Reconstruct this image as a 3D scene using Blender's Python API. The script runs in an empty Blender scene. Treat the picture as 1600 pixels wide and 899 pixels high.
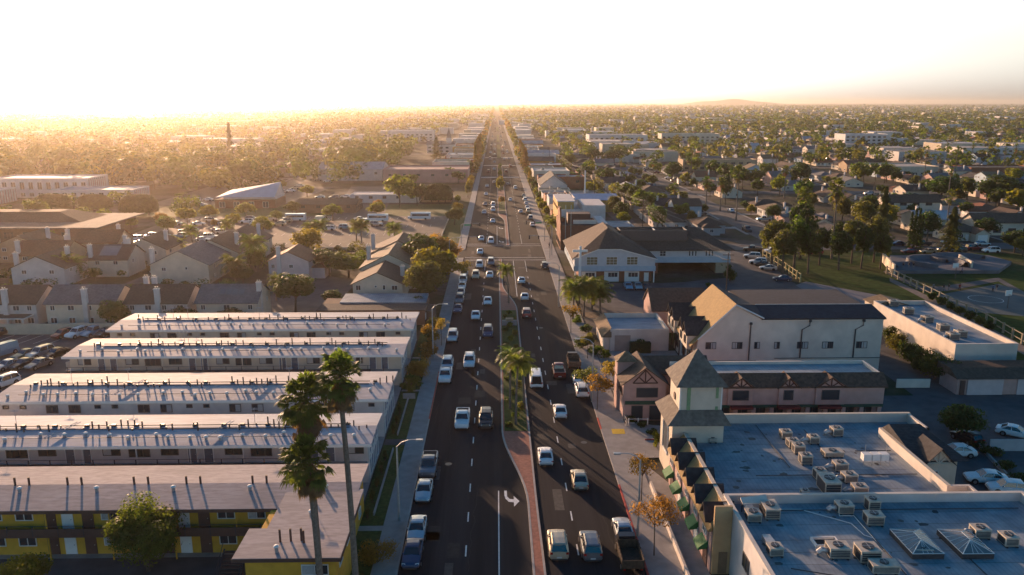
import bpy, math, random
from mathutils import Vector, Matrix, noise
SC = bpy.context.scene
COL = SC.collection
PI = math.pi
R = math.radians
rnd = random.Random(7)
DEBUG = False; SEEN = {}

# ---------------------------------------------------------------- camera geometry
CAM_H = 43.0; FPX = 1246.0
PITCH = math.atan(289.5 / FPX); YAW = math.atan(25 / FPX * math.cos(PITCH))
def G(x, y, z=0.0):
    """photo pixel (1600x899) -> point of the plane at height z"""
    a = (x - 800) / FPX; b = -(y - 449.5) / FPX
    fy = math.cos(PITCH) + b * math.sin(PITCH); fz = -math.sin(PITCH) + b * math.cos(PITCH)
    X = a * math.cos(YAW) + fy * math.sin(YAW); Y = -a * math.sin(YAW) + fy * math.cos(YAW)
    t = (CAM_H - z) / -fz
    return X * t, Y * t

# ---------------------------------------------------------------- materials
MATS = {}
def mat(name, col, rough=0.85, var=0.12, scale=1.5, metal=0.0, bump=0.0, stain=0.0, stain_col=None, stretch=None, spec=0.3, detail=5.0, sscale=None, lines=None):
    if name in MATS: return MATS[name]
    m = bpy.data.materials.new(name); m.use_nodes = True
    nt = m.node_tree; N = nt.nodes; L = nt.links
    b = N['Principled BSDF']
    b.inputs['Roughness'].default_value = rough; b.inputs['Metallic'].default_value = metal
    b.inputs['Specular IOR Level'].default_value = spec
    b.inputs['Base Color'].default_value = (*col, 1)
    tc = N.new('ShaderNodeTexCoord'); mp = N.new('ShaderNodeMapping')
    L.new(tc.outputs['Object'], mp.inputs['Vector'])
    if stretch: mp.inputs['Scale'].default_value = stretch
    cur = None
    if var > 0:
        n = N.new('ShaderNodeTexNoise'); n.inputs['Scale'].default_value = scale; n.inputs['Detail'].default_value = detail
        L.new(mp.outputs[0], n.inputs['Vector'])
        mx = N.new('ShaderNodeMix'); mx.data_type = 'RGBA'
        mx.inputs[6].default_value = (*[c * (1 - var) for c in col], 1); mx.inputs[7].default_value = (*[min(1, c * (1 + var)) for c in col], 1)
        rp = N.new('ShaderNodeMapRange'); rp.inputs[1].default_value = .32; rp.inputs[2].default_value = .68
        L.new(n.outputs['Fac'], rp.inputs[0]); L.new(rp.outputs[0], mx.inputs[0]); cur = mx.outputs[2]
        if bump:
            bp = N.new('ShaderNodeBump'); bp.inputs['Strength'].default_value = bump; bp.inputs['Distance'].default_value = .03
            L.new(n.outputs['Fac'], bp.inputs['Height']); L.new(bp.outputs[0], b.inputs['Normal'])
    if stain > 0 and cur:
        n2 = N.new('ShaderNodeTexNoise'); n2.inputs['Scale'].default_value = sscale or scale * .17; n2.inputs['Detail'].default_value = 6
        n2.inputs['Roughness'].default_value = .62
        L.new(mp.outputs[0], n2.inputs['Vector'])
        r2 = N.new('ShaderNodeMapRange'); r2.inputs[1].default_value = .48; r2.inputs[2].default_value = .66; r2.inputs[4].default_value = stain
        L.new(n2.outputs['Fac'], r2.inputs[0])
        m2 = N.new('ShaderNodeMix'); m2.data_type = 'RGBA'; L.new(r2.outputs[0], m2.inputs[0]); L.new(cur, m2.inputs[6])
        m2.inputs[7].default_value = (*(stain_col or [c * .5 for c in col]), 1); cur = m2.outputs[2]
    if lines and cur:      # courses of shingles, boards, joints: (axis scale, darkness)
        ax, sc_, dk = lines
        w = N.new('ShaderNodeTexWave'); w.wave_type = 'BANDS'; w.bands_direction = ax
        w.inputs['Scale'].default_value = sc_; w.inputs['Distortion'].default_value = .6; w.inputs['Detail'].default_value = 2
        L.new(tc.outputs['Object'], w.inputs['Vector'])
        m3 = N.new('ShaderNodeMix'); m3.data_type = 'RGBA'; m3.blend_type = 'MULTIPLY'; m3.inputs[0].default_value = dk
        r3 = N.new('ShaderNodeMapRange'); r3.inputs[1].default_value = 0; r3.inputs[2].default_value = .35
        L.new(w.outputs['Fac'], r3.inputs[0]); L.new(cur, m3.inputs[6]); L.new(r3.outputs[0], m3.inputs[7]); cur = m3.outputs[2]
    if cur: L.new(cur, b.inputs['Base Color'])
    MATS[name] = m
    return m
def leaf_mat(name, col, trans=.45, tcol=None, var=.35):
    m = bpy.data.materials.new(name); m.use_nodes = True
    nt = m.node_tree; N = nt.nodes; L = nt.links
    N.remove(N['Principled BSDF']); out = N['Material Output']
    tc = N.new('ShaderNodeTexCoord'); n = N.new('ShaderNodeTexNoise'); n.inputs['Scale'].default_value = .9; n.inputs['Detail'].default_value = 4
    L.new(tc.outputs['Object'], n.inputs['Vector'])
    oi = N.new('ShaderNodeObjectInfo')
    hs = N.new('ShaderNodeHueSaturation')
    mr = N.new('ShaderNodeMapRange'); mr.inputs[3].default_value = .475; mr.inputs[4].default_value = .525
    mv = N.new('ShaderNodeMapRange'); mv.inputs[3].default_value = .75; mv.inputs[4].default_value = 1.3
    L.new(oi.outputs['Random'], mr.inputs[0]); L.new(mr.outputs[0], hs.inputs['Hue'])
    L.new(n.outputs['Fac'], mv.inputs[0]); mv.inputs[1].default_value = .3; mv.inputs[2].default_value = .7
    L.new(mv.outputs[0], hs.inputs['Value']); hs.inputs['Color'].default_value = (*col, 1)
    d = N.new('ShaderNodeBsdfPrincipled'); d.inputs['Roughness'].default_value = .6; d.inputs['Specular IOR Level'].default_value = .25
    L.new(hs.outputs[0], d.inputs['Base Color'])
    t = N.new('ShaderNodeBsdfTranslucent')
    tcl = tcol or (min(1, col[0] * 2.6), min(1, col[1] * 2.6), col[2] * .8)
    hs2 = N.new('ShaderNodeHueSaturation'); hs2.inputs['Color'].default_value = (*tcl, 1)
    L.new(mr.outputs[0], hs2.inputs['Hue']); L.new(mv.outputs[0], hs2.inputs['Value']); L.new(hs2.outputs[0], t.inputs['Color'])
    mx = N.new('ShaderNodeMixShader'); mx.inputs[0].default_value = trans
    L.new(d.outputs[0], mx.inputs[1]); L.new(t.outputs[0], mx.inputs[2]); L.new(mx.outputs[0], out.inputs['Surface'])
    MATS[name] = m
    return m

# ---------------------------------------------------------------- mesh builder
class MB:
    def __init__(self, org=(0, 0, 0)):
        self.v = []; self.f = []; self.m = []; self.mats = []; self.o = Vector(org); self.smooth = False
        self.M = None
    def mi(self, m):
        if m not in self.mats: self.mats.append(m)
        return self.mats.index(m)
    def add(self, vs, fs, m):
        b = len(self.v); k = self.mi(m)
        if self.M is not None: vs = [tuple(self.M @ Vector(p)) for p in vs]
        self.v += [(p[0] - self.o.x, p[1] - self.o.y, p[2] - self.o.z) for p in vs]
        self.f += [tuple(b + i for i in f) for f in fs]; self.m += [k] * len(fs)
        return self
    def box(self, x0, x1, y0, y1, z0, z1, m):
        vs = [(x0, y0, z0), (x1, y0, z0), (x1, y1, z0), (x0, y1, z0), (x0, y0, z1), (x1, y0, z1), (x1, y1, z1), (x0, y1, z1)]
        return self.add(vs, [(0, 3, 2, 1), (4, 5, 6, 7), (0, 1, 5, 4), (1, 2, 6, 5), (2, 3, 7, 6), (3, 0, 4, 7)], m)
    def quad(self, a, b, c, d, m): return self.add([a, b, c, d], [(0, 1, 2, 3)], m)
    def prism(self, pts, z0, z1, m):
        n = len(pts); vs = [(x, y, z0) for x, y in pts] + [(x, y, z1) for x, y in pts]
        fs = [tuple(range(n - 1, -1, -1)), tuple(range(n, 2 * n))] + [(i, (i + 1) % n, n + (i + 1) % n, n + i) for i in range(n)]
        return self.add(vs, fs, m)
    def sheet(self, pts, z, m): return self.add([(x, y, z) for x, y in pts], [tuple(range(len(pts)))], m)
    def tube(self, pts, rs, m, seg=8, cap=True):
        if not hasattr(rs, '__len__'): rs = [rs] * len(pts)
        pts = [Vector(p) for p in pts]; vs = []; fs = []
        for i, p in enumerate(pts):
            t = (pts[min(i + 1, len(pts) - 1)] - pts[max(i - 1, 0)]).normalized()
            a = t.cross(Vector((0, 0, 1)) if abs(t.z) < .95 else Vector((1, 0, 0))).normalized(); b = t.cross(a)
            for k in range(seg):
                q = p + (a * math.cos(2 * PI * k / seg) + b * math.sin(2 * PI * k / seg)) * rs[i]; vs.append(tuple(q))
        for i in range(len(pts) - 1):
            for k in range(seg):
                fs.append((i * seg + k, i * seg + (k + 1) % seg, (i + 1) * seg + (k + 1) % seg, (i + 1) * seg + k))
        if cap: fs += [tuple(range(seg)), tuple(range((len(pts) - 1) * seg, len(pts) * seg))]
        return self.add(vs, fs, m)
    def cyl(self, x, y, z0, z1, r, m, seg=12): return self.tube([(x, y, z0), (x, y, z1)], r, m, seg)
    def dome(self, c, rx, ry, rz, m, seg=16, rings=6, z0=0.0):
        vs = []; fs = []
        for i in range(rings + 1):
            a = z0 + (PI / 2 - z0) * i / rings
            for k in range(seg):
                vs.append((c[0] + rx * math.cos(a) * math.cos(2 * PI * k / seg), c[1] + ry * math.cos(a) * math.sin(2 * PI * k / seg), c[2] + rz * math.sin(a)))
        for i in range(rings):
            for k in range(seg): fs.append((i * seg + k, i * seg + (k + 1) % seg, (i + 1) * seg + (k + 1) % seg, (i + 1) * seg + k))
        return self.add(vs, fs, m)
    # roofs, solid: gable along x or y, hip
    def gable(self, x0, x1, y0, y1, z, rise, axis, m, oh=.45, ohg=.3, th=.14, zend=None):
        if axis == 'x':
            ym = (y0 + y1) / 2; s = rise / (ym - y0); a0, a1 = x0 - ohg, x1 + ohg
            pr = [(y0 - oh, z - s * oh), (ym, z + rise), (y1 + oh, z - s * oh), (y1 + oh, z - s * oh - th), (ym, z + rise - th), (y0 - oh, z - s * oh - th)]
            vs = [(a0, p, q) for p, q in pr] + [(a1, p, q) for p, q in pr]
        else:
            xm = (x0 + x1) / 2; s = rise / (xm - x0); a0, a1 = y0 - ohg, y1 + ohg
            pr = [(x0 - oh, z - s * oh), (xm, z + rise), (x1 + oh, z - s * oh), (x1 + oh, z - s * oh - th), (xm, z + rise - th), (x0 - oh, z - s * oh - th)]
            vs = [(p, a0, q) for p, q in pr] + [(p, a1, q) for p, q in pr]
        fs = [(0, 1, 7, 6), (1, 2, 8, 7), (2, 3, 9, 8), (3, 4, 10, 9), (4, 5, 11, 10), (5, 0, 6, 11), (0, 5, 4, 1), (1, 4, 3, 2), (6, 7, 10, 11), (7, 8, 9, 10)]
        return self.add(vs, fs, m)
    def hip(self, x0, x1, y0, y1, z, rise, m, oh=.5, th=.15, ridge=None):
        x0 -= oh; x1 += oh; y0 -= oh; y1 += oh; w = min(x1 - x0, y1 - y0) / 2
        if ridge is not None: w = ridge
        if x1 - x0 >= y1 - y0: r0 = (x0 + w, (y0 + y1) / 2, z + rise); r1 = (x1 - w, (y0 + y1) / 2, z + rise)
        else: r0 = ((x0 + x1) / 2, y0 + w, z + rise); r1 = ((x0 + x1) / 2, y1 - w, z + rise)
        vs = [(x0, y0, z), (x1, y0, z), (x1, y1, z), (x0, y1, z), (x0, y0, z - th), (x1, y0, z - th), (x1, y1, z - th), (x0, y1, z - th), r0, r1]
        if x1 - x0 >= y1 - y0: fs = [(0, 1, 9, 8), (1, 2, 9), (2, 3, 8, 9), (3, 0, 8)]
        else: fs = [(0, 1, 8), (1, 2, 9, 8), (2, 3, 9), (3, 0, 8, 9)]
        fs += [(4, 7, 6, 5), (0, 4, 5, 1), (1, 5, 6, 2), (2, 6, 7, 3), (3, 7, 4, 0)]
        return self.add(vs, fs, m)
    def gwall(self, x0, x1, y0, y1, z0, z, rise, axis, m):
        """walls with gable triangles"""
        e = .06
        if axis == 'x':
            ym = (y0 + y1) / 2; pr = [(y0, z0), (y0, z - e), (ym, z + rise - e), (y1, z - e), (y1, z0)]
            vs = [(x0, p, q) for p, q in pr] + [(x1, p, q) for p, q in pr]
        else:
            xm = (x0 + x1) / 2; pr = [(x0, z0), (x0, z - e), (xm, z + rise - e), (x1, z - e), (x1, z0)]
            vs = [(p, y0, q) for p, q in pr] + [(p, y1, q) for p, q in pr]
        fs = [(0, 1, 2, 3, 4), (9, 8, 7, 6, 5)] + [(i, (i + 1) % 5, 5 + (i + 1) % 5, 5 + i) for i in range(5)]
        return self.add(vs, fs, m)
    def parapet(self, x0, x1, y0, y1, z0, z1, t, m):
        self.box(x0, x1, y0, y0 + t, z0, z1, m); self.box(x0, x1, y1 - t, y1, z0, z1, m)
        self.box(x0, x0 + t, y0 + t, y1 - t, z0, z1, m); return self.box(x1 - t, x1, y0 + t, y1 - t, z0, z1, m)
    def mesh(self, name):
        me = bpy.data.meshes.new(name); me.from_pydata(self.v, [], self.f)
        for m in self.mats: me.materials.append(m)
        if len(self.mats) > 1: me.polygons.foreach_set('material_index', self.m)
        if self.smooth: me.polygons.foreach_set('use_smooth', [True] * len(self.f))
        me.update(); return me
    def build(self, name, parent=None, label=None, cat=None, group=None, kind=None):
        o = bpy.data.objects.new(name, self.mesh(name)); COL.objects.link(o)
        if parent is not None: o.parent = parent
        else: o.location = self.o
        tag(o, label, cat, group, kind)
        return o
def tag(o, label=None, cat=None, group=None, kind=None):
    if DEBUG and label and len(label.replace('-', ' ').split()) > 16: print('LONG', len(label.split()), label)
    if DEBUG and label: SEEN.setdefault(label, []).append(o.name)
    if label: o['label'] = label
    if cat: o['category'] = cat
    if group: o['group'] = group
    if kind: o['kind'] = kind
    return o
def root(name, loc, label, cat, group=None, rz=0.0):
    o = bpy.data.objects.new(name, None); COL.objects.link(o); o.location = loc; o.rotation_euler = (0, 0, rz)
    o.empty_display_size = .5
    return tag(o, label, cat, group)
def inst(name, me, parent=None, loc=(0, 0, 0), rz=0.0, mats=None, sc=None):
    o = bpy.data.objects.new(name, me); COL.objects.link(o); o.location = loc; o.rotation_euler = (0, 0, rz)
    if parent is not None: o.parent = parent
    if sc: o.scale = sc
    if mats:
        for i, m in enumerate(mats):
            if m is not None: o.material_slots[i].link = 'OBJECT'; o.material_slots[i].material = m
    return o
KIDS = {}
def copy_tree(o, loc=None, rz=None, label=None, group=None, sc=None, remap=None):
    c = o.copy(); COL.objects.link(c)
    if loc is not None: c.location = loc
    if rz is not None: c.rotation_euler = (0, 0, rz)
    if sc: c.scale = sc
    if label: c['label'] = label
    if group: c['group'] = group
    kids = KIDS.get(o.name)
    if kids is None: kids = KIDS[o.name] = list(o.children)
    for ch in kids: _copy_sub(ch, c, remap)
    return c
def _copy_sub(o, parent, remap):
    c = o.copy(); COL.objects.link(c); c.parent = parent
    if remap:
        for s in c.material_slots:
            if s.material and s.material.name in remap: 
                m = remap[s.material.name]; s.link = 'OBJECT'; s.material = m
    kids = KIDS.get(o.name)
    if kids is None: kids = KIDS[o.name] = list(o.children)
    for ch in kids: _copy_sub(ch, c, remap)

ORD = ['first', 'second', 'third', 'fourth', 'fifth', 'sixth', 'seventh', 'eighth', 'ninth', 'tenth', 'eleventh', 'twelfth', 'thirteenth',
       'fourteenth', 'fifteenth', 'sixteenth', 'seventeenth', 'eighteenth', 'nineteenth', 'twentieth']
def nth(i):
    if i < 20: return ORD[i]
    i += 1
    suf = 'th' if 10 <= i % 100 <= 20 else {1: 'st', 2: 'nd', 3: 'rd'}.get(i % 10, 'th')
    return f'{i}{suf}'

# ---------------------------------------------------------------- shared materials
W_WHITE = mat('white_stucco', (.56, .52, .50), .9, .08, .8, stain=.35, stain_col=(.36, .32, .3), bump=.2)
W_CREAM = mat('cream_stucco', (.58, .5, .40), .9, .08, .8, stain=.25, stain_col=(.4, .33, .26), bump=.2)
W_YEL = mat('yellow_stucco', (.62, .33, .04), .85, .1, 1.2, stain=.3, stain_col=(.42, .22, .03))
W_PINK = mat('pink_stucco', (.44, .29, .26), .9, .1, .8, stain=.35, stain_col=(.36, .2, .17), bump=.2)
W_PALE = mat('pale_plaster', (.62, .55, .48), .9, .08, .6, stain=.45, stain_col=(.36, .31, .28), bump=.25)
W_BEIGE = mat('beige_stucco', (.50, .42, .32), .9, .1, .8, stain=.2)
W_TAN = mat('tan_stucco', (.40, .29, .19), .9, .1, .8, stain=.2)
W_GREY = mat('grey_siding', (.36, .38, .40), .8, .08, .8, lines=('Z', 5, .25))
W_BLUE = mat('pale_blue_siding', (.36, .45, .52), .8, .08, .8, lines=('Z', 5, .25))
W_BRICK = mat('red_brick', (.25, .10, .06), .9, .25, 6, stain=.3, lines=('Z', 7, .35))
W_BROWN = mat('brown_wall', (.17, .10, .07), .9, .15, 1)
R_BROWN = mat('brown_shingles', (.115, .075, .055), .9, .3, 2.2, stain=.4, stain_col=(.07, .045, .035), lines=('Z', 4.5, .45), bump=.4)
R_DARK = mat('dark_shingles', (.055, .05, .052), .9, .3, 2.2, stain=.3, lines=('Z', 4.5, .4), bump=.4)
R_TAN = mat('tan_shingles', (.20, .14, .085), .9, .25, 2.2, stain=.3, lines=('Z', 4.5, .4), bump=.4)
R_RED = mat('red_clay_tiles', (.26, .095, .05), .85, .25, 2.5, stain=.3, lines=('Z', 4.5, .4), bump=.4)
R_GREY = mat('grey_shingles', (.17, .16, .16), .9, .25, 2.2, stain=.3, lines=('Z', 4.5, .4), bump=.4)
R_WHITE = mat('white_roll_roofing', (.43, .41, .43), .75, .14, 1.4, stain=.75, stain_col=(.25, .25, .28), sscale=.22, stretch=(.5, 1.3, 1), lines=('Y', 1.1, .22), bump=.2)
R_COOL = mat('cool_roll_roofing', (.36, .40, .46), .75, .14, 1.1, stain=.8, stain_col=(.22, .22, .26), sscale=.16, stretch=(.4, 1.6, 1), lines=('Y', 1.0, .2), bump=.2)
R_MAUVE = mat('mauve_shingle_roofing', (.36, .31, .32), .85, .2, 2.4, stain=.7, stain_col=(.24, .21, .22), sscale=.28, stretch=(.4, 1.4, 1), lines=('Y', 2.6, .35), bump=.3)
R_BLUISH = mat('pale_roof_coating', (.27, .31, .34), .7, .16, .8, bump=.15, lines=('X', .7, .12), stain=.75, stain_col=(.13, .16, .20), sscale=.22)
R_GRAV = mat('gravel_roofing', (.34, .30, .28), .9, .2, 4, stain=.4, sscale=.25)
ASPH = mat('asphalt', (.026, .026, .030), .95, .22, .6, stain=.8, stain_col=(.040, .039, .042), stretch=(1, .035, 1), sscale=.55, spec=.1, bump=.2)
ASPH_LOT = mat('parking_asphalt', (.075, .073, .078), .88, .22, .5, stain=.7, stain_col=(.12, .115, .115), sscale=.12, bump=.2)
ASPH_OLD = mat('worn_street_asphalt', (.085, .08, .082), .88, .22, .4, stain=.6, stain_col=(.13, .12, .115), sscale=.08)
CONC = mat('concrete', (.30, .28, .265), .88, .12, .8, stain=.5, stain_col=(.2, .185, .175), sscale=.35, bump=.15)
KERB = mat('kerb_concrete', (.36, .33, .31), .88, .12, 1.2)
KERB_RED = mat('red_kerb_paint', (.42, .06, .05), .7, .2, 2)
PAVER = mat('brick_paving', (.33, .135, .10), .9, .22, 3, stain=.35, stain_col=(.24, .12, .10), sscale=.5, lines=('Y', 2.4, .2))
PAINT = mat('road_paint', (.72, .72, .70), .7, .15, 3, stain=.3, stain_col=(.45, .44, .42), sscale=2.0)
PAINT_Y = mat('yellow_road_paint', (.65, .42, .04), .7, .15, 3)
GRASS = mat('lawn', (.055, .085, .022), .95, .35, 2.5, stain=.5, stain_col=(.11, .105, .04), sscale=.25, bump=.6, spec=.1)
SOIL = mat('planting_soil', (.085, .060, .042), .95, .3, 2, bump=.5)
FRAME_W = mat('white_window_frame', (.68, .67, .65), .5, 0)
FRAME_D = mat('dark_window_frame', (.09, .08, .08), .5, 0)
GLASS = mat('window_glass', (.035, .045, .055), .08, 0, spec=.8)
CURTAIN = mat('drawn_blinds', (.42, .42, .42), .7, .1, 6, lines=('Z', 12, .3))
TRIM_W = mat('white_trim', (.72, .70, .67), .6, .05, 2)
TRIM_B = mat('brown_fascia', (.10, .055, .045), .7, .1, 2)
METAL = mat('galvanised_metal', (.42, .42, .42), .45, .12, 3, metal=.6)
METAL_D = mat('dark_metal', (.07, .07, .075), .5, .1, 3, metal=.4)
UNIT = mat('weathered_unit_casing', (.50, .44, .36), .6, .15, 2.5, stain=.5, stain_col=(.30, .23, .17))
BLACK = mat('black_rubber', (.015, .015, .016), .7, 0)
POLE = mat('wood_pole', (.11, .08, .06), .9, .2, 4)
CONC_POLE = mat('concrete_pole', (.36, .35, .33), .8, .1, 4)
BARK = mat('bark', (.10, .075, .055), .95, .3, 5, bump=.6)
PALM_BARK = mat('palm_bark', (.19, .15, .12), .95, .25, 5, lines=('Z', 6, .4), bump=.5)
GREEN_CANVAS = mat('green_canvas', (.03, .15, .05), .75, .12, 3)
RAIL = mat('dark_railing', (.05, .045, .055), .6, .1, 2)
DOOR = mat('brown_door', (.09, .05, .045), .6, .1, 2)
DOOR_B = mat('blue_grey_door', (.12, .14, .18), .6, .1, 2)
SKYL = mat('skylight_glass', (.16, .17, .17), .2, .15, 1, spec=.7)
L_MID = leaf_mat('green_leaves', (.062, .092, .018), .5)
L_DARK = leaf_mat('dark_leaves', (.036, .056, .015), .38)
L_YEL = leaf_mat('yellow_green_leaves', (.115, .12, .015), .55)
L_OLIVE = leaf_mat('olive_leaves', (.080, .082, .028), .48)
L_GOLD = leaf_mat('autumn_leaves', (.18, .125, .022), .5, (.46, .30, .04))
R_WEATH = mat('weathered_shingles', (.19, .155, .125), .9, .25, 2.2, stain=.4, stain_col=(.11, .09, .075), lines=('Z', 4.5, .45), bump=.4)
L_PALM = leaf_mat('palm_fronds', (.058, .080, .018), .5, (.20, .26, .03))
L_DEAD = leaf_mat('dead_palm_fronds', (.13, .085, .045), .3)
# ---------------------------------------------------------------- camera, sky, sun, haze
cam = bpy.data.cameras.new('camera'); co = bpy.data.objects.new('camera', cam); COL.objects.link(co)
cam.sensor_width = 36; cam.lens = FPX / 1600 * 36; cam.clip_start = .5; cam.clip_end = 60000
co.location = (0, 0, CAM_H); co.rotation_euler = (PI / 2 - PITCH, 0, -YAW); SC.camera = co
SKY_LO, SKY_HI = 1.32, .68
SUN_EL = R(8.3); SUN_AZ = R(26.0)          # azimuth measured left of the road's direction (+Y)
sd = Vector((-math.sin(SUN_AZ) * math.cos(SUN_EL), math.cos(SUN_AZ) * math.cos(SUN_EL), math.sin(SUN_EL)))
sl = bpy.data.lights.new('sun', 'SUN'); sl.energy = 4.8; sl.angle = R(.6); sl.color = (1, .60, .36)
so = bpy.data.objects.new('sun', sl); COL.objects.link(so); so.rotation_euler = sd.to_track_quat('Z', 'Y').to_euler(); so.location = (0, 0, 120)
w = bpy.data.worlds.new('World'); SC.world = w; w.use_nodes = True
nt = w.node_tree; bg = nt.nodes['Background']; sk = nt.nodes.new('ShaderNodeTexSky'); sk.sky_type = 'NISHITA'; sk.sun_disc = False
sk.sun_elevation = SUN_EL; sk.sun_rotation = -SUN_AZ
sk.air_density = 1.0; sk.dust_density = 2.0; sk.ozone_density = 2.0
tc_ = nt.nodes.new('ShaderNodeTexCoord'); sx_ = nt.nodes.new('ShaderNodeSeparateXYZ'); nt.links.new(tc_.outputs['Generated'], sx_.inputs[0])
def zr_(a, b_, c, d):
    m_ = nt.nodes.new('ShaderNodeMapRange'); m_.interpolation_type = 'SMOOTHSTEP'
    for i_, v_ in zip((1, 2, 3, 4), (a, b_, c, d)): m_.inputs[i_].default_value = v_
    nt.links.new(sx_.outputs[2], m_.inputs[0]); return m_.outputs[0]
hs_ = nt.nodes.new('ShaderNodeHueSaturation'); nt.links.new(sk.outputs[0], hs_.inputs['Color'])   # milky, brightened low sky; upper sky dimmed and blued to shape ambient light
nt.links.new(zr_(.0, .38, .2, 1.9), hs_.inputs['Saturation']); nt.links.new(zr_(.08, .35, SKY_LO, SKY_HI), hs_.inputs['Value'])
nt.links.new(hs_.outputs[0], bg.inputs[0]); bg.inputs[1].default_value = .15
SC.view_settings.view_transform = 'Standard'; SC.view_settings.look = 'None'; SC.view_settings.exposure = 0.95; SC.view_settings.gamma = 1
SC.render.engine = 'CYCLES'
SC.cycles.use_denoising = True
SC.cycles.max_bounces = 6; SC.cycles.diffuse_bounces = 3; SC.cycles.glossy_bounces = 2; SC.cycles.transmission_bounces = 3
SC.cycles.volume_bounces = 0; SC.cycles.transparent_max_bounces = 4; SC.cycles.sample_clamp_indirect = 4
SC.cycles.use_fast_gi = False
FAR = 30000
hm = bpy.data.materials.new('warm_evening_haze'); hm.use_nodes = True; n = hm.node_tree.nodes; n.remove(n['Principled BSDF'])
pv = n.new('ShaderNodeVolumePrincipled'); pv.inputs['Color'].default_value = (1, .83, .68, 1); pv.inputs['Density'].default_value = .000075
pv.inputs['Anisotropy'].default_value = .78
hm.node_tree.links.new(pv.outputs[0], n['Material Output'].inputs['Volume'])
MB().box(-FAR - 100, FAR + 100, -400, FAR + 100, -1.0, 105, hm).build('haze', kind='stuff', label='warm evening haze over the whole suburb')
# ground
GROUND = bpy.data.materials.new('suburban_ground'); GROUND.use_nodes = True
nt = GROUND.node_tree; N = nt.nodes; L = nt.links; b = N['Principled BSDF']; b.inputs['Roughness'].default_value = .95; b.inputs['Specular IOR Level'].default_value = .1
tc = N.new('ShaderNodeTexCoord')
n1 = N.new('ShaderNodeTexNoise'); n1.inputs['Scale'].default_value = .05; n1.inputs['Detail'].default_value = 8; n1.inputs['Roughness'].default_value = .65
n2 = N.new('ShaderNodeTexNoise'); n2.inputs['Scale'].default_value = .6; n2.inputs['Detail'].default_value = 5
for q in (n1, n2): L.new(tc.outputs['Object'], q.inputs['Vector'])
cr = N.new('ShaderNodeValToRGB'); e = cr.color_ramp.elements
e[0].position = .36; e[0].color = (.035, .048, .016, 1); e[1].position = .62; e[1].color = (.11, .10, .085, 1)
x = cr.color_ramp.elements.new(.45); x.color = (.06, .06, .032, 1); x = cr.color_ramp.elements.new(.53); x.color = (.075, .065, .05, 1)
L.new(n1.outputs['Fac'], cr.inputs[0])
mx = N.new('ShaderNodeMix'); mx.data_type = 'RGBA'; mx.blend_type = 'MULTIPLY'; mx.inputs[0].default_value = .7
mr = N.new('ShaderNodeMapRange'); mr.inputs[1].default_value = .3; mr.inputs[2].default_value = .7; mr.inputs[3].default_value = .55; mr.inputs[4].default_value = 1.2
L.new(n2.outputs['Fac'], mr.inputs[0]); L.new(cr.outputs[0], mx.inputs[6]); L.new(mr.outputs[0], mx.inputs[7]); L.new(mx.outputs[2], b.inputs['Base Color'])
MB().quad((-FAR, -300, 0), (FAR, -300, 0), (FAR, FAR, 0), (-FAR, FAR, 0), GROUND).build('ground', kind='structure')
# low hills on the horizon
HILL = mat('distant_hill', (.10, .09, .07), .95, .2, .002)
def hills(cx, cy, wx, h, name):
    m = MB((cx, cy, 0)); n = 40; pts = []
    for j in range(9):
        v = j / 8
        for i in range(n + 1):
            u = i / n * 2 - 1
            z = h * max(0, (1 - u * u)) ** 1.6 * math.sin(PI * v) * (1 + .12 * math.sin(u * 9 + 1)) 
            pts.append((cx + u * wx, cy + (v - .5) * 900, z - .5))
    fs = [(j * (n + 1) + i, j * (n + 1) + i + 1, (j + 1) * (n + 1) + i + 1, (j + 1) * (n + 1) + i) for j in range(8) for i in range(n)]
    m.add(pts, fs, HILL); m.smooth = True; m.build(name, kind='structure')
hx, hy = 14000 * (1135 - 775) / 1246, 14000
hills(hx, hy, 1050, 88, 'hill')
# ---------------------------------------------------------------- main road
XL, XR = -9.4, 13.9
SW_L0, SW_R1 = -11.9, 17.4
CY0, CY1 = 223.0, 243.0        # cross street
def slab(name, x0, x1, y0, y1, z, m, kind='structure', org=None):
    return MB(org or ((x0 + x1) / 2, (y0 + y1) / 2, 0)).box(x0, x1, y0, y1, -.3, z, m).build(name, kind=kind)
MB().sheet([(XL, -60), (XR, -60), (XR, 16000), (XL, 16000)], .02, ASPH).build('road', kind='structure')
MB().sheet([(-260, CY0), (XL, CY0), (XL, CY1 - 9), (-260, CY1 - 9)], .024, ASPH).build('cross_street', kind='structure')
MB().sheet([(XR, CY0 + 6), (46, CY0 + 6), (46, CY0 + 16), (XR, CY0 + 16)], .024, ASPH_OLD).build('side_alley', kind='structure')
def walk(x0, x1, y0, y1, name='pavement', m=CONC):
    mb = MB(((x0 + x1) / 2, (y0 + y1) / 2, 0)); mb.box(x0, x1, y0, y1, -.2, .15, m)
    mb.build(name, kind='structure')
for (y0, y1) in ((-60, CY0 - 1), (CY1 - 8, 2200)): walk(SW_L0, XL - .16, y0, y1); MB().box(XL - .16, XL, y0, y1, -.2, .16, KERB).build('kerb', kind='structure')
walk(XR + .16, SW_R1, -60, 2200); MB().box(XR, XR + .16, -60, 2200, -.2, .16, KERB).build('kerb', kind='structure')
mk = MB()
for (x0, x1, y0, y1) in ((XR - .02, XR + .18, 62, 84), (XR - .02, XR + .18, 100, 104), (XL - .18, XL + .02, 104, 124)): mk.box(x0, x1, y0, y1, 0, .166, KERB_RED)
mk.build('red_kerb', kind='structure')
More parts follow.
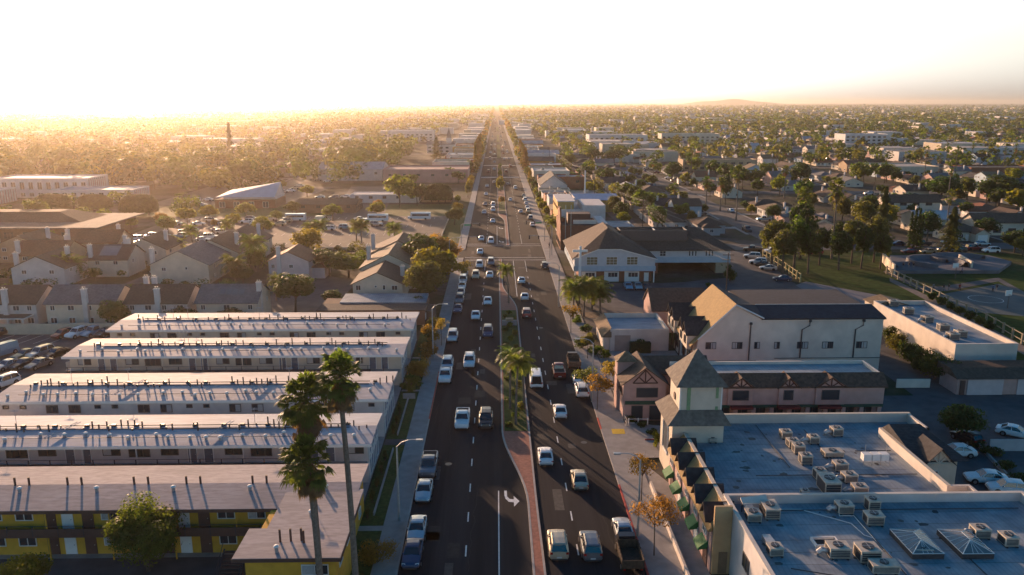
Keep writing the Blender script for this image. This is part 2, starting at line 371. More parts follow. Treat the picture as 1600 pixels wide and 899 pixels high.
# median
def median(name, left, right, y0, y1):
    """left, right: functions of y"""
    n = max(2, int((y1 - y0) / 2)); ys = [y0 + (y1 - y0) * i / n for i in range(n + 1)]
    k = MB(); p = MB()
    for a, b_ in zip(ys, ys[1:]):
        for fn, s in ((left, 1), (right, -1)):
            x0, x1 = fn(a), fn(b_)
            vs = [(x0, a, 0), (x1, b_, 0), (x1 + s * .22, b_, 0), (x0 + s * .22, a, 0), (x0, a, .17), (x1, b_, .17), (x1 + s * .22, b_, .17), (x0 + s * .22, a, .17)]
            k.add(vs, [(0, 1, 5, 4), (4, 5, 6, 7), (2, 3, 7, 6)], KERB)
        p.add([(left(a) + .22, a, .155), (right(a) - .22, a, .155), (right(b_) - .22, b_, .155), (left(b_) + .22, b_, .155)], [(0, 1, 2, 3)], PAVER)
    k.box(left(y0) + .2, right(y0) - .2, y0 - .02, y0 + .2, 0, .17, KERB); k.box(left(y1) + .2, right(y1) - .2, y1 - .2, y1 + .02, 0, .17, KERB)
    k.build(name + '_kerb', kind='structure'); p.build(name, kind='structure')
def sm(a, b_, t): t = max(0, min(1, t)); t = t * t * (3 - 2 * t); return a + (b_ - a) * t
median('median', lambda y: sm(3.25, .55, (y - 80) / 20), lambda y: sm(4.35, 1.45, (y - 164) / 24) + sm(.15, 0, (y - 64) / 20), -40, CY0 - 3)
median('median', lambda y: sm(2.9, .5, (y - 292) / 24), lambda y: 4.0, CY1 - 1, 560)
gr = MB(); gr.sheet([(.95, 99.5), (4.0, 99.5), (4.0, 163), (.95, 163)], .19, GRASS); gr.build('median_grass', kind='structure')
gr = MB(); gr.sheet([(.9, 316), (3.6, 316), (3.6, 372), (.9, 372)], .19, GRASS); gr.build('median_grass', kind='structure')
gr = MB(); gr.sheet([(.9, 400), (3.6, 400), (3.6, 550), (.9, 550)], .19, GRASS); gr.build('median_grass', kind='structure')
mm = MB()
for y in (640, 900, 1250): mm.box(.6, 3.9, y, y + 200, 0, .2, GRASS)
mm.build('far_median', kind='structure')
# markings
pm = MB(); z = .03
def dashes(x, y0, y1, per=6.6, ln=2.0):
    y = y0
    while y < y1: pm.sheet([(x - .07, y), (x + .07, y), (x + .07, y + ln), (x - .07, y + ln)], z, PAINT); y += per
def line(x, y0, y1, w_=.12): pm.sheet([(x - w_ / 2, y0), (x + w_ / 2, y0), (x + w_ / 2, y1), (x - w_ / 2, y1)], z, PAINT)
def hline(x0, x1, y, w_=.4): pm.sheet([(x0, y), (x1, y), (x1, y + w_), (x0, y + w_)], z, PAINT)
dashes(-3.15, 30, CY0 - 22); dashes(7.85, 30, CY0 - 24)
dashes(-3.15, CY1 + 20, 900); dashes(7.85, CY1 + 24, 900)
line(.1, 45, 83); line(-3.15, CY0 - 18, CY0 - 5); line(4.6, 176, CY0 - 5, .14); line(7.85, CY0 - 20, CY0 - 5)
line(.15, CY1 + 1, 282); line(-3.15, CY1 + 2, CY1 + 16); line(7.85, CY1 + 2, CY1 + 20)
for yy in (CY0 - 4.2, CY0 - .6, CY1 - 1.6, CY1 + 1.6): hline(XL + .4 if yy < CY0 else XL + .3, XR - .3, yy, .32)
for y in (640, 470, 560): hline(XL + .5, XR - .5, y, 3)
# turn arrow (left turn bay)
def arrow(cx, cy, s=1.0, flip=1):
    P = [(-.75, 1.5), (-.45, 1.5), (-.42, .75), (-.15, .42), (.35, .35), (.35, .8), (1.0, .12), (.35, -.55), (.35, -.02), (-.25, .05), (-.62, .45), (-.75, .9)]
    P = [(cx + a * s * flip, cy + b_ * s * 1.9) for a, b_ in P]
    pm.add([(a, b_, z) for a, b_ in P], [(0, 1, 2, 11), (11, 2, 3, 10), (10, 3, 4, 9), (9, 4, 8), (5, 6, 7, 8, 4)], PAINT)
arrow(1.45, 80.3, .95); arrow(1.5, 276, 1); arrow(1.5, 248, 1)
pm.build('lane_markings', kind='structure')
rp = MB(); q_ = random.Random(4)      # utility cuts and crack sealing in the asphalt
PATCH = mat('asphalt_patch', (.022, .022, .025), .85, .25, 2); PATCH2 = mat('pale_asphalt_patch', (.058, .056, .056), .88, .25, 2)
for i in range(46):
    x, y = q_.uniform(XL + 1, XR - 3), 50 + 190 * q_.random() ** 1.2
    if -.2 < x + .5 < 5.6: x = q_.choice((-7.5, -4.6, 6.2, 10.2))
    w_, l_ = q_.uniform(.5, 1.9), q_.uniform(1.0, 6); rp.sheet([(x, y), (x + w_, y), (x + w_, y + l_), (x, y + l_)], .0245, PATCH if q_.random() < .6 else PATCH2)
for i in range(60):
    x, y = q_.uniform(XL + .5, XR - .5), 48 + 190 * q_.random() ** 1.3
    if -.2 < x < 6: continue
    for k in range(9):
        x2, y2 = x + q_.uniform(-.22, .22), y + q_.uniform(.5, 1.3); rp.sheet([(x - .035, y), (x + .035, y), (x2 + .035, y2), (x2 - .035, y2)], .0265, PATCH); x, y = x2, y2
rp.build('road_repairs', kind='structure')
mh = MB()
for (x, y) in ((11.2, 96), (5.6, 62), (-6, 90), (8.6, 150)):
    mh.add([(x + .42 * math.cos(k * PI / 6), y + .42 * math.sin(k * PI / 6), .026) for k in range(12)], [tuple(range(12))], METAL_D)
mh.build('manhole_covers', kind='structure')
# ---------------------------------------------------------------- vehicles
def carpaint(name, col, metal=.25):
    m = mat('paint_' + name, col, .28, .06, 4, metal=metal, spec=.5); return m
PAINTS = {'white': carpaint('white', (.70, .70, .70), 0), 'silver': carpaint('silver', (.42, .43, .45), .6), 'grey': carpaint('grey', (.16, .17, .19), .5),
          'black': carpaint('black', (.018, .018, .022)), 'dark blue': carpaint('blue', (.03, .05, .11)), 'dark red': carpaint('red', (.20, .02, .022)),
          'beige': carpaint('beige', (.45, .38, .28), .4), 'light blue': carpaint('light_blue', (.20, .36, .46), .3), 'dark green': carpaint('green', (.02, .09, .08)),
          'brown': carpaint('brown', (.12, .07, .045), .3)}
C_BODY = PAINTS['white']
C_GLASS = mat('car_glass', (.02, .025, .03), .06, 0, spec=.9)
C_HEAD = mat('headlight_lens', (.75, .75, .72), .12, 0, spec=.9); C_TAIL = mat('tail_light_lens', (.35, .015, .012), .2, 0, spec=.8)
C_TYRE = BLACK; C_RIM = mat('wheel_rim', (.35, .35, .36), .35, .1, 8, metal=.8); C_PLATE = mat('number_plate', (.6, .6, .58), .5, 0)
def loft(mb, sections, m, close=True):
    """sections: list of rings (same count) of 3D points"""
    n = len(sections[0]); vs = [p for s in sections for p in s]; fs = []
    for i in range(len(sections) - 1):
        for k in range(n): fs.append((i * n + k, i * n + (k + 1) % n, (i + 1) * n + (k + 1) % n, (i + 1) * n + k))
    if close: fs += [tuple(range(n)), tuple(range((len(sections) - 1) * n, len(sections) * n))]
    mb.add(vs, fs, m)
KINDS = {
 # length, width, profile [(y, belt z, half width factor)], greenhouse (y front base, y front top, y rear top, y rear base, roof z)
 'sedan': dict(L=4.6, W=1.8, prof=[(2.3, .50, .72), (2.22, .66, .86), (1.9, .76, .96), (1.2, .88, 1), (.75, .94, 1), (-1.2, .97, 1), (-1.75, .98, .98), (-2.15, .93, .92), (-2.28, .72, .86), (-2.3, .5, .8)], gh=(.95, .15, -.95, -1.75, 1.42)),
 'hatch': dict(L=4.1, W=1.75, prof=[(2.05, .5, .74), (1.95, .70, .88), (1.6, .82, .97), (1.0, .92, 1), (.6, .97, 1), (-1.5, 1.0, 1), (-1.95, .98, .93), (-2.05, .55, .84)], gh=(.95, .25, -1.45, -1.92, 1.50)),
 'suv': dict(L=4.75, W=1.92, prof=[(2.37, .58, .78), (2.28, .86, .9), (1.9, .98, .97), (1.1, 1.06, 1), (.8, 1.08, 1), (-1.9, 1.1, 1), (-2.28, 1.08, .95), (-2.37, .62, .88)], gh=(1.0, .35, -1.95, -2.25, 1.74)),
 'pickup': dict(L=5.5, W=1.98, prof=[(2.75, .62, .82), (2.66, .95, .92), (2.2, 1.04, .98), (1.4, 1.1, 1), (1.1, 1.12, 1), (-.55, 1.12, 1), (-2.7, 1.12, 1), (-2.75, .6, .96)], gh=(1.3, .75, -.45, -.62, 1.8)),
 'van': dict(L=5.3, W=2.0, prof=[(2.65, .6, .8), (2.55, .9, .92), (2.2, 1.1, .97), (1.75, 1.15, 1), (-2.5, 1.15, 1), (-2.65, .6, .96)], gh=(2.0, 1.35, -2.45, -2.6, 2.15)),
}
def make_vehicle(kind, tiny=False):
    K = KINDS[kind]; hw = K['W'] / 2; b0 = .24
    body = MB(); secs = []
    for (y, zb, wf) in K['prof']:
        w_ = hw * wf; zl = b0 + (0.12 if abs(y) > K['L'] / 2 - .12 else 0)
        half = [(w_ * .90, zl), (w_, zl + .16), (w_ * 1.0, (zl + zb) / 2 + .05), (w_ * .97, zb - .05), (w_ * .86, zb), (0, zb + .035)]
        ring = [(x, y, z) for x, z in half] + [(-x, y, z) for x, z in half[-2::-1]]
        secs.append(ring)
    loft(body, secs, C_BODY)
    y0, y1, y2, y3, zr = K['gh']
    def zb_at(y):
        P = K['prof']
        for a, b_ in zip(P, P[1:]):
            if a[0] >= y >= b_[0]: t = (a[0] - y) / max(1e-6, a[0] - b_[0]); return a[1] + (b_[1] - a[1]) * t
        return P[-1][1]
    wb = hw * .88; wt = hw * .70; zf, zk = zb_at(y0) - .02, zb_at(y3) - .02
    g = MB()
    A = [(-wb, y0, zf), (wb, y0, zf), (wb, y3, zk), (-wb, y3, zk)]; B = [(-wt, y1, zr - .03), (wt, y1, zr - .03), (wt, y2, zr - .03), (-wt, y2, zr - .03)]
    g.add(A + B, [(0, 1, 5, 4), (1, 2, 6, 5), (2, 3, 7, 6), (3, 0, 4, 7), (4, 5, 6, 7)], C_GLASS)
    # roof skin and pillars in body paint
    e = .035
    rs = []
    for (y, z_, s) in ((y1 + .06, zr - .05, .96), (y1 - .12, zr, 1.0), ((y1 + y2) / 2, zr + .035, 1.0), (y2 + .12, zr, 1.0), (y2 - .06, zr - .05, .96)):
        rs.append([(wt * s + e, y, z_ - .03), (wt * s * .9, y, z_ + .02), (0, y, z_ + .04), (-wt * s * .9, y, z_ + .02), (-wt * s - e, y, z_ - .03), (0, y, z_ - .06)])
    loft(body, rs, C_BODY)
    def pil(a, b_, w_=.05):
        body.tube([a, b_], w_, C_BODY, 4)
    for s in (-1, 1):
        pil((s * wb, y0, zf), (s * (wt + .01), y1, zr - .03)); pil((s * wb, y3, zk), (s * (wt + .01), y2, zr - .03), .07 if kind != 'van' else .1)
        if y1 - y2 > .9:
            ym = (y1 + y2) / 2 - .05; pil((s * (wb + .005), ym, zb_at(ym)), (s * (wt + .01), ym - .05, zr - .03), .04)
        body.box(s * (wb + .02) - .1 * (s < 0), s * (wb + .02) + .1 * (s > 0), y0 - .42, y0 - .28, zf + .02, zf + .16, C_BODY)   # mirrors
    if kind == 'van':
        for s in (-1, 1):
            x = s * (wb + wt) / 2; body.add([(s * (wb + .015), .9, 1.15), (s * (wb + .015), y3 + .02, 1.15), (s * (wt + .02), y2, zr - .06), (s * (wt + .02), .75, zr - .06)], [(0, 1, 2, 3)], C_BODY)
    if kind == 'pickup':
        bx = mat('truck_bed_liner', (.03, .03, .03), .8, .2, 5)
        body.box(-hw * .78, hw * .78, -2.6, -.75, 1.135, 1.17, bx)
        for s in (-1, 1): body.box(s * hw * .86 - .06, s * hw * .86 + .06, -2.68, -.7, 1.1, 1.24, C_BODY)
        body.box(-hw * .86, hw * .86, -2.74, -2.64, 1.1, 1.24, C_BODY)
    # bumpers, sills, grille
    L2 = K['L'] / 2
    body.box(-hw * .72, hw * .72, L2 - .02, L2 + .015, .30, .44, METAL_D); body.box(-hw * .74, hw * .74, -L2 - .02, -L2 + .02, .28, .42, METAL_D)
    body.box(-hw * .5, hw * .5, L2 - .10, L2 - .03, .5, .62, METAL_D)
    if kind == 'suv':
        for s in (-1, 1): body.box(s * wt * .85 - .02, s * wt * .85 + .02, y2 + .25, y1 - .25, zr + .03, zr + .09, METAL_D)
    wy = (L2 - .85, -L2 + .95); wr = .36 if kind in ('suv', 'pickup', 'van') else .32
    for y in wy:
        for s in (-1, 1):
            c = s * hw * 1.0
            body.tube([(c - s * .16, y, wr), (c + s * .006, y, wr)], wr + .07, BLACK, 12)
    lights = {}
    for s in (-1, 1):
        h = MB(); h.add([(s * hw * .50, L2 - .04, .60), (s * hw * .88, L2 - .15, .62), (s * hw * .90, L2 - .34, .75), (s * hw * .52, L2 - .22, .76)], [(0, 1, 2, 3)], C_HEAD)
        if kind in ('suv', 'pickup', 'van'): h.v = [(x, y + .05, z + .15) for x, y, z in h.v]
        zt = K['prof'][-2][1]; t = MB(); t.box(s * hw * .80 - .13, s * hw * .80 + .13, -L2 - .03 + (.08 if kind == 'sedan' else 0), -L2 + .12, zt - .2 if kind != 'sedan' else .68, zt - .02 if kind != 'sedan' else .84, C_TAIL)
        lights[s] = (h, t)
    if tiny:
        allm = body
        for src in [g] + [x for s in (-1, 1) for x in lights[s]]:
            for f, k in zip(src.f, src.m): allm.add([src.v[i] for i in f], [tuple(range(len(f)))], src.mats[k])
        return allm.mesh(kind)
    wm = MB(); wm.tube([(-.11, 0, 0), (.11, 0, 0)], wr, C_TYRE, 14)
    rm = MB(); rm.tube([(-.125, 0, 0), (.125, 0, 0)], wr * .62, C_RIM, 10)
    pl = MB(); pl.box(-.24, .24, -L2 - .035, -L2 - .015, .5, .64, C_PLATE)
    return dict(body=body.mesh('body'), glass=g.mesh('windows'), head=[lights[s][0].mesh('headlight') for s in (-1, 1)], tail=[lights[s][1].mesh('tail_light') for s in (-1, 1)],
                wheel=wm.mesh('wheel'), rim=rm.mesh('rim'), plate=pl.mesh('number_plate'), wpos=[(s * hw * .93, y, wr) for s in (-1, 1) for y in wy])
VEH = {k: make_vehicle(k) for k in KINDS}; VEHT = {k: make_vehicle(k, True) for k in KINDS}
for d in VEH.values(): 
    for p in d['body'].polygons: p.use_smooth = False
NAME = {'sedan': 'sedan_car', 'hatch': 'hatchback_car', 'suv': 'suv_car', 'pickup': 'pickup_truck', 'van': 'van'}
CATV = {'sedan': 'car', 'hatch': 'car', 'suv': 'car', 'pickup': 'pickup', 'van': 'van'}
NCARS = [0]
def vehicle(kind, colour, x, y, rz, label, group=None, z=.02, tiny=None):
    d = math.hypot(x, y)
    if tiny is None: tiny = d > 215
    NCARS[0] += 1; p = PAINTS[colour]
    if tiny:
        o = inst(NAME[kind], VEHT[kind], None, (x, y, z), rz, [p]); return tag(o, label, CATV[kind], group)
    V = VEH[kind]; r = root(NAME[kind], (x, y, z), label, CATV[kind], group, rz)
    inst('body', V['body'], r, mats=[p]); inst('windows', V['glass'], r)
    if d < 215:
        for m in V['head']: inst('headlight', m, r)
        for m in V['tail']: inst('tail_light', m, r)
        inst('number_plate', V['plate'], r)
        for q in V['wpos']:
            w_ = inst('wheel', V['wheel'], r, q); inst('rim', V['rim'], w_)
    return r
KW = {'sedan': 'sedan', 'hatch': 'hatchback', 'suv': 'SUV', 'pickup': 'pickup', 'van': 'van'}
# --- traffic coming towards the viewer (left carriageway)
inn = [('suv', 'black', 759, 668), ('suv', 'dark blue', 762, 527), ('sedan', 'white', 762, 477), ('sedan', 'white', 765, 435), ('suv', 'grey', 767, 415), ('suv', 'white', 767, 381), ('sedan', 'white', 769, 349),
       ('suv', 'white', 768, 331), ('suv', 'silver', 770, 323), ('sedan', 'grey', 769, 287), ('sedan', 'white', 770, 266), ('sedan', 'silver', 771, 255), ('suv', 'white', 771, 244), ('sedan', 'silver', 772, 234)]
out = [('pickup', 'white', 722, 667), ('suv', 'white', 733, 574), ('sedan', 'white', 743, 500), ('suv', 'beige', 743, 436), ('suv', 'white', 749, 419), ('sedan', 'white', 750, 398), ('sedan', 'white', 750, 377),
       ('sedan', 'silver', 751, 335), ('sedan', 'grey', 756, 322), ('sedan', 'white', 760, 306), ('sedan', 'silver', 759, 293), ('suv', 'dark red', 759, 270), ('sedan', 'white', 763, 250), ('suv', 'white', 766, 240), ('sedan', 'white', 768, 228)]
def traffic(lst, xs, rz, lane, grp, ahead):
    for i, (k, c, px, py) in enumerate(lst):
        X, Y = G(px, py)
        X = xs if Y > 250 else X
        t = f'{c} {KW[k]} {ahead} in the {lane}, {nth(i)} from the camera'
        vehicle(k, c, X, Y + (1.5 if rz == 0 else 1.2), rz, t, grp)
traffic(inn, -1.4, PI, 'inner left lane', 'cars driving towards the camera', 'oncoming')
traffic(out, -4.9, PI, 'outer left lane', 'cars driving towards the camera', 'oncoming')
rin = [('suv', 'beige', 873, 872), ('sedan', 'white', 853, 727), ('van', 'white', 838, 605), ('suv', 'dark red', 823, 497), ('sedan', 'white', 820, 470), ('sedan', 'white', 815, 444), ('sedan', 'white', 795, 315),
       ('sedan', 'grey', 797, 290), ('suv', 'dark red', 789, 270), ('sedan', 'white', 787, 250), ('sedan', 'silver', 784, 236)]
rout = [('suv', 'grey', 925, 874), ('sedan', 'beige', 907, 765), ('sedan', 'white', 876, 654), ('pickup', 'dark red', 874, 590), ('sedan', 'silver', 810, 334), ('suv', 'white', 804, 296), ('suv', 'dark red', 801, 262), ('sedan', 'dark red', 795, 259), ('sedan', 'white', 790, 240)]
traffic(rin, 6.1, 0, 'inner right lane', 'cars driving away from the camera', 'heading away')
traffic(rout, 9.6, 0, 'outer right lane', 'cars driving away from the camera', 'heading away')
parkL = [('sedan', 'dark blue', 643, 888), ('sedan', 'silver', 653, 848), ('sedan', 'silver', 663, 785), ('pickup', 'grey', 669, 744), ('pickup', 'white', 694, 598), ('suv', 'light blue', 697, 581), ('suv', 'silver', 706, 535),
         ('sedan', 'dark blue', 715, 490), ('suv', 'grey', 717, 475), ('sedan', 'silver', 718, 463), ('sedan', 'white', 720, 453), ('suv', 'silver', 721, 444), ('suv', 'grey', 723, 434)]
for i, (k, c, px, py) in enumerate(parkL):
    X, Y = G(px, py)
    vehicle(k, c, XL + 1.15, Y + 1.6, PI, f'{c} {KW[k]} parked at the left kerb, {nth(i)} of that line from the camera', 'cars parked along the left kerb')
parkR = [('sedan', 'silver', 974, 850), ('suv', 'white', 907, 622), ('sedan', 'white', 903, 603), ('suv', 'black', 852, 421), ('sedan', 'white', 831, 355), ('suv', 'grey', 827, 344), ('suv', 'beige', 825, 333), ('sedan', 'white', 822, 327),
         ('sedan', 'white', 821, 321), ('suv', 'silver', 820, 315), ('sedan', 'beige', 819, 309)]
for i, (k, c, px, py) in enumerate(parkR):
    X, Y = G(px, py)
    vehicle(k, c, XR - 1.15, Y + 1.8, 0, f'{c} {KW[k]} parked at the right kerb, {nth(i)} of that line from the camera', 'cars parked along the right kerb')
# dark truck with an open wooden bed, and the brown box trailer
def box_truck(x, y, label, cargo, c):
    r = root('flatbed_truck', (x, y, .02), label, 'truck')
    b = MB(); b.box(-.95, .95, 1.0, 2.7, .45, 1.1, c); b.add([(-.92, 2.3, 1.1), (.92, 2.3, 1.1), (.92, 1.0, 1.1), (-.92, 1.0, 1.1), (-.8, 1.9, 1.95), (.8, 1.9, 1.95), (.8, 1.05, 1.95), (-.8, 1.05, 1.95)], [(4, 5, 6, 7), (1, 2, 6, 5), (3, 0, 4, 7), (2, 3, 7, 6)], c)
    b.build('cab', r)
    g = MB(); g.add([(-.85, 2.28, 1.15), (.85, 2.28, 1.15), (.76, 1.93, 1.88), (-.76, 1.93, 1.88)], [(0, 1, 2, 3)], C_GLASS); g.box(-.7, .7, .985, .998, 1.25, 1.8, C_GLASS); g.build('windows', r)
    t = MB(); t.box(-1.0, 1.0, -2.6, .9, .75, .85, cargo)
    for s in (-1, 1): t.box(s * 1.0 - .04, s * 1.0 + .04, -2.6, .9, .85, 1.65, cargo)
    t.box(-.96, .96, .84, .9, .85, 1.75, cargo); t.box(-.96, .96, -2.62, -2.56, .85, 1.6, cargo)
    for i in range(6):
        for s in (-1, 1): t.box(s * 1.05 - .02, s * 1.05 + .02, -2.5 + i * .65, -2.42 + i * .65, .8, 1.7, cargo)
    t.build('cargo_bed', r)
    for s in (-1, 1):
        for yy in (1.9, -1.6):
            w_ = inst('wheel', VEH['pickup']['wheel'], r, (s * .88, yy, .36)); inst('rim', VEH['pickup']['rim'], w_)
        tl = MB(); tl.box(s * .8 - .1, s * .8 + .1, -2.66, -2.63, .6, .72, C_TAIL); tl.build('tail_light', r)
    return r
X, Y = G(988, 890); box_truck(XR - 1.35, Y + 1.5, 'dark stake-bed truck with empty open bed, parked at the right kerb nearest the camera', mat('dark_wood', (.07, .05, .035), .85, .3, 4), PAINTS['black'])
X, Y = G(899, 577); box_truck(XR - 1.2, Y + 1.5, 'brown stake-bed truck parked at the right kerb beyond the two white cars', mat('brown_wood', (.19, .11, .07), .85, .3, 4), PAINTS['brown'])
def bus(x, y, rz, label, L=8.5):
    r = root('minibus', (x, y, .02), label, 'minibus', 'white minibuses in the big car park', rz)
    b = MB(); loft(b, [[(s * 1.1 * wf, yy, zz) for s, zz in ((1, .35), (1, 1.6), (.96, 2.6), (.8, 2.78), (-.8, 2.78), (-.96, 2.6), (-1, 1.6), (-1, .35))] for yy, wf in ((-L / 2, .96), (-L / 2 + .15, 1), (L / 2 - 1.4, 1), (L / 2 - 1.1, .97))], PAINTS['white'])
    b.box(-.95, .95, L / 2 - 1.1, L / 2, .4, 1.25, PAINTS['white']); b.build('body', r)
    g = MB()
    for s in (-1, 1): g.box(s * 1.11 - .02, s * 1.11 + .02, -L / 2 + .6, L / 2 - 1.6, 1.5, 2.2, C_GLASS)
    g.box(-.95, .95, L / 2 - 1.12, L / 2 - 1.02, 1.3, 2.3, C_GLASS); g.build('windows', r)
    for s in (-1, 1):
        for yy in (L / 2 - 1.2, -L / 2 + 1.9): inst('wheel', VEH['van']['wheel'], r, (s * 1.0, yy, .38), sc=(1.1, 1.1, 1.1))
for (px, py, t) in ((655, 344, 'white minibus parked alone near the road end of the big car park'), (588, 347, 'white minibus beside a white sedan in the middle of the big car park'), (459, 346, 'white minibus at the left end of the row in the big car park')):
    X, Y = G(px, py); bus(X, Y + 1, PI / 2, t)

fq = random.Random(9)
for side, lanes, rz, w0 in ((-1, (-1.4, -4.9), PI, 'oncoming, left half'), (1, (6.1, 9.6), 0, 'receding, right half')):
    y = 620.0; i = 0
    while y < 2600:
        k = fq.choice(('sedan', 'suv', 'sedan', 'van')); c = fq.choice(('white', 'silver', 'white', 'grey', 'dark red', 'black'))
        vehicle(k, c, fq.choice(lanes), y, rz, f'tiny {c} {KW[k]} {w0} of the far road, {nth(i)} there', 'tiny far cars on the main road', tiny=True); y += fq.uniform(18, 75) * (1 + y / 2600); i += 1
# ---------------------------------------------------------------- vegetation
def crown_mesh(name, rx, ry, rz, cz, leaf, m, nclump=18, nleaf=1500, size=.5, seed=1, cs=1.0):
    q = random.Random(seed); mb = MB(); cl = []
    for i in range(nclump):
        while True:
            u = Vector((q.uniform(-1, 1), q.uniform(-1, 1), q.uniform(-1, 1)))
            if .25 < u.length < 1: break
        u = u * (.62 / max(u.length, .45)) if q.random() < .6 else u * .8
        if u.z < -.55: u.z *= .6
        s = q.uniform(.26, .46) * cs
        cl.append((Vector((u.x * rx * .82, u.y * ry * .82, u.z * rz * .82)), s))
    cl.append((Vector((0, 0, 0)), .5 * cs))
    vs = []; fs = []
    for i in range(nleaf):
        c, s = cl[q.randrange(len(cl))]
        d = Vector((q.gauss(0, 1), q.gauss(0, 1), q.gauss(0, 1) + .15)).normalized(); rr = q.uniform(.55, 1.06)
        p = c + Vector((d.x * rx * s * rr, d.y * ry * s * rr, d.z * rz * s * rr)) + Vector((0, 0, cz))
        n = (d + Vector((q.uniform(-.7, .7), q.uniform(-.7, .7), q.uniform(-.4, .8)))).normalized()
        a = n.cross(Vector((0, 0, 1)) if abs(n.z) < .9 else Vector((1, 0, 0))).normalized(); b_ = n.cross(a)
        t = q.uniform(0, 2 * PI); a, b_ = a * math.cos(t) + b_ * math.sin(t), b_ * math.cos(t) - a * math.sin(t)
        z = size * q.uniform(.6, 1.3); k = len(vs)
        vs += [tuple(p - a * z * .5), tuple(p + b_ * z * .32), tuple(p + a * z * .6), tuple(p - b_ * z * .32)]
        fs.append((k, k + 1, k + 2, k + 3))
    mb.add(vs, fs, leaf); return mb.mesh(name)
def trunk_mesh(name, h, r, spread, m, seed=1, limbs=5, lean=.3):
    q = random.Random(seed); mb = MB(); x = q.uniform(-lean, lean); y = q.uniform(-lean, lean)
    mb.tube([(0, 0, -.1), (x * .4, y * .4, h * .45), (x, y, h * .8)], [r, r * .78, r * .6], m, 7)
    for i in range(limbs):
        a = 2 * PI * i / limbs + q.uniform(-.4, .4); l = spread * q.uniform(.5, .8)
        mb.tube([(x * .8, y * .8, h * .68), (x + math.cos(a) * l * .5, y + math.sin(a) * l * .5, h * 1.0), (x + math.cos(a) * l, y + math.sin(a) * l, h * 1.25)], [r * .5, r * .34, r * .14], m, 5)
    return mb.mesh(name)
def tree_proto(name, H, rad, leafm, seed, nleaf, size, trunkh=None, rzf=None, nclump=18, r=.22, bark=BARK, group=None, flat=False):
    th = trunkh or H * .24; rz = (rzf or (H - th) / 2 * 1.08); cz = H - rz
    return dict(crown=crown_mesh('crown', rad, rad * random.Random(seed).uniform(.85, 1.1), rz, cz, leafm, None, nclump, nleaf, size, seed),
                trunk=trunk_mesh('trunk', max(th * 1.2, cz * .85), r, rad * .8, bark, seed))
def conifer_proto(H, rad, leafm, seed, nleaf, size, r=.25, low=.12):
    q = random.Random(seed); vs = []; fs = []
    for i in range(nleaf):
        t = q.random() ** .75; z = H * (low + (1 - low) * t); rr = rad * (1 - t) ** .8 * (.75 + .35 * math.sin(t * 40 + q.random())) + .12; a = q.uniform(0, 2 * PI); f = q.uniform(.5, 1.05) * (1 + .25 * math.sin(a * 3 + t * 20))
        p = Vector((math.cos(a) * rr * f, math.sin(a) * rr * f, z - rr * f * .25)); d = Vector((math.cos(a), math.sin(a), -.35 + q.uniform(-.3, .3)))
        s = d.cross(Vector((0, 0, 1))).normalized() * q.uniform(.3, .5) * size; l = d * size * q.uniform(.6, 1.1); k = len(vs)
        vs += [tuple(p - s), tuple(p + l * .5 - Vector((0, 0, .1))), tuple(p + s), tuple(p - l * .5 + Vector((0, 0, .1)))]; fs.append((k, k + 1, k + 2, k + 3))
    mb = MB(); mb.add(vs, fs, leafm); cm = mb.mesh('crown'); tb = MB(); tb.tube([(0, 0, -.1), (0, 0, H * .95)], [r, .05], BARK, 7)
    return dict(crown=cm, trunk=tb.mesh('trunk'))
def fan_palm_proto(H, rad, seed, nf=70, lean=(0, 0), skirt=1.0, r=.30, bright=False):
    q = random.Random(seed); top = Vector((lean[0], lean[1], H)); tb = MB(); pts = []; 
    for i in range(9):
        t = i / 8; pts.append((lean[0] * t * t, lean[1] * t * t, H * t - .1 * (i == 0)))
    tb.tube(pts, [r * (1.25 if i == 0 else 1 - .35 * i / 8) for i in range(9)], PALM_BARK, 9)
    live = MB(); dead = MB()
    def fan(mb, m, el, az, plen, frad):
        d = Vector((math.cos(az) * math.cos(el), math.sin(az) * math.cos(el), math.sin(el))); base = top + Vector((0, 0, q.uniform(-.5, .3)))
        c = base + d * plen - Vector((0, 0, .06 * plen)); side = d.cross(Vector((0, 0, 1))).normalized(); up = side.cross(d).normalized()
        mb.tube([tuple(base), tuple(c)], .03, m, 3, False)
        n = 11; droop = .35
        for j in range(n):
            a = (j / (n - 1) - .5) * 2.5; dd = (d * math.cos(a) + side * math.sin(a)).normalized(); L_ = frad * (1 - .18 * abs(a)) * q.uniform(.85, 1.1)
            w_ = side * math.cos(a) * .11 * frad - d * math.sin(a) * .11 * frad
            mid = c + dd * L_ * .55 + up * .06; end = c + dd * L_ - Vector((0, 0, droop * L_ * q.uniform(.4, 1.3)))
            k = [tuple(c), tuple(mid - w_), tuple(end), tuple(mid + w_)]; mb.add(k, [(0, 1, 2, 3)], m)
    for i in range(nf):
        t = i / nf; el = R(80) - t * R(125) + q.uniform(-.15, .15); fan(live, L_PALM, el, q.uniform(0, 2 * PI), rad * q.uniform(.5, .8), rad * q.uniform(.38, .52))
    for i in range(int(nf * .8 * skirt)):
        el = -R(48) - q.random() * R(38); fan(dead, L_DEAD, el, q.uniform(0, 2 * PI), rad * q.uniform(.3, .75) * (1 + .5 * skirt), rad * .34)
    return dict(crown=live.mesh('crown'), skirt=dead.mesh('dead_frond_skirt') if skirt else None, trunk=tb.mesh('trunk'))
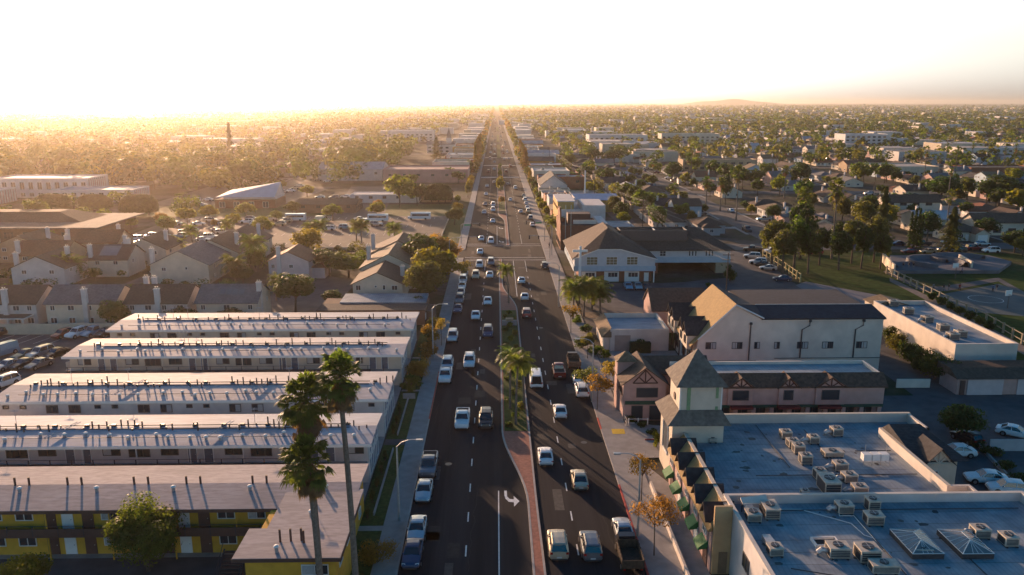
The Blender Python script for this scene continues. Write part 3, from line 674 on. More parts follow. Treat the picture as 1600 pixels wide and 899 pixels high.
def feather_palm_proto(H, rad, seed, nf=20, lean=(0, 0), r=.17):
    q = random.Random(seed); top = Vector((lean[0], lean[1], H)); tb = MB()
    tb.tube([(lean[0] * t * t, lean[1] * t * t, H * t - .1 * (t == 0)) for t in (0, .25, .5, .75, 1)], [r * 1.3, r, r * .9, r * .85, r * .8], PALM_BARK, 8)
    mb = MB()
    for i in range(nf):
        az = 2 * PI * i * .382 + q.uniform(-.2, .2); el = R(75) - R(95) * (i / nf); L_ = rad * q.uniform(1.0, 1.25); p = top.copy(); h = Vector((math.cos(az), math.sin(az), 0)); side = Vector((-math.sin(az), math.cos(az), 0)); n = 9; pts = [p.copy()]
        for j in range(n):
            e = el - (j / n) ** 1.3 * R(95); p = p + (h * math.cos(e) + Vector((0, 0, math.sin(e)))) * L_ / n; pts.append(p.copy())
        for j in range(n):
            a, b_ = pts[j], pts[j + 1]; wl = rad * .30 * math.sin(PI * (.12 + .8 * (j + .5) / n))
            for s in (-1, 1):
                for u in (.25, .75):
                    c = a.lerp(b_, u); tip = c + side * s * wl + h * wl * .35 - Vector((0, 0, wl * .55 * q.uniform(.6, 1.3)))
                    mb.add([tuple(c - (b_ - a) * .22), tuple(c + (b_ - a) * .22), tuple(tip + (b_ - a) * .12), tuple(tip - (b_ - a) * .05)], [(0, 1, 2, 3)], L_PALM if not i % 7 == 6 else L_YEL)
    return dict(crown=mb.mesh('crown'), trunk=tb.mesh('trunk'))
TP = {}
for i, (lm, nm) in enumerate(((L_MID, 'green'), (L_DARK, 'dark green'), (L_OLIVE, 'olive'), (L_YEL, 'yellow-green'), (L_GOLD, 'golden'))):
    for v in range(2):
        TP[nm, v, 'far'] = tree_proto('t', 9, 4.2, lm, 40 + i * 7 + v, 520, 1.25, nclump=13)
        TP[nm, v, 'mid'] = tree_proto('t', 9, 4.2, lm, 40 + i * 7 + v, 2600, .62, nclump=20)
LOOSE = [dict(crown=crown_mesh('crown', 4.6, 4.4, 6.6, 9.6, m_, None, 44, 3400, .62, 60 + i, .56), trunk=trunk_mesh('trunk', 11, .3, 3.4, BARK, 60 + i, 6, .6)) for i, m_ in enumerate((L_OLIVE, L_MID, L_DARK))]
CON = {'far': conifer_proto(12, 2.6, L_DARK, 3, 420, 1.1), 'mid': conifer_proto(12, 2.6, L_OLIVE, 3, 1500, .75)}
CYP = {'far': conifer_proto(10, 1.5, L_DARK, 5, 320, .9, .15, .03), 'gold': conifer_proto(10, 1.7, L_GOLD, 8, 500, .9, .15, .06)}
FANP = {'far': fan_palm_proto(14, 2.3, 5, 22, skirt=.5, r=.25), 'mid': fan_palm_proto(14, 2.3, 6, 45, skirt=.7, r=.25)}
FEAP = {'far': feather_palm_proto(7, 2.8, 5, 13), 'mid': feather_palm_proto(7, 2.8, 6, 22)}
NT = [0, 0]
def plant(P, name, x, y, label, cat, group=None, sc=1.0, rz=None, z=0.0, scz=None):
    r = root(name, (x, y, z), label, cat, group, rnd.uniform(0, 6.28) if rz is None else rz); r.scale = (sc, sc, scz or sc)
    inst('trunk', P['trunk'], r); inst('crown', P['crown'], r)
    if P.get('skirt'): inst('dead_frond_skirt', P['skirt'], r)
    return r
def tree(x, y, h, colour, label, lod=None, group=None, rad=None, name='broadleaf_tree', z=0.0):
    lod = lod or ('mid' if math.hypot(x, y) < 330 else 'far'); NT[0] += 1
    s = (rad / 4.2) if rad else h / 9 * rnd.uniform(.9, 1.1)
    return plant(TP[colour, rnd.randrange(2), lod], name, x, y, label, 'tree', group, s, scz=h / 9, z=z)
def bush(x, y, rx, ry, h, leafm, label, name='bush', cat='bush', group=None, n=None, size=None, seed=None, z=0.0):
    sd_ = seed or rnd.randrange(9999); d = math.hypot(x, y); size = size or max(.18, d * .0022)
    n = n or int(min(2600, 10 * rx * ry / size ** 2 + 5 * h * (rx + ry) / size ** 2)); me = crown_mesh('foliage', rx, ry, h * .58, h * .5, leafm, None, 14, n, size, sd_)
    r = root(name, (x, y, z), label, cat, group); st = MB()
    for k in range(4): st.tube([(0, 0, -.05), (rx * .4 * math.cos(k * 1.6), ry * .4 * math.sin(k * 1.6), h * .6)], [.06, .03], BARK, 4)
    inst('foliage', me, r); st.build('stem', r)
    return r
# three tall fan palms and the leafy tree in front of the white apartments
def ztop(px, py_base, py_top, zb=0):
    X, Y = G(px, py_base, zb); lo, hi = 0, 120
    for _ in range(50):
        m = (lo + hi) / 2
        d = X * math.sin(YAW) + Y * math.cos(YAW); h = m - CAM_H; yy = 449.5 - FPX * (d * math.sin(PITCH) + h * math.cos(PITCH)) / (d * math.cos(PITCH) - h * math.sin(PITCH))
        if yy > py_top: lo = m
        else: hi = m
    return lo
# ---------------------------------------------------------------- building helpers
WM = {}
def window(par, org, face, x, y, z, w, h, frame=FRAME_D, glass=GLASS, mull=1, hm=0, name='window', half=None, depth=.09):
    """window centred on (x,y), sill at z, on a wall facing S/W/E/N; org = world origin of the parent"""
    k = (round(w, 2), round(h, 2), frame.name, glass.name, mull, hm, half)
    if k not in WM:
        f = MB(); t = .07
        f.box(-w / 2, w / 2, -depth, .0, 0, t, frame); f.box(-w / 2, w / 2, -depth, 0, h - t, h, frame)
        f.box(-w / 2, -w / 2 + t, -depth, 0, t, h - t, frame); f.box(w / 2 - t, w / 2, -depth, 0, t, h - t, frame)
        for i in range(1, mull + 1): xx = -w / 2 + w * i / (mull + 1); f.box(xx - .03, xx + .03, -depth + .01, 0, t, h - t, frame)
        for i in range(1, hm + 1): zz = h * i / (hm + 1); f.box(-w / 2 + t, w / 2 - t, -depth + .014, 0, zz - .025, zz + .025, frame)
        g = MB(); g.box(-w / 2 + t, w / 2 - t, -.03, -.012, t, h - t, glass)
        if half: g.box(-w / 2 + t if half == 'l' else .02, -.02 if half == 'l' else w / 2 - t, -.036, -.031, t, h - t, CURTAIN)
        WM[k] = (f.mesh('window_frame'), g.mesh('pane'))
    rz = {'S': 0, 'E': PI / 2, 'N': PI, 'W': -PI / 2}[face]
    o = inst(name, WM[k][0], par, (x - org[0], y - org[1], z - org[2]), rz)
    inst('pane', WM[k][1], o)
    return o
def door(par, org, face, x, y, z, w=.95, h=2.1, m=DOOR, name='door'):
    k = ('d', w, h, m.name)
    if k not in WM:
        d = MB(); d.box(-w / 2, w / 2, -.06, 0, 0, h, m); d.box(-w / 2 - .07, -w / 2, -.08, 0, 0, h + .07, TRIM_W if m is not DOOR else DOOR); d.box(w / 2, w / 2 + .07, -.08, 0, 0, h + .07, TRIM_W if m is not DOOR else DOOR)
        kn = MB(); kn.box(w / 2 - .16, w / 2 - .08, -.12, -.06, .95, 1.03, METAL)
        WM[k] = (d.mesh('door'), kn.mesh('handle'))
    o = inst(name, WM[k][0], par, (x - org[0], y - org[1], z - org[2]), {'S': 0, 'E': PI / 2, 'N': PI, 'W': -PI / 2}[face]); inst('handle', WM[k][1], o)
    return o
def chimney(par, org, x, y, z0, z1, w=.9, d=.8, m=W_WHITE):
    c = MB(org); c.box(x - w / 2, x + w / 2, y - d / 2, y + d / 2, z0, z1, m); c.box(x - w / 2 - .08, x + w / 2 + .08, y - d / 2 - .08, y + d / 2 + .08, z1, z1 + .16, m)
    o = c.build('chimney', par); p = MB(org)
    for s in (-.22, .22): p.cyl(x + s, y, z1 + .16, z1 + .55, .13, UNIT, 8)
    p.build('chimney_pot', o); return o
def ac_unit(x, y, z, label, w=1.5, d=1.3, h=1.0, rz=0.0, kind=0, group='rooftop air conditioning units', m=UNIT):
    r = root('air_conditioning_unit', (x, y, z), label, 'air conditioner', group, rz)
    b = MB(); b.box(-w / 2, w / 2, -d / 2, d / 2, .12, h, m); b.box(-w / 2 - .03, w / 2 + .03, -d / 2 - .03, d / 2 + .03, h, h + .05, m)
    for s in (-1, 1): b.box(s * w * .38 - .08, s * w * .38 + .08, -d / 2 - .1, d / 2 + .1, 0, .12, METAL_D)
    b.build('casing', r)
    g = MB(); g.box(-w / 2 + .08, w / 2 - .08, -d / 2 - .015, -d / 2 - .004, .2, h - .1, METAL_D)
    for i in range(5): zz = .24 + (h - .38) * i / 4; g.box(-w / 2 + .08, w / 2 - .08, -d / 2 - .04, -d / 2 - .015, zz, zz + .03, m)
    g.box(-w / 2 - .016, -w / 2 - .004, -d / 2 + .15, d / 2 - .15, .2, h - .1, METAL_D)
    g.build('grille', r)
    f = MB(); rr = min(w, d) * .33; f.tube([(0, 0, h + .051), (0, 0, h + .14)], rr, METAL_D, 14); f.box(-rr, rr, -.02, .02, h + .14, h + .155, METAL); f.box(-.02, .02, -rr, rr, h + .156, h + .17, METAL); f.build('fan', r)
    if kind == 1:
        q = MB(); q.tube([(-w / 2, 0, h * .5), (-w / 2 - .5, 0, h * .55), (-w / 2 - .75, 0, h * .3), (-w / 2 - .8, 0, 0)], .24, METAL, 8); q.build('duct', r)
    if kind == 2:
        q = MB(); q.add([(-w * .35, d / 2, .3), (w * .35, d / 2, .3), (w * .3, d / 2 + 1.7, .05), (-w * .3, d / 2 + 1.7, .05), (-w * .35, d / 2, h * .8), (w * .35, d / 2, h * .8), (w * .3, d / 2 + 1.7, .55), (-w * .3, d / 2 + 1.7, .55)],
                        [(0, 3, 2, 1), (4, 5, 6, 7), (0, 1, 5, 4), (1, 2, 6, 5), (2, 3, 7, 6), (3, 0, 4, 7)], METAL); q.build('duct', r)
    return r
def timber_gable(par, org, x, y, z, w, h, face='S', m=TRIM_B, name='gable_timbers'):
    """half-timber fan in a gable, apex at z+h"""
    t = MB(org); d = .06
    def bar(a, b_):
        if face == 'S': p = [(x + a[0], y - d, z + a[1]), (x + b_[0], y - d, z + b_[1])]
        else: p = [(x - d, y - a[0], z + a[1]), (x - d, y - b_[0], z + b_[1])]
        t.tube(p, .085, m, 4)
    bar((-w / 2, 0), (w / 2, 0)); bar((0, 0), (0, h)); bar((0, 0), (-w * .26, h * .45)); bar((0, 0), (w * .26, h * .45)); bar((-w / 2, 0), (0, h)); bar((w / 2, 0), (0, h))
    return t.build(name, par)
def fence_posts(name, pts, h, label, cat='fence', post=TRIM_B, rail=True, step=2.5, wire=False, group=None, r=.06, panel=None):
    o = (pts[0][0], pts[0][1], 0); rt = root(name, o, label, cat, group); pm_ = MB(o); rm = MB(o)
    for a, b_ in zip(pts, pts[1:]):
        L_ = math.hypot(b_[0] - a[0], b_[1] - a[1]); n = max(1, int(L_ / step))
        for i in range(n + (b_ is pts[-1])):
            t = i / n; x, y = a[0] + (b_[0] - a[0]) * t, a[1] + (b_[1] - a[1]) * t; pm_.box(x - r, x + r, y - r, y + r, -.1, h + .05, post)
        for zz in ([h * .35, h * .92] if rail else []): rm.tube([(a[0], a[1], zz), (b_[0], b_[1], zz)], r * .6, post, 4)
        if panel: 
            dx, dy = (b_[1] - a[1]) / L_ * .03, -(b_[0] - a[0]) / L_ * .03
            rm.add([(a[0] - dx, a[1] - dy, .05), (b_[0] - dx, b_[1] - dy, .05), (b_[0] - dx, b_[1] - dy, h), (a[0] - dx, a[1] - dy, h), (a[0] + dx, a[1] + dy, .05), (b_[0] + dx, b_[1] + dy, .05), (b_[0] + dx, b_[1] + dy, h), (a[0] + dx, a[1] + dy, h)],
                   [(0, 1, 2, 3), (4, 5, 6, 7), (3, 2, 6, 7), (0, 3, 7, 4), (1, 2, 6, 5)], panel)
    pm_.build('post', rt); rm.build('rail' if not panel else 'panel', rt)
    return rt
def wall_run(name, pts, h, t, m, label, cat='wall', cap=True):
    o = (pts[0][0], pts[0][1], 0); w_ = MB(o)
    for a, b_ in zip(pts, pts[1:]):
        L_ = math.hypot(b_[0] - a[0], b_[1] - a[1]); nx, ny = -(b_[1] - a[1]) / L_ * t / 2, (b_[0] - a[0]) / L_ * t / 2
        w_.prism([(a[0] - nx, a[1] - ny), (b_[0] - nx, b_[1] - ny), (b_[0] + nx, b_[1] + ny), (a[0] + nx, a[1] + ny)], -.1, h, m)
    return w_.build(name, None, label, cat)
def street_lamp(x, y, h, arm, label, group='street lamps along the main road', m=CONC_POLE, k=1):
    r = root('street_lamp', (x, y, 0), label, 'street lamp', group)
    p = MB(); p.tube([(0, 0, 0), (0, 0, h * .5), (0, 0, h - .5)], [.14, .11, .08], m, 8); p.build('pole', r)
    a = MB(); a.tube([(0, 0, h - .55), (arm * .25, 0, h - .05), (arm * .6, 0, h + .2), (arm, 0, h + .22)], [.06, .05, .04, .04], METAL, 6); a.build('arm', r)
    l = MB(); l.box(min(arm, arm + .7 * (1 if arm > 0 else -1)), max(arm, arm + .7 * (1 if arm > 0 else -1)), -.16, .16, h + .12, h + .28, METAL); l.build('lamp_head', r)
    return r
# ---------------------------------------------------------------- left foreground: white apartment blocks
ZE = 5.3; AX1 = -14.4
def vent_pipes(par, org, mb, items):
    for (x, y, z, h, r) in items:
        mb.cyl(x, y, z - .1, z + h, r, METAL, 7); mb.cyl(x, y, z + h, z + h + .12, r * 1.5, METAL, 7)
VENT = MB().cyl(0, 0, -.1, .5, .17, METAL, 8).dome((0, 0, .5), .27, .27, .16, TRIM_W, 8, 3).mesh('roof_vent'); POSTM = MB().box(-.06, .06, -.06, .06, 0, ZE - .1, W_WHITE).mesh('post')
def apartment(idx, yf, yb, x0, x1, label, wallm, upper, seed, fasc=TRIM_W, rise=.3, roofm=R_WHITE, walkway=True):
    org = ((x0 + x1) / 2, (yf + yb) / 2, 0); r = root('apartment_block', org, label, 'apartment building'); q = random.Random(seed)
    w_ = MB(org); wy = yf + 1.3 if walkway else yf + .35
    w_.gwall(x0 + .35, x1 - .5, wy, yb - .3, 0, ZE, rise * .92, 'x', wallm); w_.build('wall', r)
    rf = MB(org); rf.gable(x0, x1 + .1, yf, yb, ZE + .12, rise, 'x', roofm, .05, .05, .28); ro = rf.build('roof', r)
    fa = MB(org); fa.box(x0 - .1, x1 + .2, yf - .12, yf - .03, ZE - .22, ZE + .1, fasc); fa.build('fascia', r)
    ym = (yf + yb) / 2
    # roof clutter: pipe runs along the ridge, stacks, vents, antenna frames
    p = MB(org)
    L_ = x1 - x0; x = x0 + 3
    if idx != 5:
        for off, zz in ((.3, .25), (-.5, .16)): p.tube([(x0 + 4, ym + off, ZE + rise + zz), (x1 - 3, ym + off, ZE + rise + zz)], .06, METAL_D, 5)
        p.tube([(x0 + 3, yf + 1.6, ZE + .45), (x1 - 4, yf + 1.6, ZE + .45)], .04, METAL_D, 5)
        while x < x1 - 2:
            for k in range(q.randint(2, 4)): 
                xx = x + k * .8; yy = ym + q.uniform(-1.2, .5); p.cyl(xx, yy, ZE + rise * .7, ZE + rise + q.uniform(.3, 1.2), .09, METAL_D, 6)
            p.box(x - .25, x + .25, ym + .15, ym + .5, ZE + rise, ZE + rise + .38, METAL_D); x += q.uniform(2.2, 3.8)
        p.build('roof_pipes', r)
        x = x0 + 2
        while x < x1 - 1:
            yy = yf + q.uniform(1.0, 2.6); inst('roof_vent', VENT, r, (x - org[0], yy - org[1], ZE + .1)); x += q.uniform(1.6, 3.4)
    else:
        x = x0 + 4
        i = 0
        while x < x1 - 3:
            for k in (0, 1.4): p.cyl(x + k, ym - .1, ZE + rise * .8, ZE + rise + .95, .11, TRIM_B, 7)
            x += 6.6 if i % 2 else 5.2; i += 1
        p.build('flue_pipes', r)
        x = x0 + 2
        while x < x1 - 2:
            inst('roof_vent', VENT, r, (x - org[0], yf + 3.3 - org[1], ZE + .25)); x += 7.5
        s = MB(org)
        for i in range(18): s.box(x0 + i * 3 + .02, x0 + i * 3 + .06, ym - 1.2, ym - .3, ZE + rise - .0, ZE + rise + .004, TRIM_B)
    for k in range(q.randint(2, 3)):
        xx = q.uniform(x0 + 6, x1 - 6); a = MB(org); a.cyl(xx, ym + .8, ZE + .4, ZE + 2.4, .03, METAL, 5)
        for j in range(5): a.tube([(xx - .6 + j * .06, ym + .5 + j * .15, ZE + 2.3), (xx + .6 - j * .06, ym + .5 + j * .15, ZE + 2.3)], .015, METAL, 3)
        a.tube([(xx, ym + .4, ZE + 2.3), (xx, ym + 1.2, ZE + 2.3)], .02, METAL, 3); a.build('antenna', r)
    if idx in (3, 4):       # loose ladders on the roof
        for k in range(2):
            xx = x0 + L_ * (.30 + .34 * k); l = MB(org)
            for s in (0, .4): l.tube([(xx + s, yf + 1.2, ZE + .5), (xx + 1.8 + s, ym + 1.2, ZE + rise + .35)], .04, METAL, 4)
            l.build('roof_ladder', r)
    # windows on the front (towards the viewer)
    x = x0 + 1.6; i = 0
    if walkway:
        wk = MB(org); wk.box(x0 + .3, x1 - .6, yf + .1, wy - .002, 2.55, 2.7, CONC); wk.build('walkway', r)
        rl = MB(org); rl.box(x0 + .3, x1 - (5 if idx != 5 else .6), yf + .05, yf + .12, 2.5, 3.15 if idx != 5 else 3.4, RAIL if idx != 5 else TRIM_B)
        n = int(L_ / 2.4)
        for k in range(n): xx = x0 + .5 + k * 2.4; rl.box(xx - .04, xx + .04, yf + .03, yf + .14, 2.6, 3.7, RAIL)
        rl.tube([(x0 + .3, yf + .08, 3.7), (x1 - 5, yf + .08, 3.7)], .03, RAIL, 4)
        rl.build('railing', r)
        for k in range(int(L_ / 6)): inst('post', POSTM, r, (x0 + 3 + k * 6 - org[0], yf + .22 - org[1], 0), mats=[wallm])
        pat = [('D', 1.3), ('W', 2.6), ('W', 2.6), ('D', 1.3), ('d', 1.6)] if idx == 5 else [('W', 2.7), ('D', 1.5), ('D', 2.0), ('W', 2.7), ('B', 3.2)]
        while x < x1 - 2.6:
            t, wd = pat[i % len(pat)]
            for zf in (0, 2.72):
                if zf == 0 and idx in (2, 4) and i % 2: continue
                if t in 'D': door(r, org, 'S', x + .5, wy, zf + .05, m=DOOR_B if idx != 5 else DOOR)
                elif t == 'd': door(r, org, 'S', x + .5, wy, zf + .05, m=TRIM_W)
                elif t == 'B': window(r, org, 'S', x + 1.1, wy, zf + .75, 2.4, 1.35, FRAME_D, GLASS, 2)
                else: window(r, org, 'S', x + 1.0, wy, zf + .95, 2.0 if idx != 5 else 1.7, 1.15, FRAME_D if idx != 5 else FRAME_W, GLASS, 1, half='l' if q.random() < .7 else None)
            x += wd + .35; i += 1
    else:
        pat = [('s', 2.2), ('s', 3.2), ('W', 2.9), ('W', 3.5)]
        while x < x1 - 2:
            t, wd = pat[i % 4]
            for zf in (0, 2.72):
                if t == 's': window(r, org, 'S', x + .4, wy, zf + 1.55, .8, .5, FRAME_D, GLASS, 0)
                else: window(r, org, 'S', x + .9, wy, zf + .95, 1.5, 1.1, FRAME_D, GLASS, 1, half='r' if q.random() < .6 else None)
            x += wd; i += 1
    # east end wall: dark timber framed panels
    e = MB(org); xe = x1 - .5
    if idx != 5:
        for zf in (.6, 3.2):
            e.box(xe + .004, xe + .05, wy + .6, yb - .9, zf, zf + 1.9, mat('slate_blue_panel', (.16, .20, .27), .6, .1, 2))
        n = 5
        for k in range(n + 1): yy = wy + .6 + (yb - .9 - wy - .6) * k / n; e.box(xe + .004, xe + .12, yy - .05, yy + .05, .3, 5.1, FRAME_W)
        for zz in (.5, 2.55, 3.15, 5.1): e.box(xe + .004, xe + .10, wy + .55, yb - .85, zz - .05, zz + .05, FRAME_W)
        e.build('end_wall_panels', r)
    else:
        for yy in (wy + 1.5, wy + 5):
            for zf in (.9, 3.6): window(r, org, 'E', xe, yy, zf, 1.2, 1.0, FRAME_W)
    return r
def yz(py): return G(600, py, ZE + .1)[1]
def xz(px, py): return G(px, py, ZE + .1)[0]
ap = [(1, 514, 488, xz(170, 514), 'white two-storey apartment block, farthest of the five, below the tan gabled house', False),
      (2, 555, 527, xz(102, 555), 'white two-storey apartment block, second farthest of the five, with blue-grey doors', True),
      (3, 624, 581, xz(-12, 624), 'white two-storey apartment block, middle one of the five, with small square windows', False),
      (4, 694, 646, xz(-160, 694), 'white two-storey apartment block between the middle one and the yellow one', True),
      (5, 793, 725, -64.0, 'yellow two-storey apartment block with long pale roof, nearest of the five', True)]
for (i, pf, pb, x0, lab, wk) in ap:
    yf, yb = yz(pf), yz(pb)
    apartment(i, yf, yb, x0, AX1 if i != 5 else AX1 + .5, lab, W_YEL if i == 5 else (W_CREAM if i in (1, 2) else W_WHITE), True, i * 11, TRIM_B if i == 5 else TRIM_W, roofm=(R_COOL, R_WHITE, R_WHITE, R_COOL, R_MAUVE)[i - 1], walkway=wk)
YA5 = yz(793)
# yellow wing in front of the nearest block
x0, x1, y0, y1 = -22.4, -13.3, 60.6, YA5 + .6
org = ((x0 + x1) / 2, (y0 + y1) / 2, 0); r = root('apartment_wing', org, 'yellow wing with flat pale roof before the nearest apartment block, behind palm trunks', 'apartment building')
w_ = MB(org); w_.box(x0 + .9, x1 - .5, y0 + .5, y1 - .05, 0, ZE - .02, W_YEL); w_.build('wall', r)
w_ = MB(org); w_.prism([(x0, y0), (x1, y0), (x1, y1 + 2.8), (x0 + 1.6, y1 + 2.8), (x0 + 1.6, y1 - 4.6), (x0, y1 - 4.6)], ZE, ZE + .30, R_MAUVE); w_.build('roof', r)
w_ = MB(org); w_.box(x0 - .05, x1 + .05, y0 - .07, y0 - .004, ZE - .05, ZE + .26, TRIM_B); w_.box(x1 + .004, x1 + .07, y0, y1, ZE - .05, ZE + .26, TRIM_B); w_.build('fascia', r)
window(r, org, 'S', -15.6, y0 + .5, 3.7, 2.3, 1.0, FRAME_W, GLASS, 1, half='l')
for yy in (63, 66.4): 
    window(r, org, 'E', x1 - .5, yy, 3.6, 1.4, 1.1, FRAME_W)
for k, (a, b_) in enumerate(((-19, 63.2), (-18.1, 63.3), (-17.2, 63.4), (-16.9, 63.0))): v = MB(org); v.cyl(a, b_, ZE + .3, ZE + 1.5, .1, TRIM_B, 7); v.build('flue_pipe', r)
for (a, b_) in ((-17.3, 67.6), (-18.9, 61.6)): inst('roof_vent', VENT, r, (a - org[0], b_ - org[1], ZE + .3))
# outdoor stairs between wing and block
st = MB((-24.6, 66, 0))
for k in range(12): st.box(-25.4, -23.4, 63.5 + k * .32, 63.86 + k * .32, .2 * k, .2 * k + .08, TRIM_B)
for xx in (-25.45, -23.35): st.tube([(xx, 63.5, .9), (xx, 67.3, 3.4)], .04, RAIL, 4); st.tube([(xx, 63.5, .1), (xx, 67.3, 2.5)], .09, RAIL, 4)
st.build('outdoor_staircase', None, 'dark outdoor staircase climbing to the walkway of the yellow block', 'staircase')
# yard, rear car park, lawns
S = lambda name, pts, z, m, kind='structure': MB((pts[0][0], pts[0][1], 0)).sheet(pts, z, m).build(name, kind=kind)
S('courtyard_paving', [(-70, 52), (-22.6, 52), (-22.6, 70), (-70, 70)], .03, ASPH_LOT)
S('car_park_surface', [(-130, 92), (-66.5, 92), (-66.5, 147), (-130, 147)], .03, ASPH_LOT)
S('alley_surface', [(-66.5, 70), (AX1 - .4, 70), (AX1 - .4, 138), (-66.5, 138)], .025, CONC)
MB((-12.8, 100, 0)).box(AX1 - .2, SW_L0, 45, 150, -.2, .10, GRASS).build('lawn', kind='structure')
S('front_path', [(AX1 - .2, 74.4), (SW_L0, 74.4), (SW_L0, 75.4), (AX1 - .2, 75.4)], .115, CONC)
for y in (95.5, 115, 119, 131): S('front_path', [(AX1 - .2, y), (SW_L0, y), (SW_L0, y + (1.8 if y == 95.5 else .7)), (AX1 - .2, y + (1.8 if y == 95.5 else .7))], .115, CONC if y != 95.5 else ASPH_LOT)
for i, (a, b_) in enumerate(((77.5, 94), (98.5, 113), (121, 130))): wall_run('low_planter_wall', [(-13.2, a), (-13.2, b_)], .45, .16, CONC, ['low concrete planter wall beside the lawn of the middle apartment blocks, nearest of three', 'low concrete planter wall beside the lawn, second of three from the camera', 'low concrete planter wall beside the lawn, farthest of three'][i])
wall_run('boundary_wall', [(-130, 147.4), (-66, 147.4), (-66, 146)], 2.1, .2, W_BEIGE, 'long beige boundary wall between the rear car park and the townhouses')
wall_run('low_sign_wall', [(-14.0, 112), (-12.2, 112)], .9, .2, CONC, 'low concrete wall beside the pavement and the orange bushes')
lm = MB((-98, 147, .04))
for k in range(17): x = -126 + k * 2.75; lm.quad((x, 141.2, .04), (x + .1, 141.2, .04), (x + 1.6 + .1, 147.0, .04), (x + 1.6, 147.0, .04), PAINT)
for k in range(12): x = -110 + k * 2.75; lm.quad((x, 124.5, .04), (x + .1, 124.5, .04), (x + 1.6 + .1, 129.6, .04), (x + 1.6, 129.6, .04), PAINT)
lm.build('parking_bay_lines', kind='structure')
gp = 'cars in the car park behind the white apartments'
for (k, c, px, py, rz, lab) in (('hatch', 'dark red', 98, 527, PI - .35, 'dark red hatchback parked against the boundary wall, left of a white SUV'), ('suv', 'white', 122, 526, PI - .35, 'white SUV parked against the boundary wall right of the dark red hatchback'),
        ('suv', 'light blue', 146, 524, PI - .35, 'pale blue SUV parked against the boundary wall next to the white SUV'), ('sedan', 'black', 166, 524, PI - .35, 'black sedan parked nearest the left end of the farthest white block'),
        ('sedan', 'dark green', 40, 559, PI - .4, 'dark teal sedan in the middle row of the rear car park'), ('suv', 'silver', 64, 557, PI - .4, 'silver blue SUV in the middle row of the rear car park'), ('sedan', 'black', 88, 557, PI - .4, 'black sedan at the right end of the middle row of the rear car park'),
        ('sedan', 'silver', 12, 576, PI - .4, 'silver sedan at the left of the front row in the rear car park'), ('sedan', 'black', 37, 574, PI - .4, 'dark sedan with teal windscreen in the front row of the rear car park'), ('sedan', 'grey', 62, 574, PI - .4, 'grey sedan at the right end of the front row in the rear car park'),
        ('van', 'light blue', 4, 556, PI - .4, 'light blue van at the left picture edge of the rear car park'), ('suv', 'white', 6, 604, PI - .4, 'white SUV beside the left end of the middle white block'), ('sedan', 'black', 2, 524, PI - .4, 'black sedan at the far left beside the boundary wall')):
    X, Y = G(px, py); vehicle(k, c, X, Y, rz, lab, gp, z=.035)
wall_run('bin_screen', [(-71.0, 126.5), (-69.0, 130)], 1.3, .15, W_PALE, 'small pale screen wall beside the cars at the end of the white block')
# townhouses behind the car park
def townhouse(x0, x1, yf, depth, ze, rise, axis, wallm, roofm, label, chim=(), wins=(), cat='townhouse', z1chim=None, extra=None, name='townhouse', group=None, grp_win=FRAME_W):
    org = ((x0 + x1) / 2, yf + depth / 2, 0); r = root(name, org, label, cat, group)
    w_ = MB(org); w_.gwall(x0, x1, yf, yf + depth, -.1, ze, rise, axis, wallm); w_.build('wall', r)
    f = MB(org); f.gable(x0, x1, yf, yf + depth, ze, rise, axis, roofm, .5, .35, .16); f.build('roof', r)
    for c in chim: chimney(r, org, c[0], c[1], 0 if c[2] else ze, c[3])
    for (fc, a, b_, z, w2, h2) in wins: window(r, org, fc, a, b_, z, w2, h2, grp_win, GLASS, 1 if w2 > .8 else 0)
    return r, org
yf = 153.0; th = [(-103.5, -90.2, 'left', R_BROWN), (-87.5, -73.6, 'second', R_DARK), (-71.8, -60.6, 'third', R_BROWN), (-59.5, -47.4, 'right', R_GREY)]
def xh(px, py=505): return G(px, py)[0]
tx = [(-3, 76), (86, 195), (207, 305), (315, 412)]
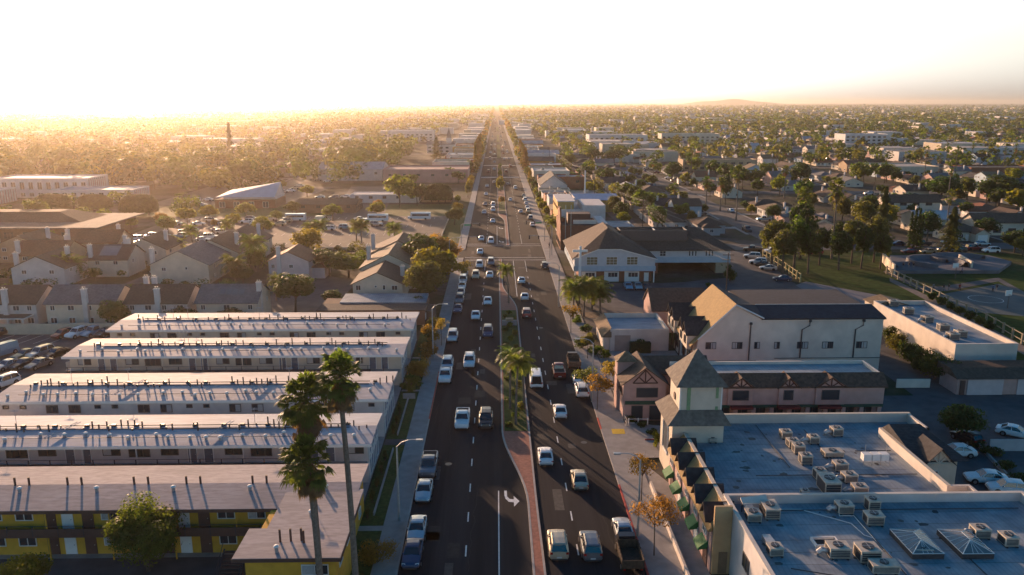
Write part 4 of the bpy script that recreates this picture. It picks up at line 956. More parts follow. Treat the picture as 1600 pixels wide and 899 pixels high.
for i, (a, b_) in enumerate(tx):
    x0, x1 = xh(a), xh(b_) - .6; y = yf
    wins = []
    n = 4 if i in (1, 2) else 3
    for k in range(n):
        xx = x0 + 1.3 + (x1 - x0 - 2.6) * k / (n - 1)
        if abs(xx - (x0 + (x1 - x0) * .55)) < .5: xx += .9
        wins += [('S', xx, y, 3.2, 1.3 if k % 2 else .95, 1.05), ('S', xx, y, .6, 1.3, 1.2)]
    cx = x0 + (x1 - x0) * (.42, .60, .55, .98)[i]
    wins += [('E', x1, y + 3, 3.3, .5, .9), ('E', x1, y + 7, 3.3, .5, .9)]
    r, org = townhouse(x0, x1, y, 9.5, 4.9, 2.5, 'x', W_WHITE if i % 2 == 0 else W_CREAM, (R_BROWN, R_GREY, R_BROWN, R_GREY)[i], 
               ('white townhouse at the left edge with brown roof and one tall chimney', 'cream townhouse with grey-brown roof behind the boundary wall, second from the left edge', 'white townhouse with dark brown roof and chimney, third from the left edge', 'cream townhouse with solar water panels on its grey roof, right end of its row')[i],
               [(cx, y - .42 if i < 3 else y + 3, True, 7.5 if i < 3 else 8.0)] + ([(x0 + .8, y + 8.5, False, 7.9), (x0 + 2.4, y + 8.6, False, 7.8)] if i == 2 else []), wins)
    if i == 3:
        s = MB(org)
        for k in range(4): xx = x0 + 4 + k * 1.25; s.add([(xx, y + 1.8, 6.05 - .08), (xx + 1.05, y + 1.8, 6.05 - .08), (xx + 1.05, y + 3.2, 6.72), (xx, y + 3.2, 6.72), (xx, y + 1.8, 5.7), (xx + 1.05, y + 1.8, 5.7), (xx + 1.05, y + 3.2, 6.5), (xx, y + 3.2, 6.5)], [(0, 1, 2, 3), (0, 1, 5, 4), (1, 2, 6, 5), (3, 0, 4, 7)], SKYL)
        s.build('solar_panels', r)
    if i == 0:
        s = MB(org); s.box(x0 - 2, x1 - .6, 149.6, y - .01, 2.35, 2.5, TRIM_W); s.box(x0 - 1.8, x1 - .8, 149.8, y - .02, 2.51, 2.56, R_BROWN)
        for k in range(4): xx = x0 + k * (x1 - x0 - 1) / 3; s.box(xx - .1, xx + .1, 149.7, 149.9, 0, 2.35, TRIM_W)
        s.build('patio_cover', r)
# tan gabled house by the road, with long ridge towards the cross street
h1, o1 = townhouse(-31.4, -20.6, 170, 13, 4.6, 2.5, 'y', W_CREAM, R_BROWN, 'cream gabled house with long brown roof, right behind the farthest white apartment block', [(-21.2, 176, False, 7.0)],
    [('S', -30.2, 170, 3.0, 1.1, 1.2), ('S', -26.4, 170, 3.6, .5, .5), ('S', -24.6, 170, 3.1, .6, 1.1), ('S', -22.3, 170, 3.0, 1.3, 1.1)], 'house', name='gabled_house')
h2, o2 = townhouse(-32.0, -18.6, 184, 15, 5.2, 3.3, 'y', W_CREAM, R_TAN, 'cream gabled house with tan roof behind the first gabled house, towards the crossing', [(-31.2, 192, False, 8.8)],
    [('E', -18.6, 187, 3.0, 1.2, 1.1), ('E', -18.6, 193, 3.0, 1.2, 1.1)], 'house', name='gabled_house')
h3, o3 = townhouse(-33, -17.4, 201, 13, 5.2, 3.6, 'y', W_CREAM, R_BROWN, 'third cream gabled house of the row by the road, nearest the crossing', [(-32.2, 206, False, 9.4)], [('E', -17.4, 205, 3, 1.2, 1.1)], 'house', name='gabled_house')
# brown flat-roofed outbuilding in front
org = (-24, 158, 0); r = root('flat_roofed_garage', org, 'brown low building with pale blue flat roof below the cream gabled house', 'garage')
w_ = MB(org); w_.box(-35.5, -14.2, 152.5, 163, -.1, 3.0, W_BROWN); w_.box(-14.2, -12.6, 154, 160, -.1, 2.4, W_BROWN); w_.build('wall', r)
w_ = MB(org); w_.add([(-32, 158, 3.35), (-14.5, 158, 3.35), (-14.5, 165, 3.5), (-32, 165, 3.5), (-32, 158, 3.0), (-14.5, 158, 3.0), (-14.5, 165, 3.0), (-32, 165, 3.0)], [(0, 1, 2, 3), (0, 1, 5, 4), (1, 2, 6, 5), (3, 0, 4, 7), (2, 3, 7, 6)], R_BLUISH); w_.box(-35.6, -14.1, 152.4, 157.9, 3.0, 3.12, R_DARK); w_.build('roof', r)
window(r, org, 'E', -14.2, 153.4, 1.0, 1.2, 1.2, FRAME_W)
# pink-white house with red roof
r, org = townhouse(-56.0, -46.2, 193, 11, 5.2, 2.3, 'y', mat('blush_stucco', (.55, .45, .44), .9, .08, .8), R_RED, 'blush two-storey house with red tiled roof and tall chimney beside the leafy court', [(-53.3, 192.6, True, 8.6)],
    [('S', -54.9, 193, 3.2, .9, 1.1), ('S', -50.5, 193, 3.3, 1.0, .9), ('S', -50.5, 193, .9, 1.0, 1.0)], 'house', name='detached_house')
w_ = MB(org); w_.box(-46.2, -43, 196, 203, -.1, 2.9, MATS['blush_stucco']); w_.hip(-46.1, -43, 196, 203, 2.9, 1.0, R_RED, .3); w_.build('porch', r)
# long grey-roofed row further left
rows = [(-83.5, -69.6, 190, 16, R_GREY, 'grey-roofed cream townhouse facing the viewer with a tall left chimney, behind the third townhouse'),
        (-81.5, -67.5, 206, 15, R_BROWN, 'brown-roofed townhouse stepped behind the grey-roofed one'), (-79.5, -66, 221, 12, R_DARK, 'dark-roofed townhouse at the far end of the stepped row')]
for k, (x0, x1, y, d, rm, lab) in enumerate(rows):
    townhouse(x0, x1, y, d, 5.0, 3.3, 'y', W_CREAM, rm, lab, [(x0 + .4, y + .8, True, 8.6)] if k == 0 else [(x1 - 2, y + 6, False, 9.0)], [('S', x0 + 3.2, y, 3.3, 1.1, .9), ('S', x0 + 8.6, y, 3.6, .6, .7), ('E', x1, y + 4, 3.2, 1.2, 1.1), ('E', x1, y + 9, 3.2, 1.2, 1.1), ('E', x1, y + 4, .8, 1.2, 1.1)])
rows = [(-115.5, -103.0, 188, 11, R_BROWN, W_WHITE, 'white stucco house with reddish brown roof, left of the solar-roofed house'), (-103.5, -93, 199, 10, R_DARK, W_CREAM, 'cream house with a large solar panel on its dark roof'),
        (-101, -89, 213, 12, R_BROWN, W_CREAM, 'cream house with brown roof and round bay window at the car court'), (-125, -112, 205, 11, R_RED, W_TAN, 'tan house with reddish roof between palms and chimneys'), (-140, -127, 190, 12, R_BROWN, W_TAN, 'tan house with brown roof at the left picture edge behind the townhouses'),
        (-138, -124, 218, 12, R_BROWN, W_TAN, 'tan house with low brown roof behind the yellow shrubs at the far left'), (-122, -107, 224, 10, R_RED, W_TAN, 'tan house with reddish roof nearest the brown school hall')]
for k, (x0, x1, y, d, rm, wm_, lab) in enumerate(rows):
    r, org = townhouse(x0, x1, y, d, 4.7, 2.8, 'x' if k in (1, 3, 6) else 'y', wm_, rm, lab, [(x0 + 1.2, y + .6, True, 8.0), (x1 - 2.5, y + 7, False, 8.4)], [('S', x0 + 3, y, 3.1, 1.2, 1.0), ('S', x1 - 3, y, 3.1, 1.2, 1.0), ('S', x0 + 3, y, .8, 1.2, 1.0), ('E', x1, y + 3, 3.1, 1.2, 1.0)])
    if k == 1:
        s = MB(org); ym = y + d / 2; g = lambda yy: 4.7 + 2.8 * (yy - y) / (d / 2) + .06
        s.add([(x0 + 3, y + 1, g(y + 1)), (x1 - 3, y + 1, g(y + 1)), (x1 - 3, ym - .6, g(ym - .6)), (x0 + 3, ym - .6, g(ym - .6)), (x0 + 3, y + 1, g(y + 1) - .2), (x1 - 3, y + 1, g(y + 1) - .2), (x1 - 3, ym - .6, g(ym - .6) - .2), (x0 + 3, ym - .6, g(ym - .6) - .2)], [(0, 1, 2, 3), (0, 1, 5, 4), (1, 2, 6, 5), (3, 0, 4, 7)], SKYL); s.build('solar_panels', r)
S('car_court', [(-58, 158), (-36, 158), (-34, 192), (-44, 200), (-48, 190), (-60, 186)], .03, ASPH_LOT)
S('car_court', [(-92, 172), (-84.5, 172), (-84.5, 222), (-88, 222)], .03, ASPH_LOT)
gq = 'cars in the townhouse court'
for (k, c, x, y, rz, lab) in (('suv', 'white', -87.6, 181, .1, 'white SUV in the court between the townhouse rows, nearest the viewer'), ('sedan', 'silver', -87, 203, PI / 2, 'silver sedan in the court below the bay-windowed house'), ('sedan', 'light blue', -86.6, 210, PI / 2, 'pale blue sedan at the far end of the townhouse court'),
        ('sedan', 'silver', -91, 176, 1.2, 'silver sedan at the near end of the townhouse court')):
    vehicle(k, c, x, y, rz, lab, gq, z=.035)
# ---------------------------------------------------------------- right foreground
def flat_shell(r, org, x0, x1, y0, y1, z, ph, wallm, roofm, t=.3, coping=None, roofz=None):
    w_ = MB(org); w_.box(x0, x1, y0, y1, -.1, z, wallm); w_.parapet(x0, x1, y0, y1, z, z + ph, t, wallm); w_.build('wall', r)
    f = MB(org); f.box(x0 + t, x1 - t, y0 + t, y1 - t, z, z + .06, roofm); f.build('roof', r)
    if coping: c = MB(org); e = .05; c.parapet(x0 - e, x1 + e, y0 - e, y1 + e, z + ph, z + ph + .09, t + 2 * e, coping); c.build('coping', r)
# white shop block at the bottom right
x0, x1, y0, y1 = 21.6, 50.4, 30, 69.3; ZW = 5.6
org = ((x0 + x1) / 2, (y0 + y1) / 2, 0); WB = root('white_commercial_building', org, 'white building at the bottom right, its flat roof crowded with air conditioners and two skylights', 'building')
flat_shell(WB, org, x0, x1, y0, y1, ZW, .9, W_WHITE, R_BLUISH, .28, W_PALE)
window(WB, org, 'W', x0, 61.8, 3.2, 1.7, 1.4, FRAME_D)
window(WB, org, 'W', x0, 55.0, 3.2, 1.7, 1.4, FRAME_D)
zr = ZW + .06
gA = 'air conditioners on the white roof at the bottom right'
for (px, py, w_, d, h, k, lab) in ((1202, 805, 1.5, 2.2, 1.2, 0, 'beige air conditioner with open square top near the back left corner of the white roof'), (1176, 812, 1.4, 1.4, .9, 2, 'beige air conditioner with long white duct at the left corner of the white roof'),
        (1210, 866, 1.3, 1.2, .9, 2, 'beige air conditioner with sloping duct alone near the left edge of the white roof'), (1308, 868, 1.9, 1.5, 1.1, 1, 'beige fan unit right of the dark roof hatch'), (1354, 874, 1.9, 1.7, 1.3, 0, 'large beige fan unit between hatch and skylights'),
        (1318, 800, 1.6, 1.3, 1.0, 1, 'grey unit by the back parapet of the white roof, left one of a cluster'), (1364, 818, 1.7, 1.3, 1.1, 0, 'pale unit with rusty grille in the cluster left of the skylights'), (1362, 797, 1.2, 1.2, 1.3, 0, 'curved-top pale unit right behind the rusty-grilled one'),
        (1530, 838, 1.5, 1.3, 1.0, 1, 'beige unit just right of the second skylight'), (1574, 850, 1.3, 1.4, 1.0, 0, 'beige unit near the right edge of the white roof'), (1380, 893, 2.4, 1.2, .9, 0, 'long beige unit at the bottom edge right of the two fan units'), (1440, 866, 1.6, 1.0, .7, 0, 'low beige box unit below the first skylight')):
    X, Y = G(px, py, zr); ac_unit(X, Y, zr, lab, w_ * .9, d * .9, h * .88, rnd.uniform(-.05, .05), k, gA)
def skylight(px, py, w_, d, lab):
    X, Y = G(px, py, zr); r = root('skylight', (X, Y, zr), lab, 'skylight', 'pyramid skylights on the white roof')
    c = MB(); c.parapet(-w_ / 2, w_ / 2, 0, d, 0, .5, .12, METAL_D); c.build('kerb', r)
    z = .51; P = [(-w_ / 2, 0, z), (w_ / 2, 0, z), (w_ / 2, d, z), (-w_ / 2, d, z), (0, w_ / 2, z + .5), (0, d - w_ / 2, z + .5)]
    g = MB(); g.add(P, [(0, 1, 4), (1, 2, 5, 4), (2, 3, 5), (3, 0, 4, 5)], SKYL); g.build('glazing', r)
    b = MB()
    for a, e in ((0, 4), (1, 4), (2, 5), (3, 5), (4, 5), (0, 1), (1, 2), (2, 3), (3, 0)): b.tube([P[a], P[e]], .035, FRAME_W, 4)
    for k in range(1, 6):
        t = k / 6
        for s in (0, 1):
            lo = Vector(P[0 if s == 0 else 1]).lerp(Vector(P[3 if s == 0 else 2]), t); hi = Vector(P[4]).lerp(Vector(P[5]), min(1, max(0, (t - .18) / .64))); b.tube([tuple(lo), tuple(hi)], .02, FRAME_W, 4)
        if k in (2, 3, 4): lo = Vector(P[0]).lerp(Vector(P[1]), t if k != 3 else .5); b.tube([tuple(lo), P[4]], .02, FRAME_W, 4)
    b.build('glazing_bars', r)
skylight(1450, 874, 2.7, 4.0, 'ridged glass skylight on the white roof, left of the pair'); skylight(1528, 874, 2.7, 4.0, 'ridged glass skylight on the white roof, right of the pair')
X, Y = G(1290, 850, zr); r = root('roof_hatch', (X, Y, zr), 'dark open roof hatch with white rim on the white roof', 'roof hatch')
h = MB(); h.parapet(-1.1, 1.1, -.7, .7, 0, .3, .12, TRIM_W); h.build('rim', r); h = MB(); h.box(-.98, .98, -.58, .58, 0, .08, mat('dark_hatch', (.03, .03, .03), .7, .2, 3)); h.build('cover', r)
c = MB(); P = [(1215, 796), (1250, 796), (1330, 818), (1350, 836), (1368, 842)]
c.tube([(*G(a, b_, zr + .1), zr + .1) for a, b_ in P], .045, TRIM_W, 5); c.o = Vector((*G(1250, 800, zr), zr)); c.v = [(p[0] - c.o.x, p[1] - c.o.y, p[2] - c.o.z) for p in c.v]; c.build('conduit_pipe', None, 'thin white pipe snaking across the white roof behind the hatch', 'pipe')
c = MB((*G(1300, 785, zr), zr)); c.tube([(*G(a, b_, zr + .08), zr + .08) for a, b_ in ((1305, 785), (1312, 806), (1334, 806), (1366, 842), (1390, 866))], .05, TRIM_W, 5); c.build('conduit_pipe', None, 'thin white pipe running from the parapet cluster down towards the skylights', 'pipe')
c = MB((*G(1180, 780, ZW + 1), ZW)); a = G(1156, 778, ZW + 1.1); b_ = G(1196, 774, ZW + 1.3)
c.add([(a[0], a[1] - .9, ZW + 1.0), (b_[0], b_[1] - .9, ZW + 1.0), (b_[0], b_[1] - .1, ZW + 1.45), (a[0], a[1] - .1, ZW + 1.2), (a[0], a[1] - .9, ZW + .9), (b_[0], b_[1] - .9, ZW + .9), (b_[0], b_[1] - .1, ZW + 1.35), (a[0], a[1] - .1, ZW + 1.1)], [(0, 1, 2, 3), (4, 7, 6, 5), (0, 1, 5, 4), (1, 2, 6, 5), (2, 3, 7, 6), (3, 0, 4, 7)], W_PALE)
for s in (a, b_): c.box(s[0] - .04, s[0] + .04, s[1] - .8, s[1] - .72, ZW + .05, ZW + .95, METAL_D)
c.build('equipment_cover', None, 'white slanted sheet cover raised on legs at the back left corner of the white roof', 'cover')
pp = MB((49, 62, zr)); pp.box(46.6, 50.1, 52, 61.0, zr, zr + .5, R_WHITE); pp.build('raised_roof_platform', None, 'raised pale platform at the bottom right corner of the white roof', 'roof platform')
def roof_marks(x0, x1, y0, y1, z, n, seed, skip=lambda x, y: False):
    q = random.Random(seed); m_ = MB(((x0 + x1) / 2, (y0 + y1) / 2, z)); D_ = mat('roof_tar', (.035, .035, .04), .5, .2, 3); E_ = mat('roof_patch_pale', (.30, .33, .36), .7, .15, 2); F_ = mat('roof_dirt', (.12, .115, .11), .9, .3, 2)
    for i in range(n):
        x, y = q.uniform(x0 + 1, x1 - 2), q.uniform(y0 + .5, y1 - 1.5); c = q.choice((D_, E_, F_, F_)); k = q.randint(6, 9); r_ = q.uniform(.1, .42); ax = q.uniform(.6, 1.8)
        if skip(x, y): continue
        m_.add([(x + r_ * ax * math.cos(2 * PI * j / k) * q.uniform(.6, 1.2), y + r_ * math.sin(2 * PI * j / k) * q.uniform(.6, 1.2), z + .004 + i * .00012) for j in range(k)], [tuple(range(k))], c)
    y = y0 + 1.5
    while y < y1 - 1: m_.sheet([(x0 + .5, y), (x1 - .5, y), (x1 - .5, y + .05), (x0 + .5, y + .05)], z + .003, F_); y += q.uniform(1.6, 2.6)
    return m_.build('roof_repairs', None)
rm_ = roof_marks(22, 46, 52, 68.8, zr, 46, 3); rm_.parent = WB; rm_.location = (rm_.location[0] - WB.location[0], rm_.location[1] - WB.location[1], rm_.location[2])
pr = MB((36, 60, zr))
for (a, b_) in (((23.5, 67.5), (49, 67.5)), ((33, 55), (33, 66.5)), ((39.5, 52), (39.5, 61.8)), ((24, 58), (30, 56))): pr.tube([(a[0], a[1], zr + .12), (b_[0], b_[1], zr + .12)], .05, METAL_D, 5)
pr.build('roof_pipework', None, 'dark pipes running across the white building roof between its air conditioners', 'pipes')
# tudor shop strip with green awnings
X0 = 19.8; XS = 21.3; Y0, Y1 = 69.6, 90.6; ZS = 5.9
org = (32, 80, 0); SB = root('tudor_shop_building', org, 'pink mock-tudor shop building with green awnings and a big blue-grey flat roof', 'shop building')
w_ = MB(org); w_.box(X0, 44.6, 69.5, 84.6, -.1, 4.4, W_PINK); w_.box(X0, 21.55, 66.5, 69.5, -.1, 4.4, W_PINK)
w_.box(XS, 44.6, 69.5, 84.6, 4.4, ZS - 1.1, W_PINK); w_.box(26, 44.6, 84.6, Y1, -.1, ZS - 1.1, W_PINK); w_.box(44.6, 50.3, 85.8, Y1, -.1, ZS - 1.1, W_PINK)
w_.build('wall', SB)
w_ = MB(org); w_.box(XS + .3, 44.5, 69.6, 84.7, ZS - 1.1, ZS - 1.0, R_BLUISH); w_.box(26.0, 44.5, 84.7, Y1 - .3, ZS - 1.1, ZS - .995, R_BLUISH); w_.box(44.5, 50.0, 86.1, Y1 - .3, ZS - 1.1, ZS - 1.0, R_BLUISH); w_.build('roof', SB)
w_ = MB(org); w_.box(XS, XS + .28, 66.5, 84.5, ZS - 1.1, ZS + .25, W_PINK); w_.box(26, 50.3, Y1 - .3, Y1, ZS - 1.1, ZS + .1, W_PALE); w_.box(50.0, 50.3, 85.8, Y1 - .3, ZS - 1.1, ZS + .1, W_PALE)
w_.box(44.5, 44.8, 71.6, 86.1, ZS - 1.1, ZS + .1, W_PALE); w_.box(44.8, 50.3, 85.8, 86.1, ZS - 1.1, ZS + .1, W_PALE); w_.box(44.8, 46.6, 71.6, 71.9, ZS - 1.1, ZS + .1, W_PALE); w_.box(46.6, 46.9, 69.6, 71.9, ZS - 1.1, ZS + .1, W_PALE)
w_.build('parapet', SB)
w_ = MB(org); w_.box(XS - .06, XS + .34, 66.5, 84.5, ZS + .25, ZS + .36, W_CREAM); w_.box(26, 50.36, Y1 - .36, Y1 + .06, ZS + .1, ZS + .18, W_CREAM); w_.box(44.44, 44.86, 71.6, 86.0, ZS + .1, ZS + .18, W_CREAM); w_.build('coping', SB)
w_ = MB(org); w_.add([(X0 - .35, 66.5, 4.35), (X0 - .35, 84.5, 4.35), (XS - .01, 84.5, ZS + .2), (XS - .01, 66.5, ZS + .2), (X0 - .35, 66.5, 4.2), (X0 - .35, 84.5, 4.2), (XS - .01, 84.5, 4.4), (XS - .01, 66.5, 4.4)], [(0, 1, 2, 3), (0, 1, 5, 4), (4, 5, 6, 7), (0, 4, 7, 3), (1, 2, 6, 5)], mat('golden_tan_shingles', (.36, .235, .10), .9, .15, 2.2, stain=.2, lines=('Z', 4.5, .3), bump=.3)); w_.build('mansard_roof', SB)
for i, yy in enumerate((68.3, 71.9, 75.5, 79.2, 82.9)):      # dormers
    d = MB(org); hw = .85; zt = 5.0
    d.add([(X0 - .12, yy - hw, 2.6), (X0 - .12, yy + hw, 2.6), (X0 - .12, yy + hw, zt), (X0 - .12, yy, zt + 1.2), (X0 - .12, yy - hw, zt), (XS, yy - hw, 2.6), (XS, yy + hw, 2.6), (XS, yy + hw, zt), (XS, yy, zt + 1.2), (XS, yy - hw, zt)],
          [(0, 1, 2, 3, 4), (0, 5, 6, 1), (1, 6, 7, 2), (0, 4, 9, 5)], W_PINK); dm = d.build('dormer', SB)
    f = MB(org); e = .22; zz = zt - .12
    for s in (-1, 1): f.add([(X0 - .45, yy, zt + 1.34), (X0 - .45, yy + s * (hw + e), zz), (XS + 1.0, yy + s * (hw + e), zz), (XS + 1.0, yy, zt + 1.34), (X0 - .45, yy, zt + 1.2), (X0 - .45, yy + s * (hw + e), zz - .12), (XS + 1.0, yy + s * (hw + e), zz - .12), (XS + 1.0, yy, zt + 1.2)], [(0, 1, 2, 3), (4, 7, 6, 5), (0, 4, 5, 1), (1, 5, 6, 2), (3, 2, 6, 7)], R_DARK)
    f.build('dormer_roof', dm)
    window(SB, org, 'W', X0 - .12, yy, 3.1, 1.2, 1.35, FRAME_W, GLASS, 1, 1)
    a = MB(org); yz0, yz1 = yy - .9, yy + .9
    a.add([(X0 - .95, yz0, 2.0), (X0 - .95, yz1, 2.0), (X0 - .01, yz1, 2.75), (X0 - .01, yz0, 2.75), (X0 - .95, yz0, 1.8), (X0 - .95, yz1, 1.8), (X0 - .01, yz1, 1.95), (X0 - .01, yz0, 1.95)], [(0, 1, 2, 3), (0, 4, 5, 1), (0, 3, 7, 4), (1, 5, 6, 2)], GREEN_CANVAS)
    a.build('awning', SB)
    door(SB, org, 'W', X0, yy - .2, .05, 1.3, 2.0, TRIM_W if i % 2 else DOOR, 'shop_door')
w_ = MB(org); w_.box(X0 + .12, 21.56, 66.2, 66.49, -.1, 6.9, mat('ochre_stucco', (.50, .33, .17), .9, .1, 1, stain=.4, stain_col=(.38, .25, .15))); w_.build('end_wall', SB)
w_ = MB(org); w_.box(20.5, 21.3, 66.12, 66.196, .1, 2.3, mat('brown_side_door', (.22, .15, .09), .8, .1, 2)); w_.build('side_door', SB)
# pavilion gable on the east parapet
org = (47.4, 80, 0); r = root('gabled_pavilion', org, 'small cream pavilion with dark roof and timbered gable by the right shop parapet', 'pavilion')
w_ = MB(org); w_.box(44.9, 49.6, 78.6, 85.7, -.1, 5.6, W_CREAM); w_.gwall(45.9, 48.7, 78.2, 79.4, 3.5, 5.6, 1.4, 'y', W_CREAM); w_.build('wall', r)
w_ = MB(org); w_.add([(44.85, 78.0, 5.5), (50.6, 78.0, 5.5), (50.6, 86.8, 5.5), (44.85, 86.8, 5.5), (44.85, 84.6, 7.1), (48.4, 84.6, 7.1)], [(0, 1, 5, 4), (1, 2, 5), (2, 3, 4, 5), (3, 0, 4), (0, 3, 2, 1)], R_DARK)
w_.gable(45.9, 48.7, 78.0, 81.5, 5.6, 1.5, 'y', R_DARK, .35, .3, .1); w_.build('roof', r)
timber_gable(r, org, 47.3, 78.1, 5.3, 2.6, 1.5, 'S', W_CREAM); window(r, org, 'S', 46.9, 78.2, 3.3, 1.0, 1.1, FRAME_W, GLASS, 1)
# corner tower
org = (23.0, 87.9, 0); T = root('corner_tower', org, 'square cream tower with pyramid shingle roof at the corner of the shop building', 'tower')
w_ = MB(org); w_.box(20.0, 25.9, 84.8, 91.0, -.1, 7.6, W_CREAM); w_.box(20.9, 25.7, 85.6, 90.6, 7.6, 11.6, W_CREAM); w_.build('wall', T)
w_ = MB(org); w_.box(19.98 - .16, 19.98, 85.0, 90.8, 2.2, 2.4, W_CREAM); w_.add([(20.5, 84.95, 3.4)], [], W_CREAM)
w_ = MB(org); x0, x1, y0, y1 = 20.3, 26.3, 85.0, 91.2; zb = 11.5
w_.add([(x0, y0, zb), (x1, y0, zb), (x1, y1, zb), (x0, y1, zb), ((x0 + x1) / 2, (y0 + y1) / 2, 15.2)], [(0, 1, 4), (1, 2, 4), (2, 3, 4), (3, 0, 4), (0, 3, 2, 1)], R_WEATH); w_.build('pyramid_roof', T)
w_ = MB(org); e = .7
o_ = [(20.0 - e, 84.8 - e, 7.2), (25.9 + e, 84.8 - e, 7.2), (25.9 + e, 91.0 + e, 7.2), (20.0 - e, 91.0 + e, 7.2)]; i_ = [(20.85, 85.55, 8.6), (25.75, 85.55, 8.6), (25.75, 90.65, 8.6), (20.85, 90.65, 8.6)]
w_.add(o_ + i_, [(0, 1, 5, 4), (1, 2, 6, 5), (2, 3, 7, 6), (3, 0, 4, 7), (0, 3, 2, 1)], R_WEATH); w_.build('skirt_roof', T)
for (a, b_, c0, c1) in ((21.7, 22.1, 8.3, 11.3), (25.0, 25.3, 10.0, 11.3), (25.0, 25.3, 8.3, 9.0)): w_ = MB(org); w_.box(a, b_, 85.52, 85.6, c0, c1, mat('sage_green_paint', (.20, .30, .16), .7, .1, 3)); w_.build('trim_board', T)
for (a, b_) in ((20.84, 21.0), (25.6, 25.74)): w_ = MB(org); w_.box(a, b_, 85.54, 85.7, 8.6, 11.5, TRIM_W); w_.build('trim_board', T)
w_ = MB(org); n = 9; P = [(19.94, 86.6, 2.6), (19.94, 89.2, 2.6)] + [(19.94, 87.9 + 1.3 * math.cos(k * PI / n), 5.4 + 1.3 * math.sin(k * PI / n)) for k in range(n + 1)]
w_.add([P[0]] + [P[1]] + P[2:], [tuple(range(len(P)))], GLASS); w_.build('arched_window', T)
w_ = MB(org); w_.tube([P[0], P[1]] + P[2:] + [P[0]], .1, TRIM_W, 5); w_.build('arch_surround', T)
for zz in (9.4,):
    w_ = MB(org); w_.tube([(20.80, 88.1, zz), (20.9, 88.1, zz)], .45, TRIM_B, 14); w_.build('round_clock', T)
# rooftop units on the strip
rm_ = roof_marks(21.8, 44, 70, 90, ZS - .992, 60, 5); rm_.parent = SB; rm_.location = (rm_.location[0] - SB.location[0], rm_.location[1] - SB.location[1], rm_.location[2])
pr = MB((33, 80, 5))
for (a, b_) in (((27, 76.2), (44, 76.2)), ((31.2, 78), (31.2, 89.5)), ((36.5, 72), (36.5, 88)), ((40, 82), (44, 82))): pr.tube([(a[0], a[1], ZS - .88), (b_[0], b_[1], ZS - .88)], .05, METAL_D, 5)
pr.build('roof_pipework', None, 'dark pipes lying across the big shop roof between its air conditioners', 'pipes')
zr = ZS - 1.0; gB = 'air conditioners on the big shop roof'
for (px, py, w_, d, h, k, lab) in ((1227, 684, 1.3, 1.2, 1.0, 0, 'beige unit at the back of the left diagonal row on the shop roof'), (1238, 698, 1.3, 1.2, 1.0, 0, 'second beige unit of the left diagonal row on the shop roof'), (1247, 707, 1.3, 1.2, 1.1, 0, 'third beige unit of the left diagonal row on the shop roof'), (1258, 724, 1.3, 1.2, 1.2, 0, 'nearest beige unit of the left diagonal row on the shop roof'),
        (1270, 692, 1.2, 1.1, 1.0, 1, 'pale unit right of the left diagonal row, with elbow duct'), (1306, 680, 1.3, 1.2, 1.1, 1, 'beige unit near the back parapet, rightmost at the rear of the shop roof'), (1300, 712, 2.3, 1.4, .7, 0, 'long low white unit in the middle of the shop roof'),
        (1312, 734, 1.5, 1.2, 1.0, 1, 'beige fan unit at the head of the right row on the shop roof'), (1326, 752, 1.5, 1.2, 1.0, 1, 'middle beige fan unit of the right row on the shop roof'), (1342, 771, 1.5, 1.2, 1.0, 1, 'beige fan unit at the near end of the right row on the shop roof'),
        (1280, 748, 1.2, 1.2, 1.2, 0, 'small beige unit behind the tall brown-sided unit'), (1294, 768, 1.7, 2.6, 1.7, 0, 'tall large unit with brown side near the white building'), (1257, 775, .8, .8, .7, 0, 'small round-topped dark vent unit by the parapet'), (1113, 691, .9, .8, .6, 0, 'small grey unit beside the corner tower')):
    X, Y = G(px, py, zr); ac_unit(X, Y, zr + .01, lab, w_ * .92, d * .92, h * .85, rnd.uniform(-.06, .06), k, gB)
X, Y = G(1366, 725, zr); r = root('water_tank_rack', (X, Y, zr), 'white tanks on a metal rack near the right parapet of the shop roof', 'equipment rack')
q = MB(); 
for k in range(3): q.box(-1.4 + k * .95, -.55 + k * .95, -.4, .4, .5, 1.25, TRIM_W)
q.build('tanks', r); q = MB()
for k in range(4):
    for s in (-.4, .4): q.cyl(-1.4 + k * .95, s, 0, .5, .04, METAL, 5)
for s in (-.9, 1.4): q.cyl(s, .45, 0, 2.0, .03, METAL, 5)
q.build('rack_legs', r)
# pink tudor plaza behind
org = (38, 103.5, 0); PW = root('tudor_plaza_wing', org, 'long pink mock-tudor plaza wing with timbered dormers behind the shop roof', 'shop building')
a0, a1, b0, b1 = 24.5, 52.3, 100.8, 107.6
w_ = MB(org); w_.box(a0, a1, b0 + 1.4, b1, -.1, 6.6, W_PINK); w_.box(a0, a1, b0, b0 + 1.4, 2.95, 6.0, W_PINK)
for k in range(12): xx = a0 + .4 + k * (a1 - a0 - .8) / 11; w_.box(xx - .28, xx + .28, b0 + .02, b0 + .5, -.1, 2.95, W_PINK)
w_.build('wall', PW)
w_ = MB(org); w_.add([(a0 - .3, b0 - .4, 5.75), (a1 + .3, b0 - .4, 5.75), (a1 + .3, b0 + 1.4, 7.2), (a0 - .3, b0 + 1.4, 7.2), (a0 - .3, b0 - .4, 5.6), (a1 + .3, b0 - .4, 5.6), (a1 + .3, b0 + 1.4, 6.6), (a0 - .3, b0 + 1.4, 6.6)], [(0, 1, 2, 3), (0, 4, 5, 1), (4, 7, 6, 5), (0, 3, 7, 4), (1, 5, 6, 2), (2, 6, 7, 3)], R_BROWN); w_.build('mansard_roof', PW)
w_ = MB(org); w_.box(a0 + .3, a1 - .3, b0 + 1.45, b1 - .3, 6.6, 6.68, R_BLUISH); w_.build('roof', PW)
